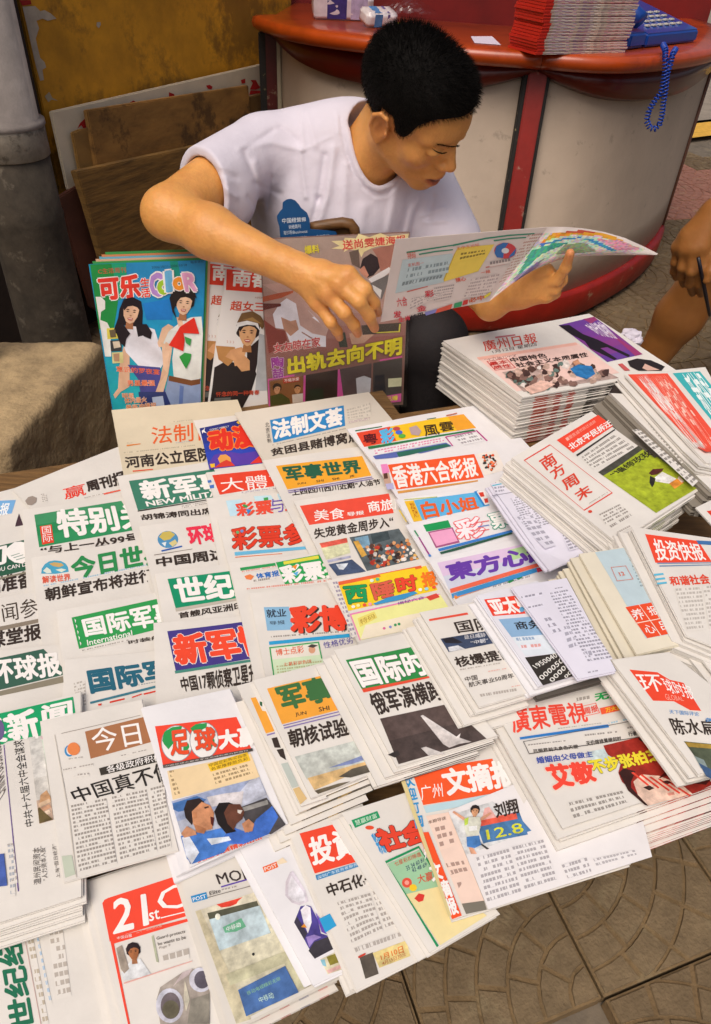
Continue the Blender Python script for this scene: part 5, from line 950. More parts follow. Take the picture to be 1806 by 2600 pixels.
s = flat('folded lilac-white sheet of dense grey figures lying over the rows of zeros', .619, [*RN(142, 120), *RN(540, 55), *RN(905, 725), *RN(628, 785)], LAY, col=srgb('dedbe8'), leaves=2)
s.text((RN(205, 190, 360, 160, 365, 185, 212, 215), '6a6878', None, .0045), (RN(255, 265, 375, 240, 380, 262, 262, 285), '6a6878', None, .0045), (RN(450, 130, 510, 120, 512, 132, 452, 142), '5a5868', None, .0038), (RN(410, 165, 545, 140, 880, 640, 700, 670), '6a6878', None, .0032),
       (RN(370, 350, 420, 340, 520, 460, 440, 480), '7a7888', None, .006), (RN(505, 410, 560, 400, 640, 560, 560, 590), '8a8898', None, .006), (RN(660, 590, 720, 580, 740, 640, 690, 650), '8a8898', None, .006), (RN(690, 735, 770, 720, 775, 738, 700, 752), '7a7888', None, .004))
s = flat('white leaflet of blurred grey type lying half under the seal-script weekly', .566, [*RJ(-12, 655), *RJ(245, 612), *RJ(775, 1105), *RJ(420, 1292)], LAY, col=srgb('dcd9e6'), leaves=3)
s.curl_at(RJ(420, 1280)[0], .05, .008)
s.text((RJ(10, 680, 90, 670, 100, 720, 20, 730), '7a7888', None, .005), (RJ(130, 655, 225, 640, 240, 690, 145, 710), '7a7888', None, .006), (RJ(130, 765, 230, 740, 420, 960, 250, 1000), '6a6878', None, .0034), (RJ(170, 900, 290, 890, 460, 1120, 380, 1150), '8a8898', None, .009), (RJ(430, 880, 500, 870, 700, 1110, 560, 1160), '7a7888', None, .0045), (RJ(310, 740, 330, 736, 410, 840, 385, 850), '4a4858', None, .005))
s.art('rule', p(RJ(0, 740, 250, 700, 252, 703, 0, 745), '8a8898'), p(RJ(0, 665, 225, 622, 228, 628, 2, 673), '4ab0c8'))
s.rest(2, .003, fan=(-.006, .002), label='thin white copy beneath the leaflet of blurred type', group='copies beneath the blurred leaflet', col=srgb('dcd9e6'))
# ---- weekly with a red-framed title
s = flat('top newspaper with four red brush characters in a red frame and a lying footballer', .602, [*RJ(146, 462), *RJ(722, 132), *RJ(1502, 698), *RJ(908, 1086)], LAY, leaves=4, jit=.001)
fr = lambda reg, q, w_, c: [p(reg(q[i], q[i + 1], q[(i + 2) % 8], q[(i + 3) % 8], q[(i + 2) % 8] * (1 - w_) + sum(q[0::2]) / 4 * w_, q[(i + 3) % 8] * (1 - w_) + sum(q[1::2]) / 4 * w_, q[i] * (1 - w_) + sum(q[0::2]) / 4 * w_, q[i + 1] * (1 - w_) + sum(q[1::2]) / 4 * w_), c) for i in range(0, 8, 2)]
s.art('masthead', *fr(RJ, (230, 480, 420, 368, 880, 722, 672, 852), .03, 'dc4434'),
      t(RJ(335, 480, 430, 425, 480, 500, 395, 560), '南', 'd8452f', .02), t(RJ(410, 560, 500, 500, 545, 570, 455, 625), '方', 'd8452f', .02), t(RJ(495, 640, 595, 580, 640, 650, 545, 705), '周', 'd8452f', .02), t(RJ(590, 720, 690, 660, 735, 720, 640, 785), '末', 'd8452f', .02), p(RJ(*fl(gl(713, 860, 15, 10, 12))), 'd8452f'))
s.art('headline', b(RJ(470, 340, 770, 160, 880, 240, 590, 432), 'ea4a34'), t(RJ(530, 325, 745, 195, 755, 215, 548, 350), '■聚焦城市拆迁追踪', 'f0b0a0', .0), t(RJ(545, 378, 850, 195, 875, 235, 580, 412), '北京平民拆迁', WH, .03), p(RJ(610, 448, 890, 262, 896, 268, 620, 458), '2f2a28'))
s.text((RJ(645, 465, 890, 300, 1050, 400, 740, 555), '5a524a', None, .0042), (RJ(775, 880, 935, 800, 1000, 870, 830, 960), '6a5f56', None, .0042), (RJ(850, 965, 1010, 870, 1030, 900, 880, 990), '6a5f56', None, .0042), (RJ(905, 1010, 1000, 960, 1015, 975, 925, 1025), '8a7f76', None, .0042), (RJ(700, 800, 840, 715, 845, 722, 708, 808), '8a7f76', None, .003))
s.art('printed_photo', p(RJ(772, 572, 1062, 382, 1490, 690, 1195, 868), 'a8b82c'), p(RJ(772, 572, 1062, 382, 1100, 405, 900, 545, 808, 598), '4a4a40'), p(RJ(900, 640, 1200, 460, 1400, 600, 1150, 780), 'b0c030'), t(RJ(845, 590, 1130, 405, 1170, 445, 900, 600), '“墙缔攻玫', '2f2c20', .02),
      p(RJ(1140, 580, 1170, 550, 1250, 545, 1240, 565, 1200, 590, 1160, 595), '5a2a24'), p(RJ(1185, 610, 1240, 570, 1340, 620, 1320, 660, 1250, 650, 1190, 640), 'ece8e4'), p(RJ(1290, 655, 1345, 620, 1395, 650, 1330, 695), 'e09038'), p(RJ(1150, 600, 1190, 620, 1180, 660, 1165, 685, 1145, 650), '2f2c28'), p(RJ(1360, 600, 1400, 640, 1380, 650, 1350, 620), 'e8d0c0'), m=M_PHOTO)
s.rest(11, .0046, fan=(-.0032, .0012), jit=.004, label='copy stacked beneath the weekly with the red-framed title', group='copies in the red-framed weekly stack', side=BLK_('d8d2c8', 'd8d2c8', 'cfc8bc', 'd8d2c8', '7a8a30', 'b8c060', '8a9438', 'd8d2c8', '57583c', 'c8c0b0'))
# ---- the tallest stack, daily with brush title
s = flat('top newspaper of the tallest stack with red brush title, purple advert and crowd picture', .606, [*RF(58, 824), *RF(895, 672), *RF(1400, 995), *RF(512, 1152)], LAY, leaves=4, jit=.0012)
s.art('masthead', t(RF(275, 830, 585, 780, 600, 835, 300, 890), '廣州日報', 'd0402e', .008), t(RF(335, 885, 590, 835, 595, 855, 345, 902), '1月12日 星期四', '5a4a48', .0), b(RF(355, 805, 470, 790, 472, 798, 358, 814), 'c87a80'), p(RF(250, 925, 820, 835, 830, 850, 262, 940), 'eab4a4'))
s.art('headline', p(RF(250, 925, 830, 838, 1070, 1010, 480, 1120), 'eccac0'), t(RF(290, 930, 815, 842, 820, 858, 300, 950), '“十六届六中全会阐明和谐社会建设”路径图', '8a4a44', .0), *fr(RF, (305, 948, 420, 930, 475, 985, 355, 1002), .08, 'c83a34'), t(RF(318, 955, 420, 938, 430, 958, 328, 975), '最本', 'c83a34', .02), t(RF(340, 978, 440, 962, 450, 982, 352, 996), '质性', 'c83a34', .02),
      t(RF(435, 930, 640, 898, 655, 925, 450, 955), '中国特色', '3a2a28', .03), t(RF(465, 960, 880, 893, 890, 918, 485, 985), '社会主义本质属性', '3a2a28', .03))
s.art('printed_photo', b(RF(395, 1012, 850, 930, 1065, 1040, 520, 1122), 'b8a098'), m=M_PHOTO)
crowd(s, RF, (400, 1010, 850, 935, 1050, 1040, 520, 1120), 95, ['4a3430', 'd8b8a8', '8a6a60', 'c8a898', '5a4038', 'e8dcd4', '6a8078'], 9, 12, 34)
s.lvl += 9
s.art('printed_figure', p(RF(785, 990, 830, 965, 910, 975, 930, 1020, 880, 1050, 820, 1030), '2f7ab8'), p(RF(800, 950, 830, 935, 845, 960, 815, 972), 'c89070'), p(RF(520, 1105, 620, 1060, 700, 1080, 640, 1118, 560, 1140), 'e8c0b0'), m=M_PHOTO)
s.lvl = 3
s.art('advert', g(RF(722, 738, 922, 692, 1202, 905, 1000, 948), '6a3f98', '7a4098', '8a3f88', '5a3f98'), p(RF(860, 705, 922, 692, 1202, 905, 1160, 915, 1040, 810), '9a3a70'), p(RF(720, 740, 780, 738, 860, 790, 940, 820, 1130, 910, 1120, 922, 1000, 865, 960, 870, 1055, 930, 1040, 938, 900, 870, 870, 830, 790, 790), '231c26'),
      t(RF(862, 735, 960, 722, 1060, 820, 960, 800), '时代购物', 'e8dcec', .02), p(RF(1115, 945, 1170, 930, 1250, 940, 1330, 975, 1310, 1000, 1180, 1000, 1130, 975), '2a2426'), p(RF(1200, 985, 1215, 960, 1260, 980, 1300, 995, 1230, 1000), 'd8b0a0'), p(RF(1060, 962, 1085, 958, 1130, 998, 1100, 1000), 'c85a5a'))
sd_ = BLK_('dcd6ce', 'dcd6ce', 'c8604c', 'd8b0a4', 'c05040', 'd8c8c0', 'c85a48', 'dcd6ce', '57504a', '8a8480', 'c8c2bc', '4a4440', 'dcd6ce', '6a6460', 'b8342c', 'a82c24', 'c8c0b8', '3a3430', 'dcd6ce', '5a544e')
s.rest(28, .00365, fan=(0, 0), jit=.0028, rotj=.008, label='copy in the tallest stack under the red brush-titled daily', group='copies in the tallest stack', side=sd_)
# ---- far right papers
s = flat('top folded newspaper with a slanting red block and a turquoise title, far right', .628, [*RF(1100, 1018), *RF(1562, 978), (1930, 1190), *RJ(1560, 500)], LAY, leaves=4)
s.curl_at(RJ(1540, 470)[0], .03, .006)
s.art('masthead', p(RF(1118, 1018, 1345, 1012, 1600, 1340, 1700, 1460, 1560, 1475, 1500, 1430), 'ec5540'), p(RF(1375, 1012, 1530, 1003, 1720, 1240, 1700, 1330, 1596, 1285), '3fb0b4'), t(RF(1425, 1020, 1520, 1010, 1720, 1260, 1590, 1260), '新快报', 'e8f4f2', .02), t(RF(1235, 1030, 1330, 1020, 1640, 1440, 1490, 1440), '十七大代表将差额产生', 'f4c8b8', .0), t(RF(1170, 1030, 1230, 1025, 1560, 1440, 1500, 1450), '经济北全北京报告指出', WH, .03))
s.rest(2, .006, fan=(-.008, .002), label='folded copy beneath the paper with the turquoise title', group='copies beneath the turquoise title')
s = flat('folded newspaper with a black picture at its corner and a slanting black headline', .613, [*RF(1010, 1118), *RF(1150, 1050), (1850, 1250), *RJ(1600, 705)], LAY, leaves=5, th=.006)
s.art('printed_photo', p(RF(1050, 1060, 1120, 1050, 1190, 1095, 1200, 1130, 1160, 1165, 1100, 1130, 1010, 1125), '3a302a'), p(RF(1130, 1090, 1150, 1085, 1155, 1100, 1138, 1103), 'c08a50'), m=M_PHOTO)
s.art('headline', p(RJ(1060, 20, 1085, 10, 1500, 430, 1480, 470, 1430, 450, 1100, 120), 'e4dfd6'), t(RJ(1080, 70, 1110, 45, 1460, 420, 1400, 445), '张艺谋出中国女首富', BK, .03))
s.text((RJ(1065, 130, 1110, 110, 1420, 480, 1380, 510), '5a524a', None, .006), (RJ(1020, 260, 1070, 250, 1500, 640, 1460, 680), '57504a', None, .007))
s.rest(4, .0065, fan=(-.009, .003), jit=.004, label='dark-edged folded copy beneath the black-pictured paper at the right', group='dark-edged folded copies at the right', side=BLK_('4a423a', 'c8c0b4', '3a342e', 'cfc8bc'), col=srgb('8a8276'))
s = flat('newspaper with white brush characters on a tilted red block and cyan side bars', .618, [*RJ(1012, 972), *RJ(1750, 1075), (1930, 1690), *RN(1418, 470)], LAY, leaves=4)
s.art('masthead', b(RJ(1113, 1025, 1500, 1075, 1600, 1228, 1190, 1232), 'e94a30'), t(RJ(1165, 1060, 1505, 1100, 1560, 1215, 1205, 1215), '投资快报', WH, .02), b(RJ(1485, 1072, 1620, 1080, 1660, 1110, 1500, 1100), '3f70a8'), t(RJ(1285, 1335, 1700, 1310, 1730, 1385, 1305, 1400), '和谐社会，和', 'e0482f', .03),
      *[p(RJ(1175 + 12 * i, 1315 + 32 * i, 1245 + 12 * i, 1308 + 32 * i, 1250 + 12 * i, 1320 + 32 * i, 1180 + 12 * i, 1328 + 32 * i), '5ab8d8') for i in range(3)], p(RJ(1200, 1235, 1600, 1235, 1600, 1240, 1204, 1242), '6a90b8'), p(RJ(1215, 1255, 1600, 1250, 1600, 1255, 1220, 1262), '6a90b8'))
s.text((RN(1330, 130, 1520, 120, 1560, 430, 1420, 440), 'a8a098', None, .0045), (RN(1530, 115, 1800, 100, 1850, 400, 1580, 420), 'a8a098', None, .0045))
s.rest(5, .0046, fan=(-.0055, -.0005), label='copy beneath the tilted red-block paper at the right edge', group='copies beneath the tilted red-block paper')
s = flat('cream folded newspaper with a pale blue column and a four-part orange-red seal', .607, [*RJ(635, 1162), *RJ(1005, 1105), *RN(1402, 525), *RN(1052, 612)], LAY, col=srgb('e2dac6'), leaves=4)
s.art('masthead', p(RJ(750, 1150, 1000, 1110, 1200, 1400, 1380, 1740, 1120, 1785, 900, 1400), 'bccfd6'), p(RJ(990, 1112, 1003, 1110, 1385, 1735, 1370, 1740), '4a4f88'), b(RN(972, 262, 1165, 225, 1335, 450, 1128, 492), 'e8502c'), p(RN(1065, 240, 1070, 240, 1232, 472, 1226, 474), 'f0e0d0'), p(RN(1042, 380, 1255, 338, 1258, 343, 1046, 386), 'f0e0d0'),
      t(RN(1000, 285, 1080, 270, 1120, 350, 1040, 362), '养', WH, .01), t(RN(1115, 262, 1185, 250, 1225, 315, 1160, 325), '报', WH, .01), t(RN(1090, 400, 1160, 388, 1200, 450, 1130, 462), '心', WH, .01), t(RN(1205, 375, 1265, 362, 1300, 425, 1240, 435), '吕', WH, .01),
      *fr(RJ, (865, 1262, 975, 1250, 1030, 1350, 910, 1365), .06, 'd86a50'), t(RJ(920, 1300, 955, 1295, 970, 1320, 935, 1328), '12', 'd86a50', .02))
s.text((RJ(990, 1180, 1010, 1178, 1110, 1410, 1085, 1415), '6a7a80', 'bccfd6', .004))
s.rest(8, .0050, fan=(-.0068, .0015), label='cream copy fanned beneath the pale blue column paper', group='copies beneath the pale blue column paper', col=srgb('dcd4c0'))
s = flat('newspaper at the right edge with white brush script on a curved red banner', .612, [*RN(868, 655), *RN(1290, 600), (2010, 1905), *RN(1502, 1482)], LAY, leaves=4)
s.art('masthead', p(RN(998, 724, 1200, 745, 1290, 800, 1390, 822, 1520, 1025, 1440, 1020, 1320, 955, 1170, 950), 'e8492f'), t(RN(1040, 760, 1210, 765, 1250, 880, 1110, 890), '环', WH, .01), t(RN(1215, 780, 1440, 850, 1480, 950, 1280, 890), '球时报', WH, .01), t(RN(1250, 900, 1380, 925, 1395, 955, 1265, 945), 'GLOBAL', 'f0a898', .0))
s.art('headline', t(RN(1285, 1015, 1500, 1035, 1506, 1065, 1292, 1045), '天下国际评论', '4a8ac8', .01), t(RN(1280, 1075, 1600, 1095, 1640, 1200, 1335, 1195), '陈水扁', BK, .02), t(RN(1545, 1075, 1620, 1080, 1630, 1110, 1552, 1105), '美', '4a8ac8', .01))
s.art('printed_photo', p(RN(1395, 1245, 1700, 1275, 1900, 1596, 1596, 1520), '57604c'), p(RN(1400, 1250, 1700, 1280, 1720, 1310, 1430, 1285), 'a88a3c'), p(RN(1470, 1350, 1540, 1380, 1600, 1500, 1520, 1440), '8a9a98'), p(RN(1500, 1400, 1596, 1450, 1640, 1540, 1560, 1500), '3f5a80'), m=M_PHOTO)
s.rest(3, .005, fan=(-.006, 0), label='copy beneath the curved red banner paper at the right edge', group='copies beneath the curved red banner paper')
s = flat('plain-edged newspaper crossing the right edge beside the curved red banner', .603, [*RN(1400, 488), *RN(1900, 425), (2080, 1800), *RN(1870, 1080)], LAY)
s.text((RN(1520, 520, 1700, 500, 1900, 800, 1700, 850), '8a8078'))
s.rest(8, .0048, fan=(-.0068, .001), jit=.003, label='copy fanned at the right edge beside the curved red banner', group='copies fanned at the right edge')
s = flat('newspaper corner with a red stripe wedged at the right edge between two stacks', .600, [*RJ(1480, 835), *RJ(1760, 700), (2010, 1420), *RJ(1640, 1000)], LAY)
s.art('masthead', p(RJ(1560, 860, 1640, 850, 1700, 900, 1620, 920), 'd8402e'))
# ---- television weekly stack at the front right
s = flat('top newspaper at front right with red brush title and half a face in red hair', .577, [*RR(104, 66), *RN(1460, 668), (1890, 1948), *RR(602, 932)], LAY, leaves=3, nx=14, ny=12)
s.art('masthead', t(RR(240, 130, 735, 85, 775, 215, 275, 298), '廣東電視', 'e84a38', .022), *fr(RR, (718, 118, 825, 92, 852, 160, 742, 186), .09, 'e84a38'), t(RR(742, 128, 828, 108, 838, 150, 752, 172), '周报', 'e84a38', .02), t(RR(812, 35, 1080, -22, 1095, 28, 825, 82), '无抵押', '1fa050', .04), b(RR(850, 130, 1120, 70, 1135, 110, 862, 172), 'e85a38'), t(RR(885, 130, 1100, 80, 1106, 108, 892, 160), '万大诚信贷款', 'f0c02c', .03),
      p(RR(312, 330, 905, 238, 912, 258, 316, 345), '2f7ac4'), p(RR(335, 358, 1235, 180, 1238, 183, 337, 361), '4a4440'), p(RR(375, 438, 1300, 292, 1302, 296, 377, 443), '4a4440'), p(RR(335, 358, 339, 357, 379, 441, 375, 443), '4a4440'))
s.art('headline', t(RR(402, 408, 700, 372, 706, 398, 410, 432), '吕丽君前夫食色天堂', BK, .02), t(RR(755, 350, 990, 315, 996, 342, 764, 382), '天价嫁修葺继何时', BK, .02), t(RR(1038, 288, 1235, 255, 1242, 285, 1046, 318), '行者寻找土匪路', BK, .02), t(RR(420, 462, 795, 418, 805, 455, 432, 505), '婚姻由父母做主', '3a50a8', .025),
      t(RR(480, 520, 790, 490, 825, 615, 545, 675), '艾敬', 'ee4a38', .055, .08, 'f4d8c8'))
s.text((RR(365, 375, 620, 345, 622, 358, 368, 392), '6a625c'), (RR(745, 305, 965, 280, 970, 300, 750, 325), '6a625c'), (RR(1030, 255, 1200, 215, 1205, 240, 1036, 275), '6a625c'), (RR(905, 225, 1190, 160, 1195, 180, 912, 245), '7ab4d0'), (RR(565, 265, 860, 225, 862, 235, 568, 278), 'a09488'), (RR(680, 65, 780, 45, 785, 85, 690, 105), '7a726a', None, .0045),
       (RR(630, 765, 1000, 680, 1050, 770, 680, 885), '6a625a', None, .0038))
s.art('printed_photo', p(RR(875, 378, 1240, 290, 1330, 330, 1400, 430, 1596, 620, 1640, 620, 1500, 690, 1165, 780, 1110, 720, 1000, 620, 975, 560, 990, 500, 900, 440), 'a02c22'), p(RR(770, 420, 880, 400, 905, 440, 990, 490, 800, 480), 'cfe0e0'), p(RR(1105, 330, 1250, 290, 1320, 330, 1300, 400, 1200, 410), '2c1614'), p(RR(1300, 500, 1400, 450, 1596, 600, 1560, 640, 1400, 620), '4a1612'), p(RR(1075, 620, 1130, 570, 1250, 580, 1400, 640, 1470, 700, 1165, 782, 1110, 720), 'edccb8'),
      p(RR(978, 560, 1010, 530, 1090, 550, 1060, 620, 1060, 660, 1175, 782, 1150, 775, 1040, 680), '3a1c18'), p(RR(1220, 400, 1300, 540, 1240, 600, 1350, 560, 1420, 620, 1380, 520, 1300, 420), '5a120e'), *[p(RR(1060 + 60 * i, 560 + 15 * i, 1075 + 60 * i, 555 + 15 * i, 1180 + 70 * i, 640 + 18 * i, 1170 + 70 * i, 648 + 18 * i), 'e04a38') for i in range(5)],
      p(RR(1140, 660, 1180, 645, 1215, 665, 1180, 680), '3a2420'), p(RR(1265, 620, 1300, 612, 1330, 628, 1300, 638), '4a2420'), p(RR(1300, 700, 1345, 690, 1350, 708, 1310, 715), 'd89080'), m=M_PHOTO)
s.art('yellow_headline', t(RR(765, 480, 1430, 360, 1450, 430, 820, 570), '不步张柏芝后尘', 'e8d838', .05, .075, '4a4a20'))
sdt = BLK_('dcd6ce', 'dcd6ce', 'd8d2ca', 'dcd6ce', 'd8d2ca', 'dcd6ce', 'dcd6ce', 'd8d2ca', 'dcd6ce', '6a4038', 'e8ccc0', 'ecd0c4', 'e8b8a8', 'd85a48', 'e8a898', 'c83a2c', '8a1c14', 'b82c20', '5a140e', 'a02418', '3a100c', '8a1c14')
s.rest(5, .0042, fan=(-.0042, .0040), jit=.003, label='copy shifted out beneath the red-haired face cover at the front right', group='upper copies beneath the red-haired face cover', side=sdt)
q2 = Sheet('newspaper', 'blank-looking newspaper halfway down the front right stack'); q2.plane(.556); sh_ = EU * -.020 + EV * .020
q2.group = LAY; q2.c = [c_ + sh_ - UP * .0212 for c_ in s.c]; q2.build(th=.003)
q2.rest(6, .0036, fan=(-.0030, .0012), jit=.003, label='copy low in the front right stack, shifted towards the viewer', group='lower copies in the front right stack', side=sdt)
# ======== magazines standing at the back edge of the table, and what stands between them
NM = EV * .97 + UP * .22; NM /= np.linalg.norm(NM)
def mag(name, label, off, quad, cat='magazine', group='magazines standing at the back of the table', th=.0035, leaves=3, col=NEWS, build=True, mats=(M_GLOSS, M_GINK)):
    s = Sheet(name, label, cat=cat, group=group, col=col, mats=mats); s.vplane(uv(0, -1.205, TABLE) + NM * off, NM); s.amp = .0006
    s.quad(*quad)
    if build: s.build(th=th, leaves=leaves)
    return s
def mag_rest(s, n, th, up, label, group, cols):
    for i in range(1, n + 1):
        k = Sheet('magazine', label, 'magazine', group, cols[i % len(cols)], (M_GLOSS, M_GINK)); k.o, k.n = s.o - s.n * th * i, s.n
        d = EU * (up[0] * i + random.uniform(-.001, .001)) + UP * (up[1] * i)
        k.c = [c - s.n * th * i + d for c in s.c]; k.k = s.k; k.amp = .0015; k.build(th=th * .9, leaves=3, nx=6, ny=6); k.root['label'] = ORD[i] + ' from the front: ' + label
s = mag('magazine', 'front magazine with two laughing young people, blue-green cover and a red bow', .012, [*RD(82, 350), *RD(936, 318), *RD(892, 1470), *RD(270, 1500)], col=srgb('1f93b8'))
s.art('cover_ground', g(RD(84, 352, 934, 321, 890, 1465, 268, 1495), '2a8ac0', '2090cc', '1fa0c0', '22a8b4', '28b0b8'), p(RD(84, 352, 270, 345, 300, 560, 280, 700, 260, 820, 150, 830), '1f8a3f'), p(RD(240, 345, 350, 342, 360, 560, 300, 620), '1a9a70'), p(RD(670, 330, 730, 328, 760, 500, 700, 500), '1a9a88'), p(RD(470, 640, 700, 600, 690, 760, 500, 760), '1f7fd0'), m=M_GINK)
s.art('title', t(RD(140, 385, 345, 370, 350, 410, 145, 422), 'C生活周刊', 'c8463a', .01), t(RD(145, 455, 440, 430, 455, 590, 165, 610), '可乐', 'e23a2a', .055, .10, 'f2ece8'), t(RD(452, 455, 520, 450, 522, 508, 458, 515), '生', 'e23a2a', .03, .08, 'f2ece8'), t(RD(458, 530, 525, 525, 528, 588, 462, 595), '活', 'e23a2a', .03, .08, 'f2ece8'),
      t(RD(520, 425, 610, 418, 620, 575, 535, 585), 'C', 'b48ad0', .05, .10, 'f2ece8'), t(RD(582, 478, 660, 472, 665, 560, 590, 568), 'o', '9ac030', .06, .10, 'f2ece8'), t(RD(645, 405, 672, 402, 680, 545, 655, 548), 'l', '6ab4e0', .05, .10, 'f2ece8'), t(RD(695, 455, 775, 448, 780, 530, 705, 535), 'o', 'ee9430', .06, .10, 'f2ece8'), t(RD(765, 420, 860, 415, 865, 540, 790, 545), 'R', 'e0a0c8', .05, .10, 'f2ece8'),
      t(RD(535, 362, 795, 345, 797, 362, 538, 380), '2006/10/11-2006/10/18', '1f3a50', .0), t(RD(820, 325, 925, 318, 926, 336, 822, 345), '每本定价', '1f3a50', .0))
s.art('cartoon_cloud', p(RD(125, 590, 165, 590, 195, 620, 195, 680, 165, 700, 160, 760, 210, 780, 235, 830, 240, 1030, 195, 1030), 'e8e6e0'), *[b(RD(x, y, x + 82, y - 4, x + 86, y + 76, x + 6, y + 80), c) for x, y, c in ((206, 822, 'd8c850'), (232, 912, '3a3a3a'), (244, 1000, 'd8d090'))], p(RD(225, 835, 270, 830, 275, 885, 235, 890), '6a5a40'), p(RD(250, 920, 300, 915, 310, 960, 260, 970), 'd8c8b0'), p(RD(255, 1010, 300, 1005, 300, 1065, 262, 1065), 'b89070'))
P1, P2 = 'e4b898', 'e8c0a0'
s.art('printed_girl', p(RD(330, 960, 375, 940, 375, 1250, 345, 1270, 310, 1290, 270, 1340, 255, 1310, 290, 1265, 300, 1100), P1), p(RD(360, 810, 470, 800, 560, 830, 600, 960, 640, 1060, 600, 1120, 460, 1120, 350, 1000, 310, 900), 'e8e6ee'), p(RD(360, 1090, 600, 1110, 640, 1300, 600, 1390, 470, 1400, 440, 1200), '4a4a90'), p(RD(640, 920, 690, 950, 650, 1150, 610, 1330, 580, 1300, 620, 1100), P1),
      *portrait(s, RD, 385, 705, 82, P1, '20151a', .12, True, True), p(RD(270, 800, 320, 780, 380, 860, 350, 900, 340, 960, 300, 920, 275, 850), '20151a'), p(RD(430, 790, 500, 790, 540, 850, 530, 900, 480, 880, 440, 840), '20151a'))
s.art('printed_boy', p(RD(680, 830, 760, 770, 830, 740, 905, 735, 915, 860, 900, 1190, 830, 1225, 700, 1180, 690, 1050, 700, 960, 620, 930, 615, 840, 650, 810), 'e6e8e2'), p(RD(720, 740, 760, 740, 770, 800, 735, 810), P2), p(RD(615, 820, 660, 790, 700, 810, 660, 850, 610, 960, 590, 960, 580, 930), P2), p(RD(610, 925, 690, 960, 660, 1160, 610, 1340, 590, 1340, 560, 1310, 625, 1130), P2),
      p(RD(660, 1180, 830, 1235, 900, 1210, 900, 1460, 740, 1465, 640, 1460, 620, 1380), '8fa0c4'), p(RD(665, 1170, 830, 1205, 895, 1195, 895, 1232, 830, 1245, 662, 1208), '7a4a2a'), p(RD(745, 1240, 775, 1250, 760, 1460, 735, 1460), '5f74a8'), p(RD(440, 1290, 640, 1290, 680, 1390, 620, 1460, 460, 1450), '2f3a70'), p(RD(540, 1330, 620, 1320, 640, 1440, 560, 1450), 'b8c4dc'),
      *portrait(s, RD, 775, 640, 82, P2, '241a18', .10, False, True), p(RD(668, 600, 700, 520, 770, 505, 850, 540, 868, 600, 800, 560, 740, 590, 720, 640, 700, 680, 720, 750, 690, 700), '241a18'),
      p(RD(745, 810, 850, 740, 888, 862, 770, 855, 780, 905, 770, 990, 662, 945, 710, 870), 'e0301f'), p(RD(740, 1030, 780, 1000, 830, 1010, 820, 1060, 790, 1120, 760, 1070), '2f9a3f'), p(RD(780, 880, 830, 900, 820, 950, 790, 930), '3fa050'))
s.art('cover_lines', t(RD(275, 1100, 595, 1125, 597, 1165, 280, 1140), '意识的罗夜宴', 'e86a3c', .02, .05, 'f0dcc8'), t(RD(355, 1205, 560, 1205, 562, 1245, 360, 1245), '男星最强', 'e86a3c', .02, .05, 'f0dcc8'), t(RD(320, 1300, 405, 1300, 408, 1335, 325, 1335), '明星', 'e8803c', .01, .05, 'f0e4d0'), t(RD(335, 1335, 500, 1325, 502, 1365, 340, 1375), '体内最火', 'e8803c', .01, .05, 'f0e4d0'), t(RD(345, 1385, 570, 1365, 572, 1405, 350, 1420), '最高冲绳说', 'e8803c', .01, .05, 'f0e4d0'))
mag_rest(s, 5, .0048, (.0055, .0028), 'twin of the blue-green magazine, its page tops fanned', 'copies behind the blue-green magazine', [srgb('d8875a'), srgb('3f9a50'), srgb('dfb090'), srgb('6ab0c8')])
GRY = srgb('e8e4e0')
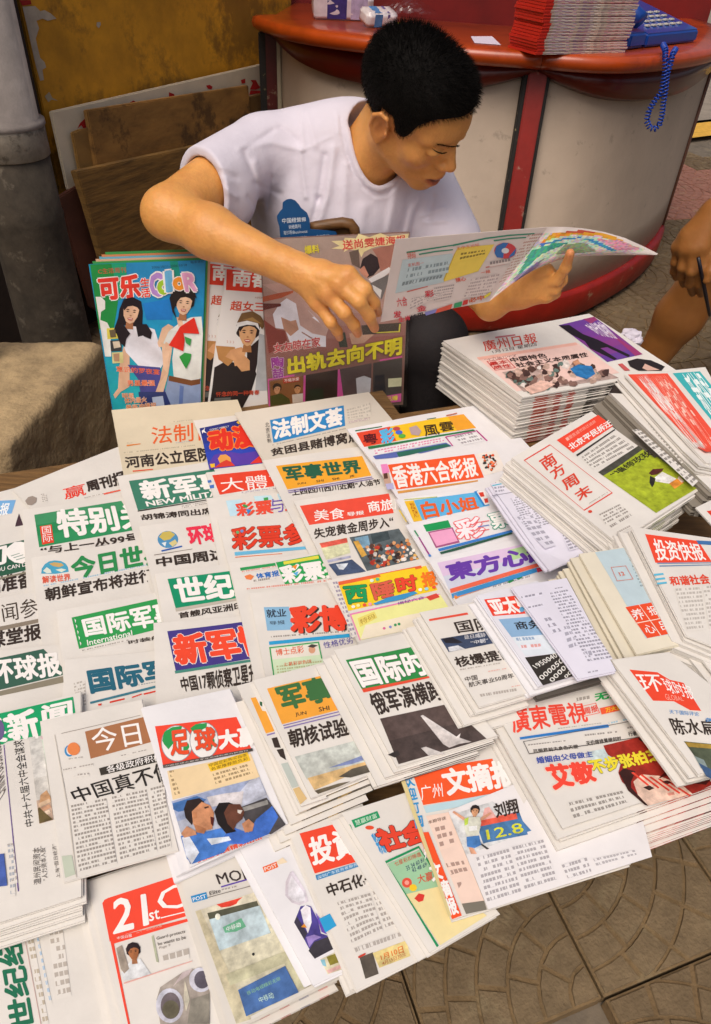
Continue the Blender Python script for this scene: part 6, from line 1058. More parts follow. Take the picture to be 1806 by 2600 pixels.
for k, (q, lb) in enumerate(([RD(934, 322, 1300, 330, 1200, 1500, 885, 1490), 'left magazine with a red header, its cover half hidden by its twin'], [RD(1092, 380, 1420, 420, 1400, 1500, 940, 1500), 'right magazine with a red header and a laughing woman in a brown hat'])):
    s = mag('magazine', lb, .001 + .0075 * k, q, col=GRY, th=.0055, leaves=5)
    x = -150 * (1 - k); y = -42 * (1 - k)
    Rk = lambda *c: RD(*[c[i] + ((x + (y and (c[i + 1] - 400) * .03)) if i % 2 == 0 else y) for i in range(len(c))])
    s.art('header', b(Rk(1090, 385, 1420, 425, 1415, 565, 1085, 540), 'd8391f'), t(Rk(1140, 395, 1560, 425, 1540, 535, 1132, 510), '南都周', 'f2efe8', .03), m=M_GINK)
    s.art('cover_line', t(Rk(1125, 620, 1370, 630, 1372, 700, 1115, 690), '超女三', 'd8502c', .02), t(Rk(1090, 910, 1145, 915, 1145, 935, 1092, 930), '》》》', 'c07050', .0), t(Rk(1300, 590, 1360, 592, 1360, 605, 1300, 602), 'NFDS', 'b08070', .0))
    s.art('printed_woman', p(Rk(1000, 1110, 1090, 1060, 1200, 1090, 1290, 1100, 1310, 1160, 1270, 1290, 1200, 1420, 960, 1420, 985, 1250), '2c2422'), p(Rk(1240, 980, 1330, 900, 1320, 1060, 1300, 1150, 1240, 1120), '2a1c1a'), p(Rk(1330, 860, 1390, 880, 1395, 1280, 1300, 1280, 1310, 1150), 'b4b6b8'),
          p(Rk(1010, 950, 1150, 960, 1160, 1040, 1100, 1100, 1030, 1050), 'b8834c'), p(Rk(1080, 1030, 1120, 980, 1200, 960, 1230, 1000, 1200, 1090, 1150, 1100, 1140, 1060), 'd8a070'), p(Rk(1160, 1090, 1220, 1020, 1260, 1060, 1260, 1130, 1200, 1140), 'cf9868'), *portrait(s, Rk, 1245, 860, 92, 'dba878', '2a1c1a', .05, False, True, sh='b07848'),
          p(Rk(1150, 830, 1170, 780, 1240, 765, 1320, 785, 1335, 840, 1300, 800, 1240, 795, 1180, 810, 1162, 850), 'e8e6e4'), p(Rk(1165, 780, 1200, 710, 1280, 695, 1340, 730, 1375, 790, 1350, 830, 1320, 785, 1240, 765), '7a5a34'), p(Rk(1205, 760, 1280, 740, 1350, 790, 1260, 765), 'a8834c'))
    s.art('foot_line', t(Rk(1010, 1290, 1330, 1275, 1330, 1310, 1012, 1325), '怀念的同一种青春', 'c04a30', .02), b(Rk(1000, 1335, 1120, 1330, 1118, 1370, 996, 1375), '6a6a64'))
s = mag('magazine', 'large gossip magazine in a clear plastic sleeve with yellow outlined headline', .017, [*RE(178, 165), *RE(1278, 112), *RE(1230, 1385), *RE(240, 1425)], th=.008, leaves=4, col=srgb('8a6a60'))
s.art('cover_ground', g(RE(182, 170, 1272, 118, 1226, 1380, 244, 1420), 'a89488', 'b89c90', 'b08a80', '9a6258', '8a6458', '74564e'), p(RE(190, 500, 420, 480, 640, 560, 700, 760, 660, 880, 560, 860, 470, 800, 440, 640, 300, 560), 'c8a49a'), m=M_GINK)
s.art('printed_scene', p(RE(270, 720, 320, 640, 400, 580, 470, 600, 540, 700, 600, 760, 660, 850, 660, 960, 400, 940, 360, 830, 290, 820), 'e6e2ea'), p(RE(205, 760, 300, 830, 360, 840, 380, 930, 240, 1010, 225, 900), '8a3f34'), p(RE(195, 590, 330, 560, 420, 545, 420, 560, 330, 600, 196, 630), 'b85a3a'), p(RE(200, 640, 330, 640, 330, 660, 200, 690), '6a2a24'), p(RE(330, 740, 400, 770, 440, 760, 460, 830, 400, 880, 350, 830), 'c8967c'),
      p(RE(740, 860, 800, 850, 820, 960, 760, 960), '3a4034'), p(RE(830, 860, 1010, 840, 1010, 870, 940, 930, 850, 940), 'c8a088'), p(RE(920, 800, 1215, 780, 1210, 850, 930, 870), '4a4038'), p(RE(1200, 790, 1210, 790, 1205, 850, 1030, 858, 1030, 850, 1195, 842), 'd8cc50'))
s.art('printed_reader', p(RE(910, 380, 930, 310, 990, 270, 1040, 300, 1060, 370, 1010, 430, 960, 450), '2c2226'), p(RE(1000, 240, 1170, 200, 1180, 360, 1060, 400, 1040, 300), 'a87060'), p(RE(905, 390, 940, 360, 975, 430, 960, 450, 920, 420), 'd09078'), p(RE(830, 260, 900, 240, 910, 380, 850, 350), '6a5a50'), p(RE(970, 460, 1125, 370, 1140, 400, 1010, 500), 'e8e4e4'), p(RE(985, 490, 1130, 420, 1100, 530, 1070, 610, 1020, 560), '6f6a68'), p(RE(1000, 500, 1070, 540, 1060, 600, 1010, 540), 'd8d4d0'))
s.art('burst_banner', p(RE(700, 180, 790, 175, 800, 155, 880, 160, 900, 125, 980, 150, 1060, 120, 1120, 145, 1270, 125, 1262, 160, 1275, 185, 1255, 200, 1180, 210, 1060, 215, 1000, 230, 940, 260, 920, 300, 900, 250, 830, 240, 790, 260, 800, 240, 700, 235, 760, 215), 'e8d8a0'), t(RE(780, 175, 1245, 135, 1250, 190, 785, 245), '送尚雯婕海报', 'd8403c', .02))
s.art('headline', t(RE(275, 935, 615, 885, 618, 955, 280, 1005), '女友晾在家', 'c8303a', .02, .07, 'ead8cc'), t(RE(258, 1040, 345, 1030, 345, 1105, 265, 1115), '陶', 'a03a98', .04, .07, 'e8d8d8'), t(RE(265, 1120, 345, 1110, 345, 1180, 270, 1190), '喆', 'a03a98', .04, .07, 'e8d8d8'), t(RE(375, 1040, 1215, 885, 1212, 1010, 385, 1160), '出轨去向不明', 'e4d428', .05, .075, '5a4a2a'), t(RE(600, 150 + 60, 470, 205, 475, 240, 615, 260)[::1] if False else RE(500, 215, 605, 205, 612, 262, 505, 275), '爆料', 'e8d83a', .03))
s.art('photo_strip', p(RE(232, 1195, 1222, 1025, 1222, 1036, 232, 1208), 'd85aa0'), p(RE(232, 1195, 240, 1195, 250, 1410, 240, 1412), 'd85aa0'), b(RE(250, 1215, 495, 1170, 492, 1365, 255, 1400), '8a5a34'), b(RE(512, 1165, 745, 1125, 742, 1325, 508, 1360), '3a2a22'), b(RE(762, 1122, 995, 1078, 990, 1320, 758, 1345), '5a4a48'), b(RE(1008, 1076, 1222, 1040, 1216, 1360, 1000, 1370), '4a4440'),
      p(RE(495, 1168, 510, 1166, 506, 1362, 490, 1366), 'd85aa0'), p(RE(747, 1124, 760, 1122, 790, 1345, 742, 1350), 'd85aa0'), p(RE(1098, 1320, 1216, 1300, 1214, 1362, 1100, 1372), 'd85aa0'), t(RE(1105, 1325, 1188, 1315, 1188, 1350, 1108, 1358), '已婚', 'f0e040', .03), b(RE(1118, 1192, 1218, 1185, 1215, 1248, 1118, 1255), 'd8d8b0'), b(RE(340, 1190, 465, 1175, 468, 1210, 345, 1228), 'b84a30'), t(RE(350, 1195, 460, 1180, 462, 1203, 354, 1220), '不堪示爱', 'f0e8e0', .01))
s.lvl += 2
for cx, cy, k_, sk, hr, lg in ((300, 1270, 34, 'c89068', '3a2c20', False), (450, 1270, 34, 'c88f60', '2a1c14', False), (590, 1220, 30, 'c89068', '2a1c14', False), (690, 1240, 30, 'cf9868', '2a1a14', True), (825, 1190, 28, 'b88060', '241a18', True), (935, 1140, 30, 'd0a078', '3a5a90', False), (1065, 1120, 30, 'b08058', '241c18', False), (1172, 1110, 30, 'b88050', '5a4a38', False)):
    s.art('printed_face', *portrait(s, RE, cx, cy, k_, sk, hr, .05, lg, False), m=M_GINK); s.lvl -= 2
s.lvl += 6
s.art('printed_clothes', p(RE(250, 1320, 330, 1300, 390, 1340, 400, 1385, 255, 1400), '4a4a20'), p(RE(410, 1310, 490, 1300, 490, 1365, 415, 1375), 'd8c8b8'), p(RE(880, 1190, 940, 1170, 992, 1190, 985, 1320, 890, 1325), 'c8c8cc'), p(RE(1020, 1170, 1090, 1160, 1100, 1300, 1010, 1310), '2c2c30'), p(RE(530, 1270, 640, 1260, 640, 1345, 515, 1355), '2a3020'))
film = bpy.data.materials.new('clear_film'); film.use_nodes = True; fn = film.node_tree; fn.nodes.clear()
fo = fn.nodes.new('ShaderNodeOutputMaterial'); fm = fn.nodes.new('ShaderNodeMixShader'); ft = fn.nodes.new('ShaderNodeBsdfTransparent'); fg = fn.nodes.new('ShaderNodeBsdfGlossy'); ff = None
fg.inputs['Roughness'].default_value = .18; fg.inputs[0].default_value = (.9, .9, .9, 1); fm.inputs[0].default_value = .07
fn.links.new(ft.outputs[0], fm.inputs[1]); fn.links.new(fg.outputs[0], fm.inputs[2]); fn.links.new(fm.outputs[0], fo.inputs[0])
def film_sheet(name, s, quad, off, amp, par):
    c = [s.h(q_) + s.n * off for q_ in quad]; N_ = 26; V = []; r = np.random.default_rng(3); ks = [(r.uniform(20, 70), r.uniform(0, 6), r.uniform(0, 3)) for _ in range(5)]
    for j in range(N_ + 1):
        for i in range(N_ + 1):
            u_, v_ = i / N_, j / N_; w_ = (c[0] * (1 - u_) + c[1] * u_) * (1 - v_) + (c[3] * (1 - u_) + c[2] * u_) * v_
            d_ = sum(math.sin(k * (w_[0] * math.cos(a_) + w_[2] * math.sin(a_)) + ph) for k, ph, a_ in ks) / 5
            V.append(w_ + s.n * (amp + amp * d_))
    F_ = [(j * (N_ + 1) + i, (j + 1) * (N_ + 1) + i, (j + 1) * (N_ + 1) + i + 1, j * (N_ + 1) + i + 1) for j in range(N_) for i in range(N_)]
    return ob(name, V, F_, film, par, smooth=True, origin=s.org)
film_sheet('plastic_sleeve', s, RE(182, 160, 1285, 105, 1246, 1392, 234, 1432), .004, .0016, s.root)
from_bm('rack_ledge', slab([uv(-.03, -1.24, .492), uv(.50, -1.24, .492), uv(.50, -1.09, .492), uv(-.03, -1.09, .492)], (0, 0, 1), .016), M_WOOD, tbl, origin=uv(.2, -1.15, .49))
# blue header card of a rack, its base board behind the magazines
s = mag('rack_header_card', 'blue card with white writing sticking up behind the man\'s wrist', -.006, [*RX(10, 20), *RX(620, 20), *RX(620, 420), *RX(10, 420)], cat='sign', group=None, build=False)
pts = RX(75, 55, 115, 25, 160, 20, 200, 35, 240, 80, 258, 110, 320, 160, 345, 225, 352, 325, 590, 345, 612, 352, 622, 372, 620, 402, 560, 520, 200, 520, 60, 480, 45, 360, 40, 300, 20, 240, 16, 195, 45, 150, 72, 120)
s.org = s.h(pts[0]); s.root = tag(from_bm('rack_header_card', slab([s.h(q_) for q_ in pts], s.n, .003, .0006), mat('blue_card', .4, col=srgb('0f4a7c'), noise=.12, nscale=12), origin=s.org), s.label, 'sign')
s.art('white_lettering', t(RX(65, 215, 305, 205, 310, 245, 68, 270), '中国经营报', 'dfe8ee', .01), t(RX(130, 285, 250, 275, 255, 315, 135, 325), '财经周刊', 'dfe8ee', .0), t(RX(80, 345, 320, 325, 322, 365, 84, 385), '职场Business', 'c8d4e0', .0), t(RX(175, 405, 540, 365, 542, 390, 180, 435), '读者好友 www.cb.com.cn', 'b8c8d8', .0))
# chair back behind the man's stomach
wood2 = mat('brown_chair_wood', .5, col=srgb('6a4720'), noise=.4, nscale=8, streak=(3, 3, 20), bump=.2, bscale=20)
ch = tag(empty('chair', tuple(P(900, 560, 1.345))), 'low wooden chair whose rounded backrest shows just before the white shirt', 'chair')
pth = [P(x, y, 1.345) for x, y in RX(300, 330, 420, 300, 560, 278, 680, 262, 760, 275, 800, 330, 812, 420)]
V, Fc = tube(pth, [.010] * 7, 10); ob('backrest_rail', V, Fc, wood2, ch, smooth=True, origin=ch['_o'])
bq = [P(x, y, 1.35) for x, y in RX(310, 335, 690, 280, 780, 320, 800, 460, 320, 500)]
from_bm('backrest', slab(bq, (0, -1, 0), .012), wood2, ch, origin=ch['_o'])
for x in (330, 790):
    a_ = P(*RX(x, 430)[0], 1.35); V, Fc = tube([a_, [a_[0], a_[1] + .02, .25], [a_[0], a_[1] + .03, .0]], .012, 8); ob('leg', V, Fc, wood2, ch, smooth=True, origin=ch['_o'])

# ======== the newspaper the man holds open
hold = Sheet('held_newspaper', 'open newspaper of lottery tables held up by the man in the white T-shirt', col=srgb('d9ccc6'))
a_, b_, c_ = P(*RE(1062, 775)[0], 1.095), P(*RE(1176, 168)[0], 1.075), P(*RF(650, 175)[0], 1.19)
n_ = np.cross(c_ - b_, a_ - b_); n_ = n_ if n_[1] < 0 else -n_
hold.vplane(a_, n_); hold.amp = .0012; hold.quad(*RE(1176, 168), *RF(652, 172), *RF(322, 600), *RE(1062, 775)); hold.build(th=.0012, leaves=1)
s = hold
s.art('rules', p(RE(1255, 258, 1400, 235, *[v for v in (1596, 205)], 1596, 214, 1400, 246, 1255, 270), '3f8a70'), p(RF(113, 272, 300, 232, 440, 214, 580, 205, 580, 212, 440, 222, 300, 241, 113, 282), '3f8a70'), p(RE(1345, 272, 1470, 250, 1596, 238, 1596, 246, 1470, 260, 1347, 282), '3f8a70'), p(RF(345, 245, 450, 232, 560, 225, 562, 231, 450, 239, 347, 253), '3f8a70'), p(RE(1255, 548, 1410, 508, 1412, 513, 1257, 555), 'd06a60'), p(RF(300, 400, 410, 380, 411, 385, 301, 405), 'd06a60'))
s.art('printed_boxes', p(RE(1225, 318, 1590, 270, 1596, 300, 1590, 440, 1530, 480, 1170, 562), 'b9c9cc'), p(RF(140, 290, 350, 270, 258, 425, 60, 485), 'e8cc5c'), p(RF(118, 330, 140, 290, 60, 485, 58, 470), 'c8a840'), p(RF(*fl(gl(412, 306, 64, 46, 20))), 'c84a50'), p(RF(350, 320, 360, 280, 400, 260, 430, 262, 405, 300, 400, 348, 365, 345), '3f70b0'), p(RF(440, 330, 476, 290, 465, 330, 430, 348), '3f70b0'), p(RF(*fl(gl(412, 306, 22, 16, 10))), 'd8d8dc'))
s.art('red_lettering', t(RE(1258, 262, 1320, 255, 1322, 305, 1262, 312), '特码', 'd8604c', .0), t(RE(1262, 345, 1380, 325, 1382, 350, 1265, 370), '玄机图一', 'd8604c', .0), t(RF(130, 285, 262, 262, 265, 280, 135, 305), '王中王论坛', 'd8604c', .0), t(RF(125, 465, 185, 455, 188, 478, 130, 488), '猜心', 'd8604c', .02), t(RF(270, 425, 325, 415, 328, 432, 275, 442), '一段', 'd8604c', .02), t(RE(1175, 600, 1250, 580, 1260, 650, 1185, 660), '六合', 'd0404c', .01), t(RE(1385, 545, 1450, 535, 1455, 585, 1390, 592), '彩', 'd0404c', .02), t(RE(1150, 695, 1210, 685, 1215, 735, 1158, 742), '发', 'd0404c', .02), t(RE(1325, 655, 1395, 645, 1398, 685, 1330, 695), '金', 'd0404c', .02))
s.art('foot_strip', t(RE(1190, 745, 1275, 722, 1278, 755, 1195, 775), '生肖', 'd0404c', .03), t(RE(1280, 725, 1375, 698, 1378, 735, 1285, 755), '特码', '3a3438', .03), p(RE(1385, 700, 1480, 675, 1475, 700, 1395, 725), '8a8ac8'), p(RF(20, 640, 110, 610, 100, 640, 10, 665), 'd8604c'), p(RF(120, 608, 165, 596, 160, 625, 115, 635), '3f9a6a'), p(RF(172, 592, 200, 585, 195, 612, 165, 620), 'c8403c'), t(RF(200, 580, 290, 560, 292, 585, 205, 605), '必中', 'c8603c', .03), p(RF(290, 565, 330, 540, 325, 560, 292, 580), 'd8cc50'))
s.text((RE(1260, 380, 1570, 325, 1560, 410, 1240, 470), '6a7a80', 'b9c9cc', .006), (RE(1220, 480, 1520, 425, 1500, 470, 1205, 530), '5a6468', 'b9c9cc', .006), (RF(155, 320, 305, 300, 290, 335, 145, 370), '3a3428', 'e8cc5c', .006), (RF(320, 372, 440, 350, 442, 378, 322, 400), '5a5458', None, .006), (RF(0, 520, 120, 500, 100, 580, 0, 600), '8a7c7c', None, .004), (RF(215, 470, 380, 440, 330, 560, 170, 580), 'a08c8c', None, .0042), (RE(1280, 600, 1500, 560, 1596, 540, 1596, 580, 1400, 640, 1270, 690)[:3] + RE(1270, 690), '9a8c8c', None, .0042), (RF(540, 215, 625, 205, 420, 480, 370, 500), 'a86a5a', None, .004))
# right-hand page, curling away from the fold
topc = RF(652, 172, 760, 172, 860, 180, 980, 200, 1100, 235, 1200, 280, 1290, 325); botc = RF(322, 600, 450, 500, 560, 430, 680, 372, 800, 342, 1000, 334, 1284, 333)
ty = [1.19, 1.20, 1.215, 1.235, 1.25, 1.262, 1.27]; by = [hold.h(botc[0])[1], 1.165, 1.18, 1.20, 1.215, 1.245, 1.268]
def resamp(px_, ys, n):
    W_ = [P(*a, y) for a, y in zip(px_, ys)]; W_[0] = hold.h(px_[0]) if px_ is botc or px_ is topc else W_[0]
    W_ = np.array(W_); t_ = np.linspace(0, len(W_) - 1, n); return np.stack([np.interp(t_, np.arange(len(W_)), W_[:, k]) for k in range(3)], 1)
nT, nB = 64, 36; TT = resamp(topc, ty, nT); BB = resamp(botc, by, nT); V = []; Fc = []; cc_ = []
for j in range(nB + 1):
    v_ = j / nB
    for i in range(nT):
        q_ = TT[i] * (1 - v_) + BB[i] * v_ + np.array([0, -.012, -.004]) * math.sin(math.pi * v_) * math.sin(math.pi * i / (nT - 1)); V.append(q_)
polys = [(RF(560, 290, 700, 230, 850, 222, 1010, 260, 900, 300, 700, 330, 470, 480, 440, 490), 'bcd0bc'), (RF(600, 275, 690, 205, 860, 195, 1010, 215, 1090, 250, 1060, 262, 960, 225, 820, 215, 700, 235), 'd89a2c'), (RF(700, 205, 860, 190, 960, 205, 860, 206), 'b84a34'), (RF(620, 268, 760, 235, 860, 228, 850, 236, 760, 245, 610, 285), '3f80b8'), (RF(560, 310, 700, 262, 780, 262, 620, 330, 480, 460), '3f9a80'),
         (RF(700, 330, 760, 270, 870, 262, 940, 312, 860, 322), '8a9a78'), (RF(860, 240, 900, 236, 1060, 308, 1020, 312), '3f94b8'), (RF(930, 240, 1080, 250, 1200, 302, 1060, 308), 'd89aa8'), (RF(330, 590, 470, 480, 520, 440, 640, 370, 480, 500, 380, 570), 'c8a0b0'), (RF(455, 470, 560, 400, 640, 350, 600, 400, 470, 490), '8a7aa0')]
def inpoly(x, y, q_):
    r_ = False; j_ = len(q_) - 1
    for i_ in range(len(q_)):
        if (q_[i_][1] > y) != (q_[j_][1] > y) and x < (q_[j_][0] - q_[i_][0]) * (y - q_[i_][1]) / (q_[j_][1] - q_[i_][1]) + q_[i_][0]: r_ = not r_
        j_ = i_
    return r_
rr_ = random.Random(2)
for j in range(nB):
    for i in range(nT - 1):
        f_ = (j * nT + i, (j + 1) * nT + i, (j + 1) * nT + i + 1, j * nT + i + 1); Fc.append(f_); x_, y_ = proj(sum(np.array(V[k]) for k in f_) / 4); c0 = srgb('dbcfca')
        for q_, cl_ in polys:
            if inpoly(x_, y_, q_): c0 = srgb(cl_)
        if 2 < j < nB - 2 and i < nT - 8: c0 = tuple(v * (1 - .35 * (rr_.random() > .6)) for v in c0)
        cc_.append(c0)
ob('right_page', V, Fc, mat('newsprint_inner', .8, noise=.05, nscale=8), hold.root, cols=cc_, smooth=True, origin=hold.org)

# ======== things on the counter
def tbox(name, px, w, d, h_, ang, col, label, cat, z=HT, **kw):
    c = T(*px, z); e = np.array([math.cos(ang), math.sin(ang), 0]); f = np.array([-math.sin(ang), math.cos(ang), 0]); return c, e, f
def pack(label, px, w, d, h_, ang, roll, cols, z=HT, text=None):
    c = T(*px, z); e = np.array([math.cos(ang), math.sin(ang), 0]); f = np.array([-math.sin(ang), math.cos(ang), 0])
    r = tag(empty('tissue_pack', tuple(c)), label, 'tissue pack', 'tissue packs on the counter')
    up2 = UP * math.cos(roll) + f * math.sin(roll) * -1; f2 = f * math.cos(roll) + UP * math.sin(roll); cen = c + up2 * h_ / 2 + UP * abs(math.sin(roll)) * d / 2
    bm = box_bm(cen, e * w, f2 * d, up2 * h_, .006)
    for _ in range(3): bmesh.ops.subdivide_edges(bm, edges=[x for x in bm.edges if x.calc_length() > .012], cuts=1, use_grid_fill=True)
    from mathutils import noise as mn
    for v in bm.verts: v.co += v.normal * mn.noise(v.co * 60) * .002
    from_bm('wrapper', bm, mat('wrap_' + label[:6], .3, col=srgb(cols[0]), noise=.15, nscale=30, coat=.4), r, True, origin=c)
    for k, (a0, a1, cl) in enumerate(cols[1]):
        q = [cen + e * (x - .5) * w + f2 * (y) * d * .505 * -1 + up2 * zz * h_ * .5 for x, y, zz in ((a0, 1, .86), (a1, 1, .86), (a1, 1, -.86), (a0, 1, -.86))]
        q2_ = [cen + e * (x - .5) * w + f2 * y * d + up2 * h_ * .508 for x, y in ((a0, .42), (a1, .42), (a1, -.42), (a0, -.42))]
        for qq in (q, q2_):
            bm = bmesh.new(); bm.faces.new([bm.verts.new(Vector(z_)) for z_ in qq]); from_bm('printed_band', bm, mat('wband_' + cl, .3, col=srgb(cl), noise=.3, nscale=60), r, origin=c)
    return r
pack('large pack of tissues with a dark violet printed band, lying on the counter', (868, 48), .22, .12, .075, .16, .10, ('d8ccd4', ((.22, .55, '3a3478'), (.62, .9, 'b8a8c8'))), z=HT)
pack('small pack of tissues leaning against the larger violet-banded one', (958, 68), .12, .075, .045, .45, .22, ('dcd2d4', ((.25, .5, '4a80b8'), (.66, .74, '6a5a98'))), z=HT)
bg_ = tag(empty('plastic_bag', tuple(T(1040, 30, HT))), 'crumpled clear plastic bag on the counter left of the man\'s hair', 'plastic bag')
c0 = T(1035, 40, HT); N_ = 22; V = []; r_ = np.random.default_rng(5)
for j in range(N_ + 1):
    for i in range(N_ + 1):
        u_, v_ = i / N_ - .5, j / N_ - .5; d_ = .045 * (1 - (2 * u_) ** 2) * (1 - (2 * v_) ** 2) + .006 * r_.random()
        V.append(c0 + np.array([u_ * .24, .10 + v_ * .17, .004 + max(0, d_)]))
F_ = [(j * (N_ + 1) + i, j * (N_ + 1) + i + 1, (j + 1) * (N_ + 1) + i + 1, (j + 1) * (N_ + 1) + i) for j in range(N_) for i in range(N_)]
ob('film', V, F_, film, bg_, smooth=False, origin=bg_['_o'])
for lab, pts, cl in (('yellow wrapper lying on the counter beside the small tissue pack', [(985, 52), (1040, 62), (1050, 68), (995, 68)], 'c8b81c'), ('white paper slip lying on the counter right of the man\'s head', [(1196, 92), (1250, 92), (1272, 113), (1205, 108)], 'd8cfe0')):
    q = [T(*a, HT + .003) for a in pts]; tag(from_bm('paper_slip', slab(q, (0, 0, 1), .0015, .0004), mat('slip' + cl, .6, col=srgb(cl)), origin=q[0]), lab, 'paper slip')
# stacked red-covered magazines
mc = T(1363, 140, HT); mr = T(1590, 134, HT); e = mr - mc; wM = np.linalg.norm(e); e /= wM; f = np.cross(UP, e)
dM = .15; r_ = random.Random(4)
def magpile():
    mm = mat('red_magazine', .35); V = []; Fc = []; cc = []
    hM = .0078; nx_ = 26
    for i in range(nx_ + 1):
        u_ = i / nx_ * wM; bul = .0006 * math.sin(i * 1.3)
        for y, z in ((0, 0), (0, hM * .22), (0, hM * .45), (0, hM * .68), (0, hM * .9), (dM, hM * .9), (dM, 0)):
            V.append(np.array([u_, y - bul - .0012 * (z > hM * .3), z]))
    for i in range(nx_):
        for k in range(7):
            a = i * 7 + k; b2 = i * 7 + (k + 1) % 7; Fc.append((a, a + 7, b2 + 7, b2))
            if k == 4 or k == 6: c = srgb('b8241c')
            elif i < 2: c = srgb('c22c20')
            else: c = np.array(srgb(r_.choice(['c8beb0', 'b8aca0', 'b89aa8', 'd4c8b8', 'a094a8', 'cfa8a8', 'd8d0c8']))) * r_.uniform(.8, 1.15)
            cc.append(c)
    Fc += [tuple(range(7))[::-1], tuple(nx_ * 7 + k for k in range(7))]; cc += [srgb('c22c20'), srgb('b0a090')]
    me_o = ob('magazine', [np.array([0, 0, 0]) + v for v in V], Fc, mm, cols=cc); return me_o
m0 = magpile(); angM = math.atan2(e[1], e[0])
for i in range(19):
    o = m0 if i == 0 else m0.copy()
    if i: COL.objects.link(o)
    sx = r_.uniform(-.003, .003) + (0 if i > 4 else -.006) + .0
    o.location = Vector(mc + e * (sx + .004 * math.sin(i * .9)) + f * r_.uniform(-.0012, .0012) + UP * (.0005 + .0083 * i)); o.rotation_euler = (0, r_.uniform(-.004, .004), angM + r_.uniform(-.006, .006))
    tag(o, ('lowest' if i == 0 else ORD[i] + ' from the bottom') + ': red-covered magazine in the pile beside the blue telephone', 'magazine', 'red-covered magazines piled on the counter')
# blue desk telephone
ph = tag(empty('telephone', tuple(T(1700, 90, HT))), 'blue push-button desk telephone with its coiled cord hanging over the counter edge', 'telephone')
PB = mat('blue_plastic', .3, col=srgb('0c3f94'), noise=.08, nscale=20, coat=.3)
c0 = T(1606, 124, HT + .004); ex = T(1880, 92, HT + .004) - c0; ex /= np.linalg.norm(ex); ey = np.cross(UP, ex)
L3 = lambda x, y, z: c0 + ex * x * 1.8 + ey * y * 1.5 + UP * z * 1.7
def wedge(name, prof, x0, x1, m, bev=.004):
    bm = bmesh.new(); a_ = [bm.verts.new(Vector(L3(x0, y, z))) for y, z in prof]; b_ = [bm.verts.new(Vector(L3(x1, y, z))) for y, z in prof]; n_ = len(prof)
    bm.faces.new(a_); bm.faces.new(b_[::-1]); [bm.faces.new((a_[i], b_[i], b_[(i + 1) % n_], a_[(i + 1) % n_])) for i in range(n_)]
    bmesh.ops.recalc_face_normals(bm, faces=bm.faces); bmesh.ops.bevel(bm, geom=list(bm.edges), offset=bev, segments=3, affect='EDGES'); return from_bm(name, bm, m, ph, origin=ph['_o'])
wedge('body', [(0, 0), (0, .022), (.19, .062), (.20, .058), (.20, 0)], .045, .24, PB, .006)
wedge('cradle', [(0.0, 0), (0.0, .026), (.19, .055), (.20, .05), (.20, 0)], -.015, .042, PB, .008)
V, Fc = tube([L3(.012, .005, .045), L3(.012, .04, .062), L3(.012, .10, .080), L3(.012, .16, .090), L3(.012, .20, .082)], [.027, .022, .020, .022, .027], 14); ob('handset', V, Fc, PB, ph, smooth=True, origin=ph['_o'])
KW = mat('key_white', .4, col=srgb('cfc9bc'))
for r in range(4):
    for c in range(6):
        y = .035 + r * .022; x = .085 + c * .024; z = .022 + y * .2105
        from_bm('key', box_bm(L3(x, y, z + .002), ex * .022, ey * .014, UP * .006, .0015), KW, ph, origin=ph['_o'])
from_bm('display', box_bm(L3(.10, .15, .022 + .15 * .2105 + .001), ex * .07, ey * .032 + UP * .0067, UP * .005, .001), mat('lcd', .15, col=srgb('6a7468')), ph, origin=ph['_o'])
yc = T(1690, 135, HT)[1] - .12
cp = [P(x, y, yy) for (x, y), yy in zip(RC(1275, 300, 1290, 335, 1290, 400, 1288, 480, 1275, 560, 1262, 620, 1215, 680, 1178, 745, 1165, 810, 1185, 855, 1215, 865, 1250, 835, 1268, 770, 1275, 700, 1290, 600, 1300, 500, 1325, 420, 1340, 360, 1358, 330), [yc + .10, yc + .03] + [yc + .005] * 15 + [yc + .02, yc + .09])]
cp = np.array(cp); cl_ = np.concatenate([[0], np.cumsum(np.linalg.norm(np.diff(cp, axis=0), axis=1))]); turns = 62; n_ = turns * 10
tt_ = np.linspace(0, cl_[-1], n_); ctr = np.stack([np.interp(tt_, cl_, cp[:, k]) for k in range(3)], 1); tg = np.gradient(ctr, axis=0); tg /= np.linalg.norm(tg, axis=1)[:, None]
sd2 = np.cross(tg, [0, 1, 0]); sd2 /= np.linalg.norm(sd2, axis=1)[:, None] + 1e-9; s3 = np.cross(tg, sd2); a_ = np.linspace(0, turns * 2 * math.pi, n_)
hel = ctr + .0078 * (np.cos(a_)[:, None] * sd2 + np.sin(a_)[:, None] * s3)
V, Fc = tube(hel, .0024, 6); ob('coiled_cord', V, Fc, mat('cord_blue', .35, col=srgb('0c3a9c')), ph, smooth=True, origin=ph['_o'])
# crumpled tissue behind the tallest stack
bm = bmesh.new(); bmesh.ops.create_icosphere(bm, subdivisions=4, radius=.022)
from mathutils import noise as mn
for v in bm.verts: v.co += v.co.normalized() * (mn.noise(v.co * 60) * .012 + mn.noise(v.co * 160) * .004); v.co.z *= .6
c0 = T(*RF(1150, 800)[0], .56); bmesh.ops.translate(bm, verts=bm.verts, vec=Vector(c0))
tag(from_bm('crumpled_tissue', bm, mat('tissue', .9, col=srgb('d4ccd8')), origin=c0), 'crumpled white tissue lodged beside the tallest newspaper stack', 'tissue')
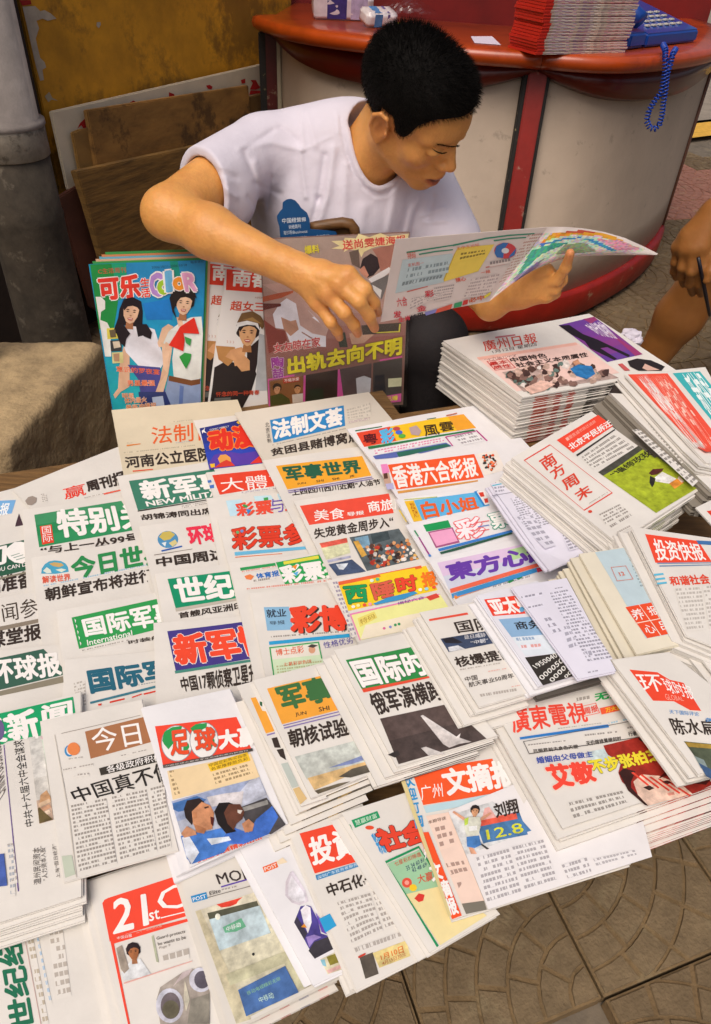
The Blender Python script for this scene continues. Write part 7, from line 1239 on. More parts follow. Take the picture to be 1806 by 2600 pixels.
# ---------------------------------------------------------------- people: smooth bodies grown from blended volumes
class Field:
    def __init__(s, res): s.res = res; s.pr = []
    def cone(s, a, b, ra, rb, k=.02, op='u'):
        a = np.asarray(a, float); b = np.asarray(b, float); r = max(ra, rb)
        s.pr.append(('c', (a, b, ra, rb), k, op, np.minimum(a, b) - r, np.maximum(a, b) + r)); return s
    def chain(s, pts, rs, k=.01, op='u'):
        for i in range(len(pts) - 1): s.cone(pts[i], pts[i + 1], rs[i], rs[i + 1], k if i == 0 else min(k, .006), op)
        return s
    def ell(s, c, r, R=None, k=.02, op='u'):
        c = np.asarray(c, float); r = np.asarray(r, float); R = np.eye(3) if R is None else R; m = r.max()
        s.pr.append(('e', (c, r, R), k, op, c - m, c + m)); return s
    def plane(s, o, n, op='i', lo=None, hi=None, k=.004):       # keeps the side opposite to n
        s.pr.append(('p', (np.asarray(o, float), np.asarray(n, float) / np.linalg.norm(n)), k, op, lo, hi)); return s
    def func(s, f, op='i', k=.004): s.pr.append(('f', f, k, op, None, None)); return s
    @staticmethod
    def d(pr, X):
        t_, a, _, _, _, _ = pr
        if t_ == 'c':
            A, B, ra, rb = a; ba = B - A; h = np.clip(((X - A) @ ba) / (ba @ ba + 1e-12), 0, 1)
            return np.linalg.norm(X - A - h[..., None] * ba, axis=-1) - (ra + (rb - ra) * h)
        if t_ == 'e':
            c, r, R = a; q_ = (X - c) @ R; k0 = np.linalg.norm(q_ / r, axis=-1); k1 = np.linalg.norm(q_ / (r * r), axis=-1) + 1e-9; return k0 * (k0 - 1) / k1
        if t_ == 'p': return (X - a[0]) @ a[1]
        return a(X)
    def ev(s, X, lo=None, hi=None):
        """X: (nb, m, 3); lo/hi: per block bounds for culling."""
        D = np.full(X.shape[:-1], .08)
        for pr in s.pr:
            k, op, plo, phi = pr[2], pr[3], pr[4], pr[5]
            if plo is not None:
                mg = .03 + k; m = np.all((lo < phi + mg) & (hi > plo - mg), axis=1)
                if not m.any(): continue
            else: m = np.ones(len(X), bool)
            d = s.d(pr, X[m]); a = D[m]
            if op == 'u':
                h = np.clip(.5 + .5 * (a - d) / k, 0, 1); a = a * (1 - h) + d * h - k * h * (1 - h)
            elif op == 's':
                d = -d; h = np.clip(.5 - .5 * (a - d) / k, 0, 1); a = a * (1 - h) + d * h + k * h * (1 - h)
            else:
                h = np.clip(.5 - .5 * (a - d) / k, 0, 1); a = a * (1 - h) + d * h + k * h * (1 - h)
            D[m] = a
        return D
    def mesh(s, name, material, par=None, origin=(0, 0, 0), colf=None, post=None):
        res, B = s.res, 8; bs = res * B
        cand = set()
        for pr in s.pr:
            if pr[3] != 'u': continue
            lo = np.floor((pr[4] - .01) / bs).astype(int); hi = np.floor((pr[5] + .01) / bs).astype(int)
            I = np.stack(np.meshgrid(*[np.arange(lo[i], hi[i] + 1) for i in range(3)], indexing='ij'), -1).reshape(-1, 3)
            if pr[0] == 'c' and len(I) > 60:
                d = s.d(pr, (I + .5) * bs); I = I[np.abs(d) < bs * 1.9] if False else I[d < bs * 1.6]
            cand.update(map(tuple, I))
        I = np.array(sorted(cand)); c = (I + .5) * bs
        D = s.ev(c[:, None, :], c - bs / 2, c + bs / 2)[:, 0]; I = I[np.abs(D) < bs * 1.35]
        g_ = np.stack(np.meshgrid(*[np.arange(B + 1)] * 3, indexing='ij'), -1).reshape(-1, 3)
        keys = []; verts = []; quads = []
        for s0 in range(0, len(I), 1500):
            J = I[s0:s0 + 1500]; gi = J[:, None, :] * B + g_[None]; X = gi * res
            D = s.ev(X, J * bs, (J + 1) * bs).reshape(len(J), B + 1, B + 1, B + 1); Xr = X.reshape(len(J), B + 1, B + 1, B + 1, 3); ins = D < 0
            cs = [(a, b_, c_) for a in (0, 1) for b_ in (0, 1) for c_ in (0, 1)]
            sl_ = lambda A, o: A[:, o[0]:o[0] + B, o[1]:o[1] + B, o[2]:o[2] + B]
            cnt = sum(sl_(ins, o).astype(int) for o in cs); act = (cnt > 0) & (cnt < 8)
            S = np.zeros((*act.shape, 3)); N_ = np.zeros(act.shape)
            for o in cs:
                for ax in range(3):
                    if o[ax] == 0:
                        o2 = list(o); o2[ax] = 1; da, db = sl_(D, o), sl_(D, o2); cr = (da < 0) != (db < 0); tt = np.where(cr, da / (da - db + 1e-12), 0)[..., None]
                        S += np.where(cr[..., None], sl_(Xr, o) * (1 - tt) + sl_(Xr, o2) * tt, 0); N_ += cr
            w_ = np.argwhere(act); kk = J[w_[:, 0]] * B + w_[:, 1:]; keys.append(s.key(kk)); verts.append(S[act] / N_[act][:, None])
            for ax in range(3):
                a0 = ins[:, :B, :B, :B]; sl2 = [slice(None)] + [slice(0, B)] * 3; sl2[ax + 1] = slice(1, B + 1); a1 = ins[tuple(sl2)]
                for sg in (0, 1):
                    e = np.argwhere((a0 & ~a1) if sg == 0 else (~a0 & a1)); p0 = J[e[:, 0]] * B + e[:, 1:]; u1, u2 = (ax + 1) % 3, (ax + 2) % 3
                    q_ = []
                    for du, dv in ((0, 0), (-1, 0), (-1, -1), (0, -1)):
                        r_ = p0.copy(); r_[:, u1] += du; r_[:, u2] += dv; q_.append(s.key(r_))
                    q_ = np.stack(q_, 1); quads.append(q_ if sg == 0 else q_[:, ::-1])
        keys = np.concatenate(keys); V = np.concatenate(verts); Q = np.concatenate(quads); od = np.argsort(keys); keys = keys[od]; V = V[od]
        pos = np.clip(np.searchsorted(keys, Q), 0, len(keys) - 1); ok = (keys[pos] == Q).all(1); F_ = pos[ok]
        if post: V = post(V)
        me = bpy.data.meshes.new(name); o_ = np.asarray(origin, float)
        me.vertices.add(len(V)); me.vertices.foreach_set('co', (V - o_).astype(np.float32).ravel()); me.loops.add(F_.size); me.loops.foreach_set('vertex_index', F_.astype(np.int32).ravel())
        me.polygons.add(len(F_)); me.polygons.foreach_set('loop_start', np.arange(0, F_.size, 4, dtype=np.int32)); me.polygons.foreach_set('loop_total', np.full(len(F_), 4, np.int32))
        me.update(calc_edges=True); me.validate(); me.polygons.foreach_set('use_smooth', [True] * len(me.polygons))
        bm = bmesh.new(); bm.from_mesh(me)
        for _ in range(2): bmesh.ops.smooth_vert(bm, verts=bm.verts, factor=.5, use_axis_x=True, use_axis_y=True, use_axis_z=True)
        bm.to_mesh(me); bm.free()
        V2 = np.zeros(len(me.vertices) * 3, np.float32); me.vertices.foreach_get('co', V2); V2 = V2.reshape(-1, 3) + o_
        if colf is not None:
            a = me.color_attributes.new('Col', 'FLOAT_COLOR', 'POINT'); d = np.ones((len(V2), 4), np.float32); d[:, :3] = colf(V2); a.data.foreach_set('color', d.ravel())
        me.materials.append(material); ob_ = bpy.data.objects.new(name, me); COL.objects.link(ob_); ob_.location = o_; ob_['_o'] = [float(x) for x in o_]
        if par is not None: ob_.parent = par; ob_.location = Vector(o_) - Vector(par['_o'])
        return ob_
    def key(s, k):
        k = k + 20000; return (k[..., 0].astype(np.int64) * 65536 + k[..., 1]) * 65536 + k[..., 2]
def sdist(xy, poly):
    """distance in frame pixels from points to a polyline"""
    d = np.full(len(xy), 1e9)
    for a_, b_ in zip(poly[:-1], poly[1:]):
        a_ = np.array(a_); b_ = np.array(b_); ba = b_ - a_; h = np.clip(((xy - a_) @ ba) / (ba @ ba), 0, 1); d = np.minimum(d, np.linalg.norm(xy - a_ - h[:, None] * ba, axis=1))
    return d
# ---- the seller
HO = np.array([.061, 1.398, .991])
def Rm(yaw, pit, rol):
    cy, sy = math.cos(yaw), math.sin(yaw); cp, sp = math.cos(pit), math.sin(pit); cr, sr = math.cos(rol), math.sin(rol)
    return np.array([[cy, -sy, 0], [sy, cy, 0], [0, 0, 1]]) @ np.array([[cp, 0, sp], [0, 1, 0], [-sp, 0, cp]]) @ np.array([[1, 0, 0], [0, cr, -sr], [0, sr, cr]])
HR = Rm(-.574, .523, .297)
hl = lambda x, y, z: HO + HR @ np.array([x, y, z])
man_o = np.array([-.02, 1.58, .02])
sh_R, el_R, wr_R = P(655, 392, 1.45), P(427, 541, 1.215), P(*RX(215, 745)[0], 1.115)
sh_L, el_L, wr_L = P(1078, 470, 1.56), P(1170, 690, 1.44), P(*RF(330, 620)[0], 1.275)
nb = P(925, 405, 1.47); pel = np.array([-.02, 1.60, .42]); chest = P(865, 500, 1.50)
sd_l = sh_L - sh_R; sd_l /= np.linalg.norm(sd_l); tz = (sh_L + sh_R) / 2 - pel; tz /= np.linalg.norm(tz); ty_ = np.cross(tz, sd_l); ty_ /= np.linalg.norm(ty_); tz = np.cross(sd_l, ty_); TR_ = np.stack([sd_l, ty_, tz], 1)
B_ = Field(.0025)
# torso core (under the shirt)
B_.cone(pel, chest, .10, .10, .03).cone(sh_R, sh_L, .045, .045, .03).cone(nb, (sh_R + sh_L) / 2, .05, .06, .03)
B_.cone(sh_R, el_R, .058, .041, .03).cone(el_R, el_R * .66 + wr_R * .34, .039, .0405, .02).cone(el_R * .66 + wr_R * .34, wr_R * .90 + el_R * .10, .0405, .0270, .02).cone(wr_R * .90 + el_R * .10, wr_R, .027, .0265, .01)
B_.cone(sh_L, el_L, .048, .040, .03).cone(el_L, wr_L, .040, .028, .02)
# right hand, back of the hand towards the viewer
def RXp(x, y, d): return P(*RX(x, y)[0], d)
k1, k2, k3, k4 = RXp(735, 790, 1.088), RXp(630, 880, 1.078), RXp(520, 985, 1.080), RXp(425, 1075, 1.090)
for k_, r_h in ((k1, .0135), (k2, .0138), (k3, .0130), (k4, .0122)): B_.cone(wr_R, k_, .021, r_h, .013)
B_.cone(RXp(480, 760, 1.115), RXp(420, 960, 1.105), .018, .016, .016)
B_.chain([k1, RXp(905, 935, 1.074), RXp(1000, 1080, 1.084), RXp(1035, 1175, 1.100)], [.0127, .0104, .0090, .0076], .009)
B_.chain([k2, RXp(845, 1060, 1.056), RXp(950, 1210, 1.066), RXp(1003, 1330, 1.082)], [.0131, .0108, .0096, .0080], .009)
B_.chain([k3, RXp(700, 1175, 1.060), RXp(795, 1295, 1.072), RXp(832, 1385, 1.086)], [.0125, .0102, .0091, .0076], .009)
B_.chain([k4, RXp(560, 1270, 1.074), RXp(625, 1360, 1.086), RXp(650, 1425, 1.098)], [.0112, .0091, .0081, .0068], .009)
B_.chain([RXp(330, 820, 1.125), RXp(600, 900, 1.150), RXp(860, 1030, 1.146), RXp(1010, 1130, 1.128)], [.018, .015, .012, .010], .012)
for k_ in (k2, k3): B_.ell(k_ + np.array([0, -.010, .003]), (.006, .005, .006), k=.012)
# left hand round the far page
def RFp(x, y, d): return P(*RF(x, y)[0], d)
B_.cone(wr_L, RFp(560, 530, 1.235), .025, .022, .014).cone(RFp(470, 560, 1.245), RFp(640, 480, 1.225), .022, .015, .012).cone(RFp(520, 565, 1.25), RFp(660, 540, 1.225), .022, .016, .014)
B_.chain([RFp(620, 500, 1.225), RFp(712, 478, 1.205), RFp(762, 405, 1.188), RFp(787, 322, 1.172)], [.0125, .0100, .0088, .0074], .007)
B_.chain([RFp(600, 530, 1.228), RFp(700, 528, 1.212), RFp(742, 480, 1.214), RFp(748, 430, 1.225)], [.0125, .0100, .0088, .0074], .005)
B_.chain([RFp(560, 480, 1.232), RFp(612, 432, 1.220), RFp(655, 418, 1.214), RFp(690, 440, 1.225)], [.0135, .0110, .0098, .0080], .008)
B_.chain([RFp(560, 560, 1.24), RFp(650, 570, 1.222), RFp(700, 552, 1.226), RFp(712, 520, 1.235)], [.014, .011, .0095, .008], .007)
# neck and head
B_.cone(nb + np.array([-.01, .02, -.03]), hl(-.028, 0, -.045), .060, .052, .02).cone(nb, hl(-.01, -.03, -.055), .042, .034, .02)
B_.ell(hl(-.006, 0, .028), (.095, .073, .074), HR, .01)
B_.ell(hl(.030, 0, -.035), (.062, .058, .075), HR, .02)
B_.ell(hl(.055, 0, .026), (.049, .055, .047), HR, .02)
for sy in (-1, 1):
    B_.cone(hl(-.005, sy * .058, -.045), hl(.066, sy * .012, -.103), .017, .016, .022)
    B_.ell(hl(.056, sy * .042, -.030), (.024, .020, .020), HR, .018)
    B_.cone(hl(.083, sy * .014, .016), hl(.072, sy * .046, .014), .010, .009, .014)
B_.ell(hl(.070, 0, -.072), (.030, .030, .028), HR, .016).ell(hl(.072, 0, -.103), (.020, .021, .016), HR, .014)
for sy in (-1, 1):
    B_.ell(hl(.107, sy * .034, -.002), (.016, .018, .010), HR, .012, 's'); B_.ell(hl(.087, sy * .013, -.020), (.012, .009, .018), HR, .010)
    B_.ell(hl(.0825, sy * .033, -.004), (.0135, .0170, .0100), HR, .004)
B_.chain([hl(.088, 0, .004), hl(.100, 0, -.018), hl(.111, 0, -.036)], [.0085, .0085, .0105], .010)
for sy in (-1, 1): B_.ell(hl(.100, sy * .0125, -.040), (.011, .008, .0078), HR, .006); B_.ell(hl(.106, sy * .0075, -.0485), (.004, .0035, .004), HR, .003, 's')
B_.cone(hl(.101, 0, -.056), hl(.100, 0, -.064), .006, .006, .008)
B_.chain([hl(.081, -.028, -.0715), hl(.0985, -.009, -.0675), hl(.1005, 0, -.069), hl(.0985, .009, -.0675), hl(.081, .028, -.0715)], [.0038, .0056, .0052, .0056, .0038], .005)
B_.chain([hl(.080, -.026, -.0765), hl(.094, -.009, -.0870), hl(.0955, 0, -.087), hl(.094, .009, -.0870), hl(.080, .026, -.0765)], [.0036, .0064, .0068, .0064, .0036], .005)
B_.chain([hl(.090, -.022, -.0750), hl(.108, -.006, -.0770), hl(.108, .006, -.0770), hl(.090, .022, -.0750)], [.0018, .0050, .0050, .0018], .002, 's')
# ear
for sy in (-1,):
    B_.ell(hl(-.006, sy * .077, -.012), (.0165, .0075, .029), HR @ Rm(0, -.12, 0) @ Rm(.35 * sy * -1, 0, 0), .006)
    B_.ell(hl(.001, sy * .0865, -.008), (.0100, .0090, .0175), HR, .003, 's')
    B_.chain([hl(.008, sy * .079, .004), hl(.004, sy * .083, .016), hl(-.008, sy * .086, .018), hl(-.019, sy * .088, .008), hl(-.020, sy * .087, -.012), hl(-.012, sy * .083, -.030), hl(-.002, sy * .079, -.038)], [.0034, .0038, .0040, .0042, .0040, .0038, .0056], .002)
    B_.cone(hl(.010, sy * .079, -.012), hl(.010, sy * .078, -.018), .0035, .003, .004)
SK = np.array(srgb('dc9c55')); LIP = np.array(srgb('a8483c')); INM = np.array(srgb('4a1512')); RDN = np.array(srgb('c66a44')); LASH = np.array(srgb('2a1a12')); PALE = np.array(srgb('d29a58'))
def skin_col(V):
    L_ = (V - HO) @ HR; c = np.tile(SK, (len(V), 1)); x, y, z = L_.T; head = (np.abs(z) < .16) & (np.abs(x) < .14) & (np.abs(y) < .1)
    def mixc(m, col, a): c[:] = c * (1 - (m * a)[:, None]) + col * (m * a)[:, None]
    ga = lambda cx, cy, cz, r: np.exp(-(((x - cx) ** 2 + (np.abs(y) - cy) ** 2 + (z - cz) ** 2) / r ** 2)) * head
    mixc(ga(.062, .045, -.032, .022), RDN, .25); mixc(ga(.108, .0, -.04, .013), RDN, .45); mixc(ga(0, .085, -.01, .03), RDN, .35)
    lipm = np.clip(1.3 - np.sqrt(((y) / .027) ** 2 + ((z + .077) / .0135) ** 2) * 1.3, 0, 1) * (x > .078) * head; mixc(np.clip(lipm * 3, 0, 1) * .9, np.array(srgb('9a3c34')), .9)
    im = np.clip(1 - np.sqrt((y / .021) ** 2 + ((z + .0768) / .0052) ** 2), 0, 1) * (x > .070) * head; mixc(np.clip(im * 3, 0, 1), INM, .9)
    # lash line and brow, along the lid edge
    for zc, th_, ln, col, am in ((-.0125, .0022, .0135, LASH, .0), (.0155 + 0 * y, .0045, .019, LASH, .25)):
        zz = zc - ((np.abs(y) - .032) / .02) ** 2 * .003 * (1 if zc.__class__ is float else -1)
        m = np.clip(1.5 - np.abs(z - zz) / th_, 0, 1) * np.clip(3 - np.abs(np.abs(y) - .033) / ln * 3, 0, 1) * (x > .055) * head; mixc(np.clip(m, 0, 1), col, am)
    st = np.clip(1 - np.sqrt((y / .04) ** 2 + ((z + .10) / .03) ** 2), 0, 1) * (x > .03) * head; mixc(st, np.array(srgb('8a6a48')), .25)
    for k_ in (k1, k2, k3, k4): mixc(np.exp(-np.sum((V - k_ - [0, -.012, 0]) ** 2, 1) / .011 ** 2), RDN, .30)
    for t_ in (RXp(1035, 1175, 1.09), RXp(1003, 1330, 1.075), RXp(832, 1385, 1.08), RXp(650, 1425, 1.09), RFp(787, 322, 1.17)): mixc(np.exp(-np.sum((V - t_) ** 2, 1) / .014 ** 2), np.array(srgb('c8705a')), .5)
    return c
M_SKIN = mat('skin', .45, noise=.13, nscale=26, sss=.18, spec=.45, bump=.28, bscale=170, stain=srgb('b8683c'), stain_amt=.16, stain_scale=22, thr=.50)
GAIN = [1.0]
def px_fold(lines):
    """crease/bulge along polylines measured on the visible side: (polyline px, width px, height m)"""
    def f(V):
        xy = proj(V); V = V.copy(); cam_ = np.array([0, 0, HC]); dr = cam_ - V; dr /= np.linalg.norm(dr, axis=1)[:, None]
        for pl, w_, h_ in lines:
            w_ = w_ * .72
            V += dr * (h_ * GAIN[0] * np.exp(-(sdist(xy, pl) / w_) ** 2))[:, None]
        return V
    return f
hand_cr = [(RX(905, 960, 960, 930), 3, -.0008), (RX(820, 1080, 890, 1040), 3, -.0008), (RX(680, 1200, 740, 1165), 3, -.0008), (RX(835, 1100, 905, 1060), 3, -.0007), (RX(350, 850, 560, 960), 12, .0012), (RX(420, 780, 640, 860), 12, .0012), (RX(500, 740, 730, 790), 12, .0012)]
man = B_.mesh('person', M_SKIN, None, man_o, skin_col, px_fold(hand_cr))
tag(man, 'seated young man with short black hair in a white T-shirt, leaning over an open newspaper', 'person')
# ---- T-shirt
S_ = Field(.0030)
S_.cone(sh_R + np.array([.02, .02, -.005]), sh_L + np.array([-.02, .01, -.01]), .062, .060, .03).ell(chest + np.array([0, .02, -.02]), (.185, .118, .20), TR_, .04).cone(pel + [0, -.01, .02], chest + [0, .01, -.05], .135, .14, .05)
S_.ell((sh_R + nb) / 2 + np.array([0, .045, .0]), (.11, .075, .062), TR_, .04).ell(nb + np.array([.01, .045, -.045]), (.13, .08, .085), TR_, .04)
hem = sh_R * .36 + el_R * .64 + np.array([0, 0, .005]); ad = (el_R - sh_R); ad /= np.linalg.norm(ad)
S_.cone(sh_R, hem + ad * .05, .064, .0635, .03).ell(sh_R * .42 + el_R * .58 + np.array([.022, .01, -.030]), (.055, .045, .050), k=.03)
S_.cone(sh_L, sh_L * .35 + el_L * .65, .062, .068, .03)
hemL = sh_L * .35 + el_L * .65; adL = (el_L - sh_L) / np.linalg.norm(el_L - sh_L)
def sleeve_cut(X):   # cut the right sleeve by an inclined plane, only near the arm
    d1 = (X - hem) @ (ad + np.array([-.25, 0, .25])) ; near = np.linalg.norm(X - hem, axis=-1) - .16
    return np.where(near < 0, d1, -.05)
S_.func(sleeve_cut, 'i', .004)
S_.cone(sh_R * .45 + el_R * .55, el_R + ad * .05, .0500, .0590, .003, 's').ell(sh_R * .42 + el_R * .58 + np.array([.018, .01, -.026]) + ad * .02, (.050, .040, .044), k=.003, op='s')          # the sleeve is open
# neckline: found where the seen collar line meets the cloth
def march(px_, py_, d0=1.25, d1=1.75):
    ys = np.linspace(d0, d1, 400); X = np.array([P(px_, py_, y) for y in ys]); D = S_.ev(X[None], X.min(0)[None], X.max(0)[None])[0]
    i = np.argmax(D < 0.0005); return X[i]
front = [march(x, y) for x, y in ((884, 318), (888, 350), (896, 392), (910, 430), (930, 462), (955, 481), (980, 478), (1000, 458))]
backp = [nb + np.array([.062, .045, .012]), nb + np.array([.040, .078, .030]), nb + np.array([.0, .088, .038]), nb + np.array([-.034, .060, .036])]
ring = front + backp
rc = sum(ring) / len(ring); _, _, vt = np.linalg.svd(np.array(ring) - rc); rn = vt[2] * np.sign(vt[2][2]); re1 = vt[0]; re2 = np.cross(rn, re1)
ang = np.array([math.atan2((q_ - rc) @ re2, (q_ - rc) @ re1) for q_ in ring]); rad = np.array([np.linalg.norm((q_ - rc) - (q_ - rc) @ rn * rn) for q_ in ring]); hgt = np.array([(q_ - rc) @ rn for q_ in ring]); od_ = np.argsort(ang)
A3 = np.concatenate([ang[od_] - 2 * math.pi, ang[od_], ang[od_] + 2 * math.pi]); R3 = np.tile(rad[od_], 3); H3 = np.tile(hgt[od_], 3)
th_ = np.linspace(-math.pi, math.pi, 73)[:-1]; ker = np.ones(7) / 7
Rs = np.interp(th_, A3, R3); Hs = np.interp(th_, A3, H3); Rs = np.convolve(np.concatenate([Rs[-3:], Rs, Rs[:3]]), ker, 'valid'); Hs = np.convolve(np.concatenate([Hs[-3:], Hs, Hs[:3]]), ker, 'valid')
def neck_cut(X):
    q_ = X - rc; x1, y1, z1 = q_ @ re1, q_ @ re2, q_ @ rn; a_ = np.arctan2(y1, x1); r_ = np.sqrt(x1 * x1 + y1 * y1); rr = np.interp(a_, th_, Rs, period=2 * math.pi)
    d_ = np.maximum(r_ - rr, -.05 - z1); return np.where(np.linalg.norm(q_, axis=-1) < .25, -d_, -.05)
S_.func(neck_cut, 'i', .003)
ringp = [rc + re1 * math.cos(a_) * r_ + re2 * math.sin(a_) * r_ + rn * h_ for a_, r_, h_ in zip(th_, Rs, Hs)]
for i_ in range(len(ringp)): S_.cone(ringp[i_] - rn * .001, ringp[(i_ + 1) % len(ringp)] - rn * .001, .0052, .0052, .003)
grv = [(ang_, proj(rc + (q_ - rc) * 1.0)) for ang_, q_ in zip(th_, ringp)]
fr_px = [(884, 318), (888, 350), (896, 392), (910, 430), (930, 462), (955, 481), (980, 478), (1000, 458)]; cx_, cy_ = 960, 400
collar_groove = [(cx_ + (x - cx_) * 1.24 - 2, cy_ + (y - cy_) * 1.22) for x, y in fr_px]
folds = [(collar_groove, 3.5, -.0022), ([(cx_ + (x - cx_) * 1.34 - 2, cy_ + (y - cy_) * 1.31) for x, y in fr_px], 4, .0012), (RB(440, 720, 450, 1010), 9, .0035), (RB(430, 1010, 470, 1330), 9, .004), (RB(240, 1200, 215, 1420), 8, -.004), (RB(640, 920, 440, 1020), 4, .0018), (RB(690, 900, 680, 740), 4, .002), (RB(660, 1000, 620, 1300, 560, 1500), 14, .005), (RB(600, 1050, 560, 1350), 12, -.005),
         (RB(740, 1120, 720, 1500), 16, .004), (RB(130, 1100, 200, 1400), 14, .004), (RB(60, 1050, 170, 1300), 10, -.003), (RB(560, 1340, 500, 1560), 10, -.005), (RB(1080, 1290, 1030, 1560), 16, .005), (RB(1180, 1290, 1120, 1560), 16, -.005), (RB(1260, 1300, 1190, 1420, 1150, 1580), 12, .005), (RB(1330, 1330, 1300, 1480), 10, -.004),
         (RB(300, 860, 420, 960), 12, -.003), (RB(480, 760, 540, 990), 10, .003), (RB(860, 1400, 840, 1580), 20, .003), (RB(1400, 1400, 1250, 1460), 8, .003), (RB(1420, 1490, 1260, 1500), 8, .003), (RB(80, 1330, 180, 1490), 8, -.004), (RA(1380, 1180, 1596, 1330), 10, .003), (RA(1440, 1150, 1596, 1200), 12, -.003), (RB(20, 1000, 240, 960, 400, 1000), 12, .003), (RB(250, 880, 60, 1010), 10, -.003), (RB(300, 1310, 130, 1240), 8, -.003)]
GAIN[0] = 1.15
def sh_post(V):
    from mathutils import noise as mn
    V = px_fold(folds)(V); d = np.array([mn.noise(Vector(v) * 13) + .5 * mn.noise(Vector(v) * 31) for v in V]); return V + (np.array([0, 0, HC]) - V) * (d * .0022)[:, None]
shirt = S_.mesh('t_shirt', mat('white_cotton', .9, col=srgb('d6cfda'), noise=.04, nscale=10, bump=.5, bscale=34, spec=.2, sss=0), man, man_o, None, sh_post)
# ribbed collar laid over the neckline
# ---- trousers and shoes
Tf = Field(.006)
knL, knR = P(1098, 868, 1.375), P(700, 900, 1.40); anL, anR = np.array([knL[0] + .03, knL[1] + .05, .10]), np.array([knR[0] - .03, knR[1] + .05, .10])
Tf.ell(pel, (.17, .14, .12), TR_, .03)
for hp, kn, an in ((pel + [.08, 0, 0], knL, anL), (pel + [-.08, 0, 0], knR, anR)): Tf.cone(hp, kn, .095, .072, .04).cone(kn, an, .072, .055, .02)
Tf.mesh('trousers', mat('black_trousers', .8, col=srgb('1c1618'), noise=.2, nscale=20, bump=.3, bscale=120), man, man_o)
for an in (anL, anR):
    Sf = Field(.005); Sf.ell(an + np.array([0, -.06, -.055]), (.045, .13, .04), k=.01).cone(an, an + np.array([0, -.02, -.04]), .045, .045, .02).plane([0, 0, .004], [0, 0, -1]); Sf.mesh('shoe', mat('shoe_brown', .5, col=srgb('2c2019')), man, man_o)
st = tag(empty('stool', (-.02, 1.62, 0)), 'low wooden stool under the seated man in the white T-shirt', 'stool')
from_bm('seat', box_bm((-.02, 1.62, .285), (.34, 0, 0), (0, .28, 0), (0, 0, .03)), M_WOOD, st, origin=st['_o'])
for x in (-.15, .11):
    for y in (1.52, 1.72): from_bm('leg', box_bm((x, y, .135), (.035, 0, 0), (0, .035, 0), (0, 0, .27)), M_WOOD, st, origin=st['_o'])
# ---- hair: a cap and thousands of short strands
Hf = Field(.003)
Hf.ell(hl(-.009, 0, .033), (.104, .081, .078), HR, .01).ell(hl(.032, 0, .054), (.066, .067, .054), HR, .02)
xs_ = [-.14, -.075, -.045, -.022, -.018, .012, .018, .028, .040, .052, .070, .085, .14]; zs_ = [-.075, -.07, -.045, -.015, .020, .022, -.005, -.026, .0, .036, .058, .064, .064]
def hair_cut(X):
    L_ = (X - HO) @ HR; return (np.interp(L_[..., 0], xs_, zs_) - L_[..., 2]) * .8
Hf.func(hair_cut, 'i', .006)
M_HAIR = mat('black_hair', .7, col=srgb('0c0907'), noise=.3, nscale=60, spec=.12, bump=.6, bscale=260)
hair = Hf.mesh('hair', M_HAIR, man, man_o)
hv = np.zeros(len(hair.data.vertices) * 3, np.float32); hair.data.vertices.foreach_get('co', hv); hv = hv.reshape(-1, 3) + man_o
hn = np.zeros(len(hair.data.vertices) * 3, np.float32); hair.data.vertices.foreach_get('normal', hn); hn = hn.reshape(-1, 3)
rg = np.random.default_rng(4); L_ = (hv - HO) @ HR; cen = HO + HR @ np.array([-.008, 0, .03]); out_ = (hv - cen); out_ /= np.linalg.norm(out_, axis=1)[:, None]
sel = np.where((np.sum(hn * out_, 1) > .35))[0]; V = []; Fc = []
ix = rg.choice(sel, 26000); fwd_ = HR @ np.array([.55, 0, .1]); dn_ = HR @ np.array([.1, 0, -.8])
for i in ix:
    q0 = hv[i] + rg.normal(size=3) * .0013; l_ = L_[i]; top_ = np.clip((l_[2] - .03) / .06, 0, 1)
    d_ = out_[i] * (.35 + .65 * top_) + (dn_ * (1 - top_) * .9) + fwd_ * top_ * .5 + rg.normal(size=3) * .20; d_ /= np.linalg.norm(d_)
    ln = (.005 + .007 * top_) * rg.uniform(.6, 1.2); sw = np.cross(d_, rg.normal(size=3)); sw /= np.linalg.norm(sw); sw *= .00035; b0_ = len(V)
    V += [q0 - sw, q0 + sw, q0 + d_ * ln]; Fc.append((b0_, b0_ + 1, b0_ + 2))
st_ = ob('hair_strands', V, Fc, M_HAIR, hair, origin=man_o); st_['kind'] = 'stuff'

# eyebrow and lash line, grown from the face where the photograph shows them
def onface(px_):
    ys = np.linspace(1.22, 1.42, 260); X = np.array([P(*px_, y) for y in ys]); D = B_.ev(X[None], X.min(0)[None], X.max(0)[None])[0]; return X[np.argmax(D < 0)]
V = []; Fc = []; lnp = RY(845, 862, 900, 872, 950, 884, 1010, 888, 1065, 878)
for k in range(420):
    t_ = rg.uniform(0, 3.999); i_ = int(t_); a_ = np.array(lnp[i_]) * (1 - t_ + i_) + np.array(lnp[i_ + 1]) * (t_ - i_)
    a_ = a_ + rg.normal(size=2) * [1.5, 1.0 + .55 * (2 - abs(t_ - 2))]; q0 = onface(a_); d_ = HR @ np.array([-.15, -.7, .25]) + rg.normal(size=3) * .2; d_ /= np.linalg.norm(d_); sw = np.cross(d_, out_[0]); sw = sw / np.linalg.norm(sw) * .0003
    b0_ = len(V); V += [q0 - sw, q0 + sw, q0 + d_ * .0030]; Fc.append((b0_, b0_ + 1, b0_ + 2))
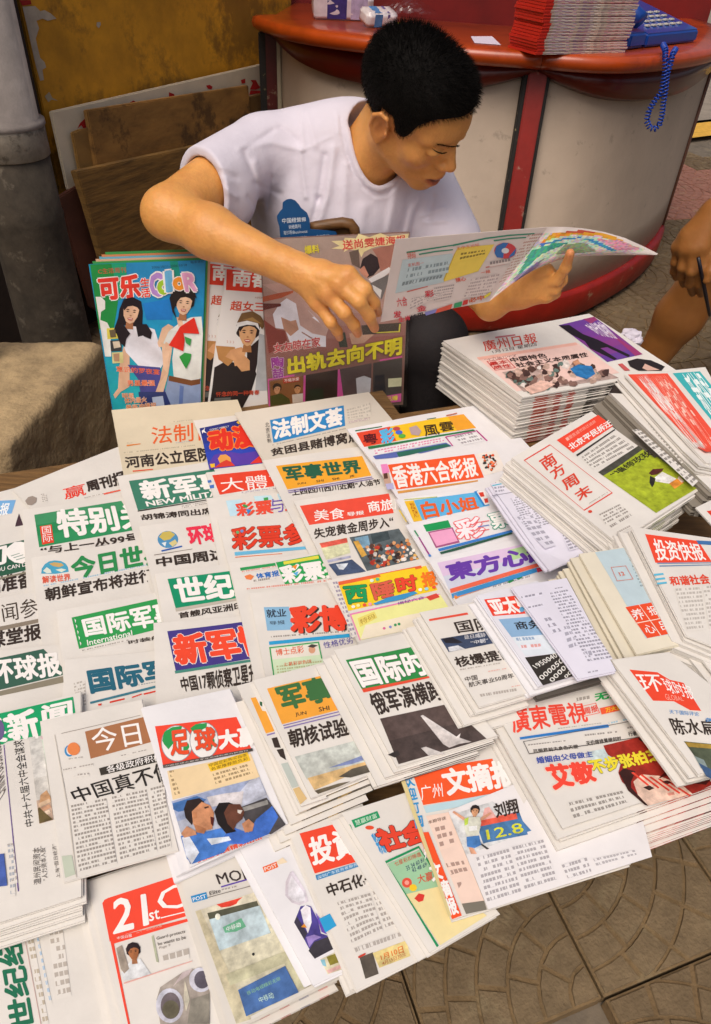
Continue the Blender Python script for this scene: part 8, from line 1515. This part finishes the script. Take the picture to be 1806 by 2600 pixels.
def lid(pts_, rs_, n=16, up_=.0007):
    t_ = np.linspace(0, len(pts_) - 1, n); A = np.array(pts_); q_ = np.stack([np.interp(t_, np.arange(len(A)), A[:, k]) for k in range(2)], 1); W = np.array([onface(x) for x in q_]); dc = np.array([0, 0, HC]) - W
    return tube(list(W + dc / np.linalg.norm(dc, axis=1)[:, None] * up_), list(np.interp(t_, np.arange(len(rs_)) * (len(A) - 1) / (len(rs_) - 1), rs_)), 6)
eb = ob('eyebrow', V, Fc, M_HAIR, man, origin=man_o); eb['kind'] = 'stuff'
V, Fc = lid(RY(790, 905, 815, 928, 850, 946, 885, 955, 915, 952, 940, 944), [.0003, .0008, .0012, .0011, .0003]); ob('eyelashes', V, Fc, M_HAIR, man, smooth=True, origin=man_o)
V, Fc = lid(RY(800, 885, 840, 902, 890, 915, 935, 922), [.0002, .0004, .0004, .0002], 12, .0001); ob('eyelid_crease', V, Fc, mat('crease_skin', .6, col=srgb('7a4a26')), man, smooth=True, origin=man_o)

V, Fc = lid(RY(852, 862, 900, 872, 950, 882, 1010, 886, 1050, 880), [.0003, .0008, .0011, .0010, .0004], 14, .0001); ob('brow_base', V, Fc, M_HAIR, man, smooth=True, origin=man_o)

# ---- the second person: a shin, a hand hanging over the knee, a pen
def RVp(x, y, d): return P(*RV(x, y)[0], d)
Lf = Field(.0032)
kn2 = P(1835, 640, 1.93); an2 = T(1592, 1005, .10)
Lf.cone(kn2, kn2 * .6 + an2 * .4, .060, .066, .03).cone(kn2 * .6 + an2 * .4, kn2 * .25 + an2 * .75, .062, .045, .03).cone(kn2 * .25 + an2 * .75, an2, .043, .036, .02)
Lf.cone(kn2, kn2 + np.array([.34, .22, .02]), .068, .085, .04)
Lf.cone(an2, an2 + np.array([-.02, -.12, -.06]), .035, .026, .02)
kn3 = kn2 + np.array([.16, -.22, .0]); an3 = T(1850, 1010, .10)
Lf.cone(kn3, an3, .062, .040, .03).cone(kn3, kn2 + np.array([.40, .18, .0]), .068, .085, .04)
hw = RVp(1230, 560, 1.73); Lf.cone(RVp(2050, -300, 1.80), hw, .045, .030, .02)
Lf.cone(RVp(2050, -300, 1.80), kn2 + np.array([.48, .3, .45]), .05, .06, .04).cone(kn2 + np.array([.48, .3, .45]), kn2 + np.array([.38, .28, .02]), .13, .15, .05)
Lf.ell(kn2 + np.array([.46, .26, .74]), (.085, .095, .12), k=.02).cone(kn2 + np.array([.46, .26, .55]), kn2 + np.array([.46, .26, .70]), .055, .05, .02)
kk = [RVp(855, 870, 1.745), RVp(925, 890, 1.72), RVp(1005, 890, 1.705), RVp(1090, 870, 1.70)]
for k_ in kk: Lf.cone(hw, k_, .030, .0175, .020)
Lf.cone(RVp(1150, 620, 1.735), RVp(960, 760, 1.735), .026, .022, .02)
for c_, rs in ((((0, 0), (825, 1020, 1.745), (812, 1110, 1.765), (830, 1170, 1.79)), (.0130, .0108, .0098, .0082)), (((1, 0), (893, 1070, 1.715), (885, 1160, 1.735), (905, 1235, 1.76)), (.0140, .0118, .0105, .0088)), (((2, 0), (980, 1110, 1.695), (965, 1230, 1.715), (990, 1320, 1.745)), (.0145, .0122, .0110, .0090)), (((3, 0), (1080, 1090, 1.69), (1060, 1230, 1.70), (1075, 1330, 1.73)), (.0145, .0120, .0108, .0090))):
    Lf.chain([kk[c_[0][0]]] + [RVp(*a) for a in c_[1:]], rs, .009)
Lf.chain([RVp(1200, 760, 1.72), RVp(1205, 960, 1.69), RVp(1165, 1110, 1.675), RVp(1130, 1190, 1.672)], [.020, .0150, .0125, .0105], .012)
man2 = Lf.mesh('person', mat('skin_tanned', .45, noise=.10, nscale=30, sss=.2, spec=.4, bump=.12, bscale=200), None, np.array([kn2[0] + .3, kn2[1], 0.02]), lambda V: np.tile(np.array(srgb('9a6432')), (len(V), 1)))
tag(man2, 'bare-legged person at the right edge resting a hand with a pen over the knee', 'person')
o2 = np.array(man2['_o']); Cl = Field(.008); q0 = kn2 + np.array([.40, .24, .0])
Cl.cone(kn2 + np.array([.17, .13, .01]), q0, .085, .10, .03).cone(q0, kn2 + np.array([.47, .3, .48]), .165, .15, .05).cone(kn2 + np.array([.34, .2, .0]), kn3 + np.array([.1, .12, .0]), .10, .085, .03)
Cl.mesh('clothing', mat('dark_clothes', .85, col=srgb('3a3f4a'), noise=.1), man2, o2)
a_, b_ = RVp(1078, 1130, 1.672), RVp(1160, 1548, 1.69); d_ = (b_ - a_); V, Fc = tube([a_ - d_ * .35, a_, a_ + d_ * .55, a_ + d_ * .6, a_ + d_ * .95, b_], [.0042, .0046, .0046, .0042, .0040, .0015], 10)
tag(ob('pen', V, Fc, mat('pen_dark', .3, col=srgb('17121c'), coat=.3), smooth=True, origin=a_), 'dark ballpoint pen in the hand at the right edge', 'pen')
# ---- rough concrete block beside the table
Kf = Field(.007); Kf.ell((-1.02, 1.31, .18), (.62, .55, .5), k=.01)
for o_, n_ in (((0, 0, .355), (.02, -.03, 1)), ((-.64, 1.50, .3), (.98, -.145, .06)), ((-.695, 1.13, .3), (.18, -.98, .05)), ((-.80, 1.555, .3), (-.13, .99, 0)), ((-1.4, 1.3, 0), (-1, 0, 0)), ((0, 0, .004), (0, 0, -1))): Kf.plane(o_, n_, k=.022)
def rough(V):
    d = np.array([mn.noise(Vector(v) * 11) * .006 + mn.noise(Vector(v) * 38) * .0035 + mn.noise(Vector(v) * 110) * .0022 for v in V]); c_ = V - [-1.02, 1.31, .12]; return V + c_ / np.linalg.norm(c_, axis=1)[:, None] * d[:, None]
tag(Kf.mesh('concrete_block', mat('rough_concrete', .95, col=srgb('b39a74'), noise=.35, nscale=22, bump=.9, bscale=90, stain=srgb('6a5a48'), stain_amt=.5, stain_scale=11), None, (-1, 1.3, 0), None, rough), 'rough sandy concrete block with a worn rounded edge at the left of the table', 'concrete block')
for o in bpy.data.objects:
    if '_o' in o: del o['_o']
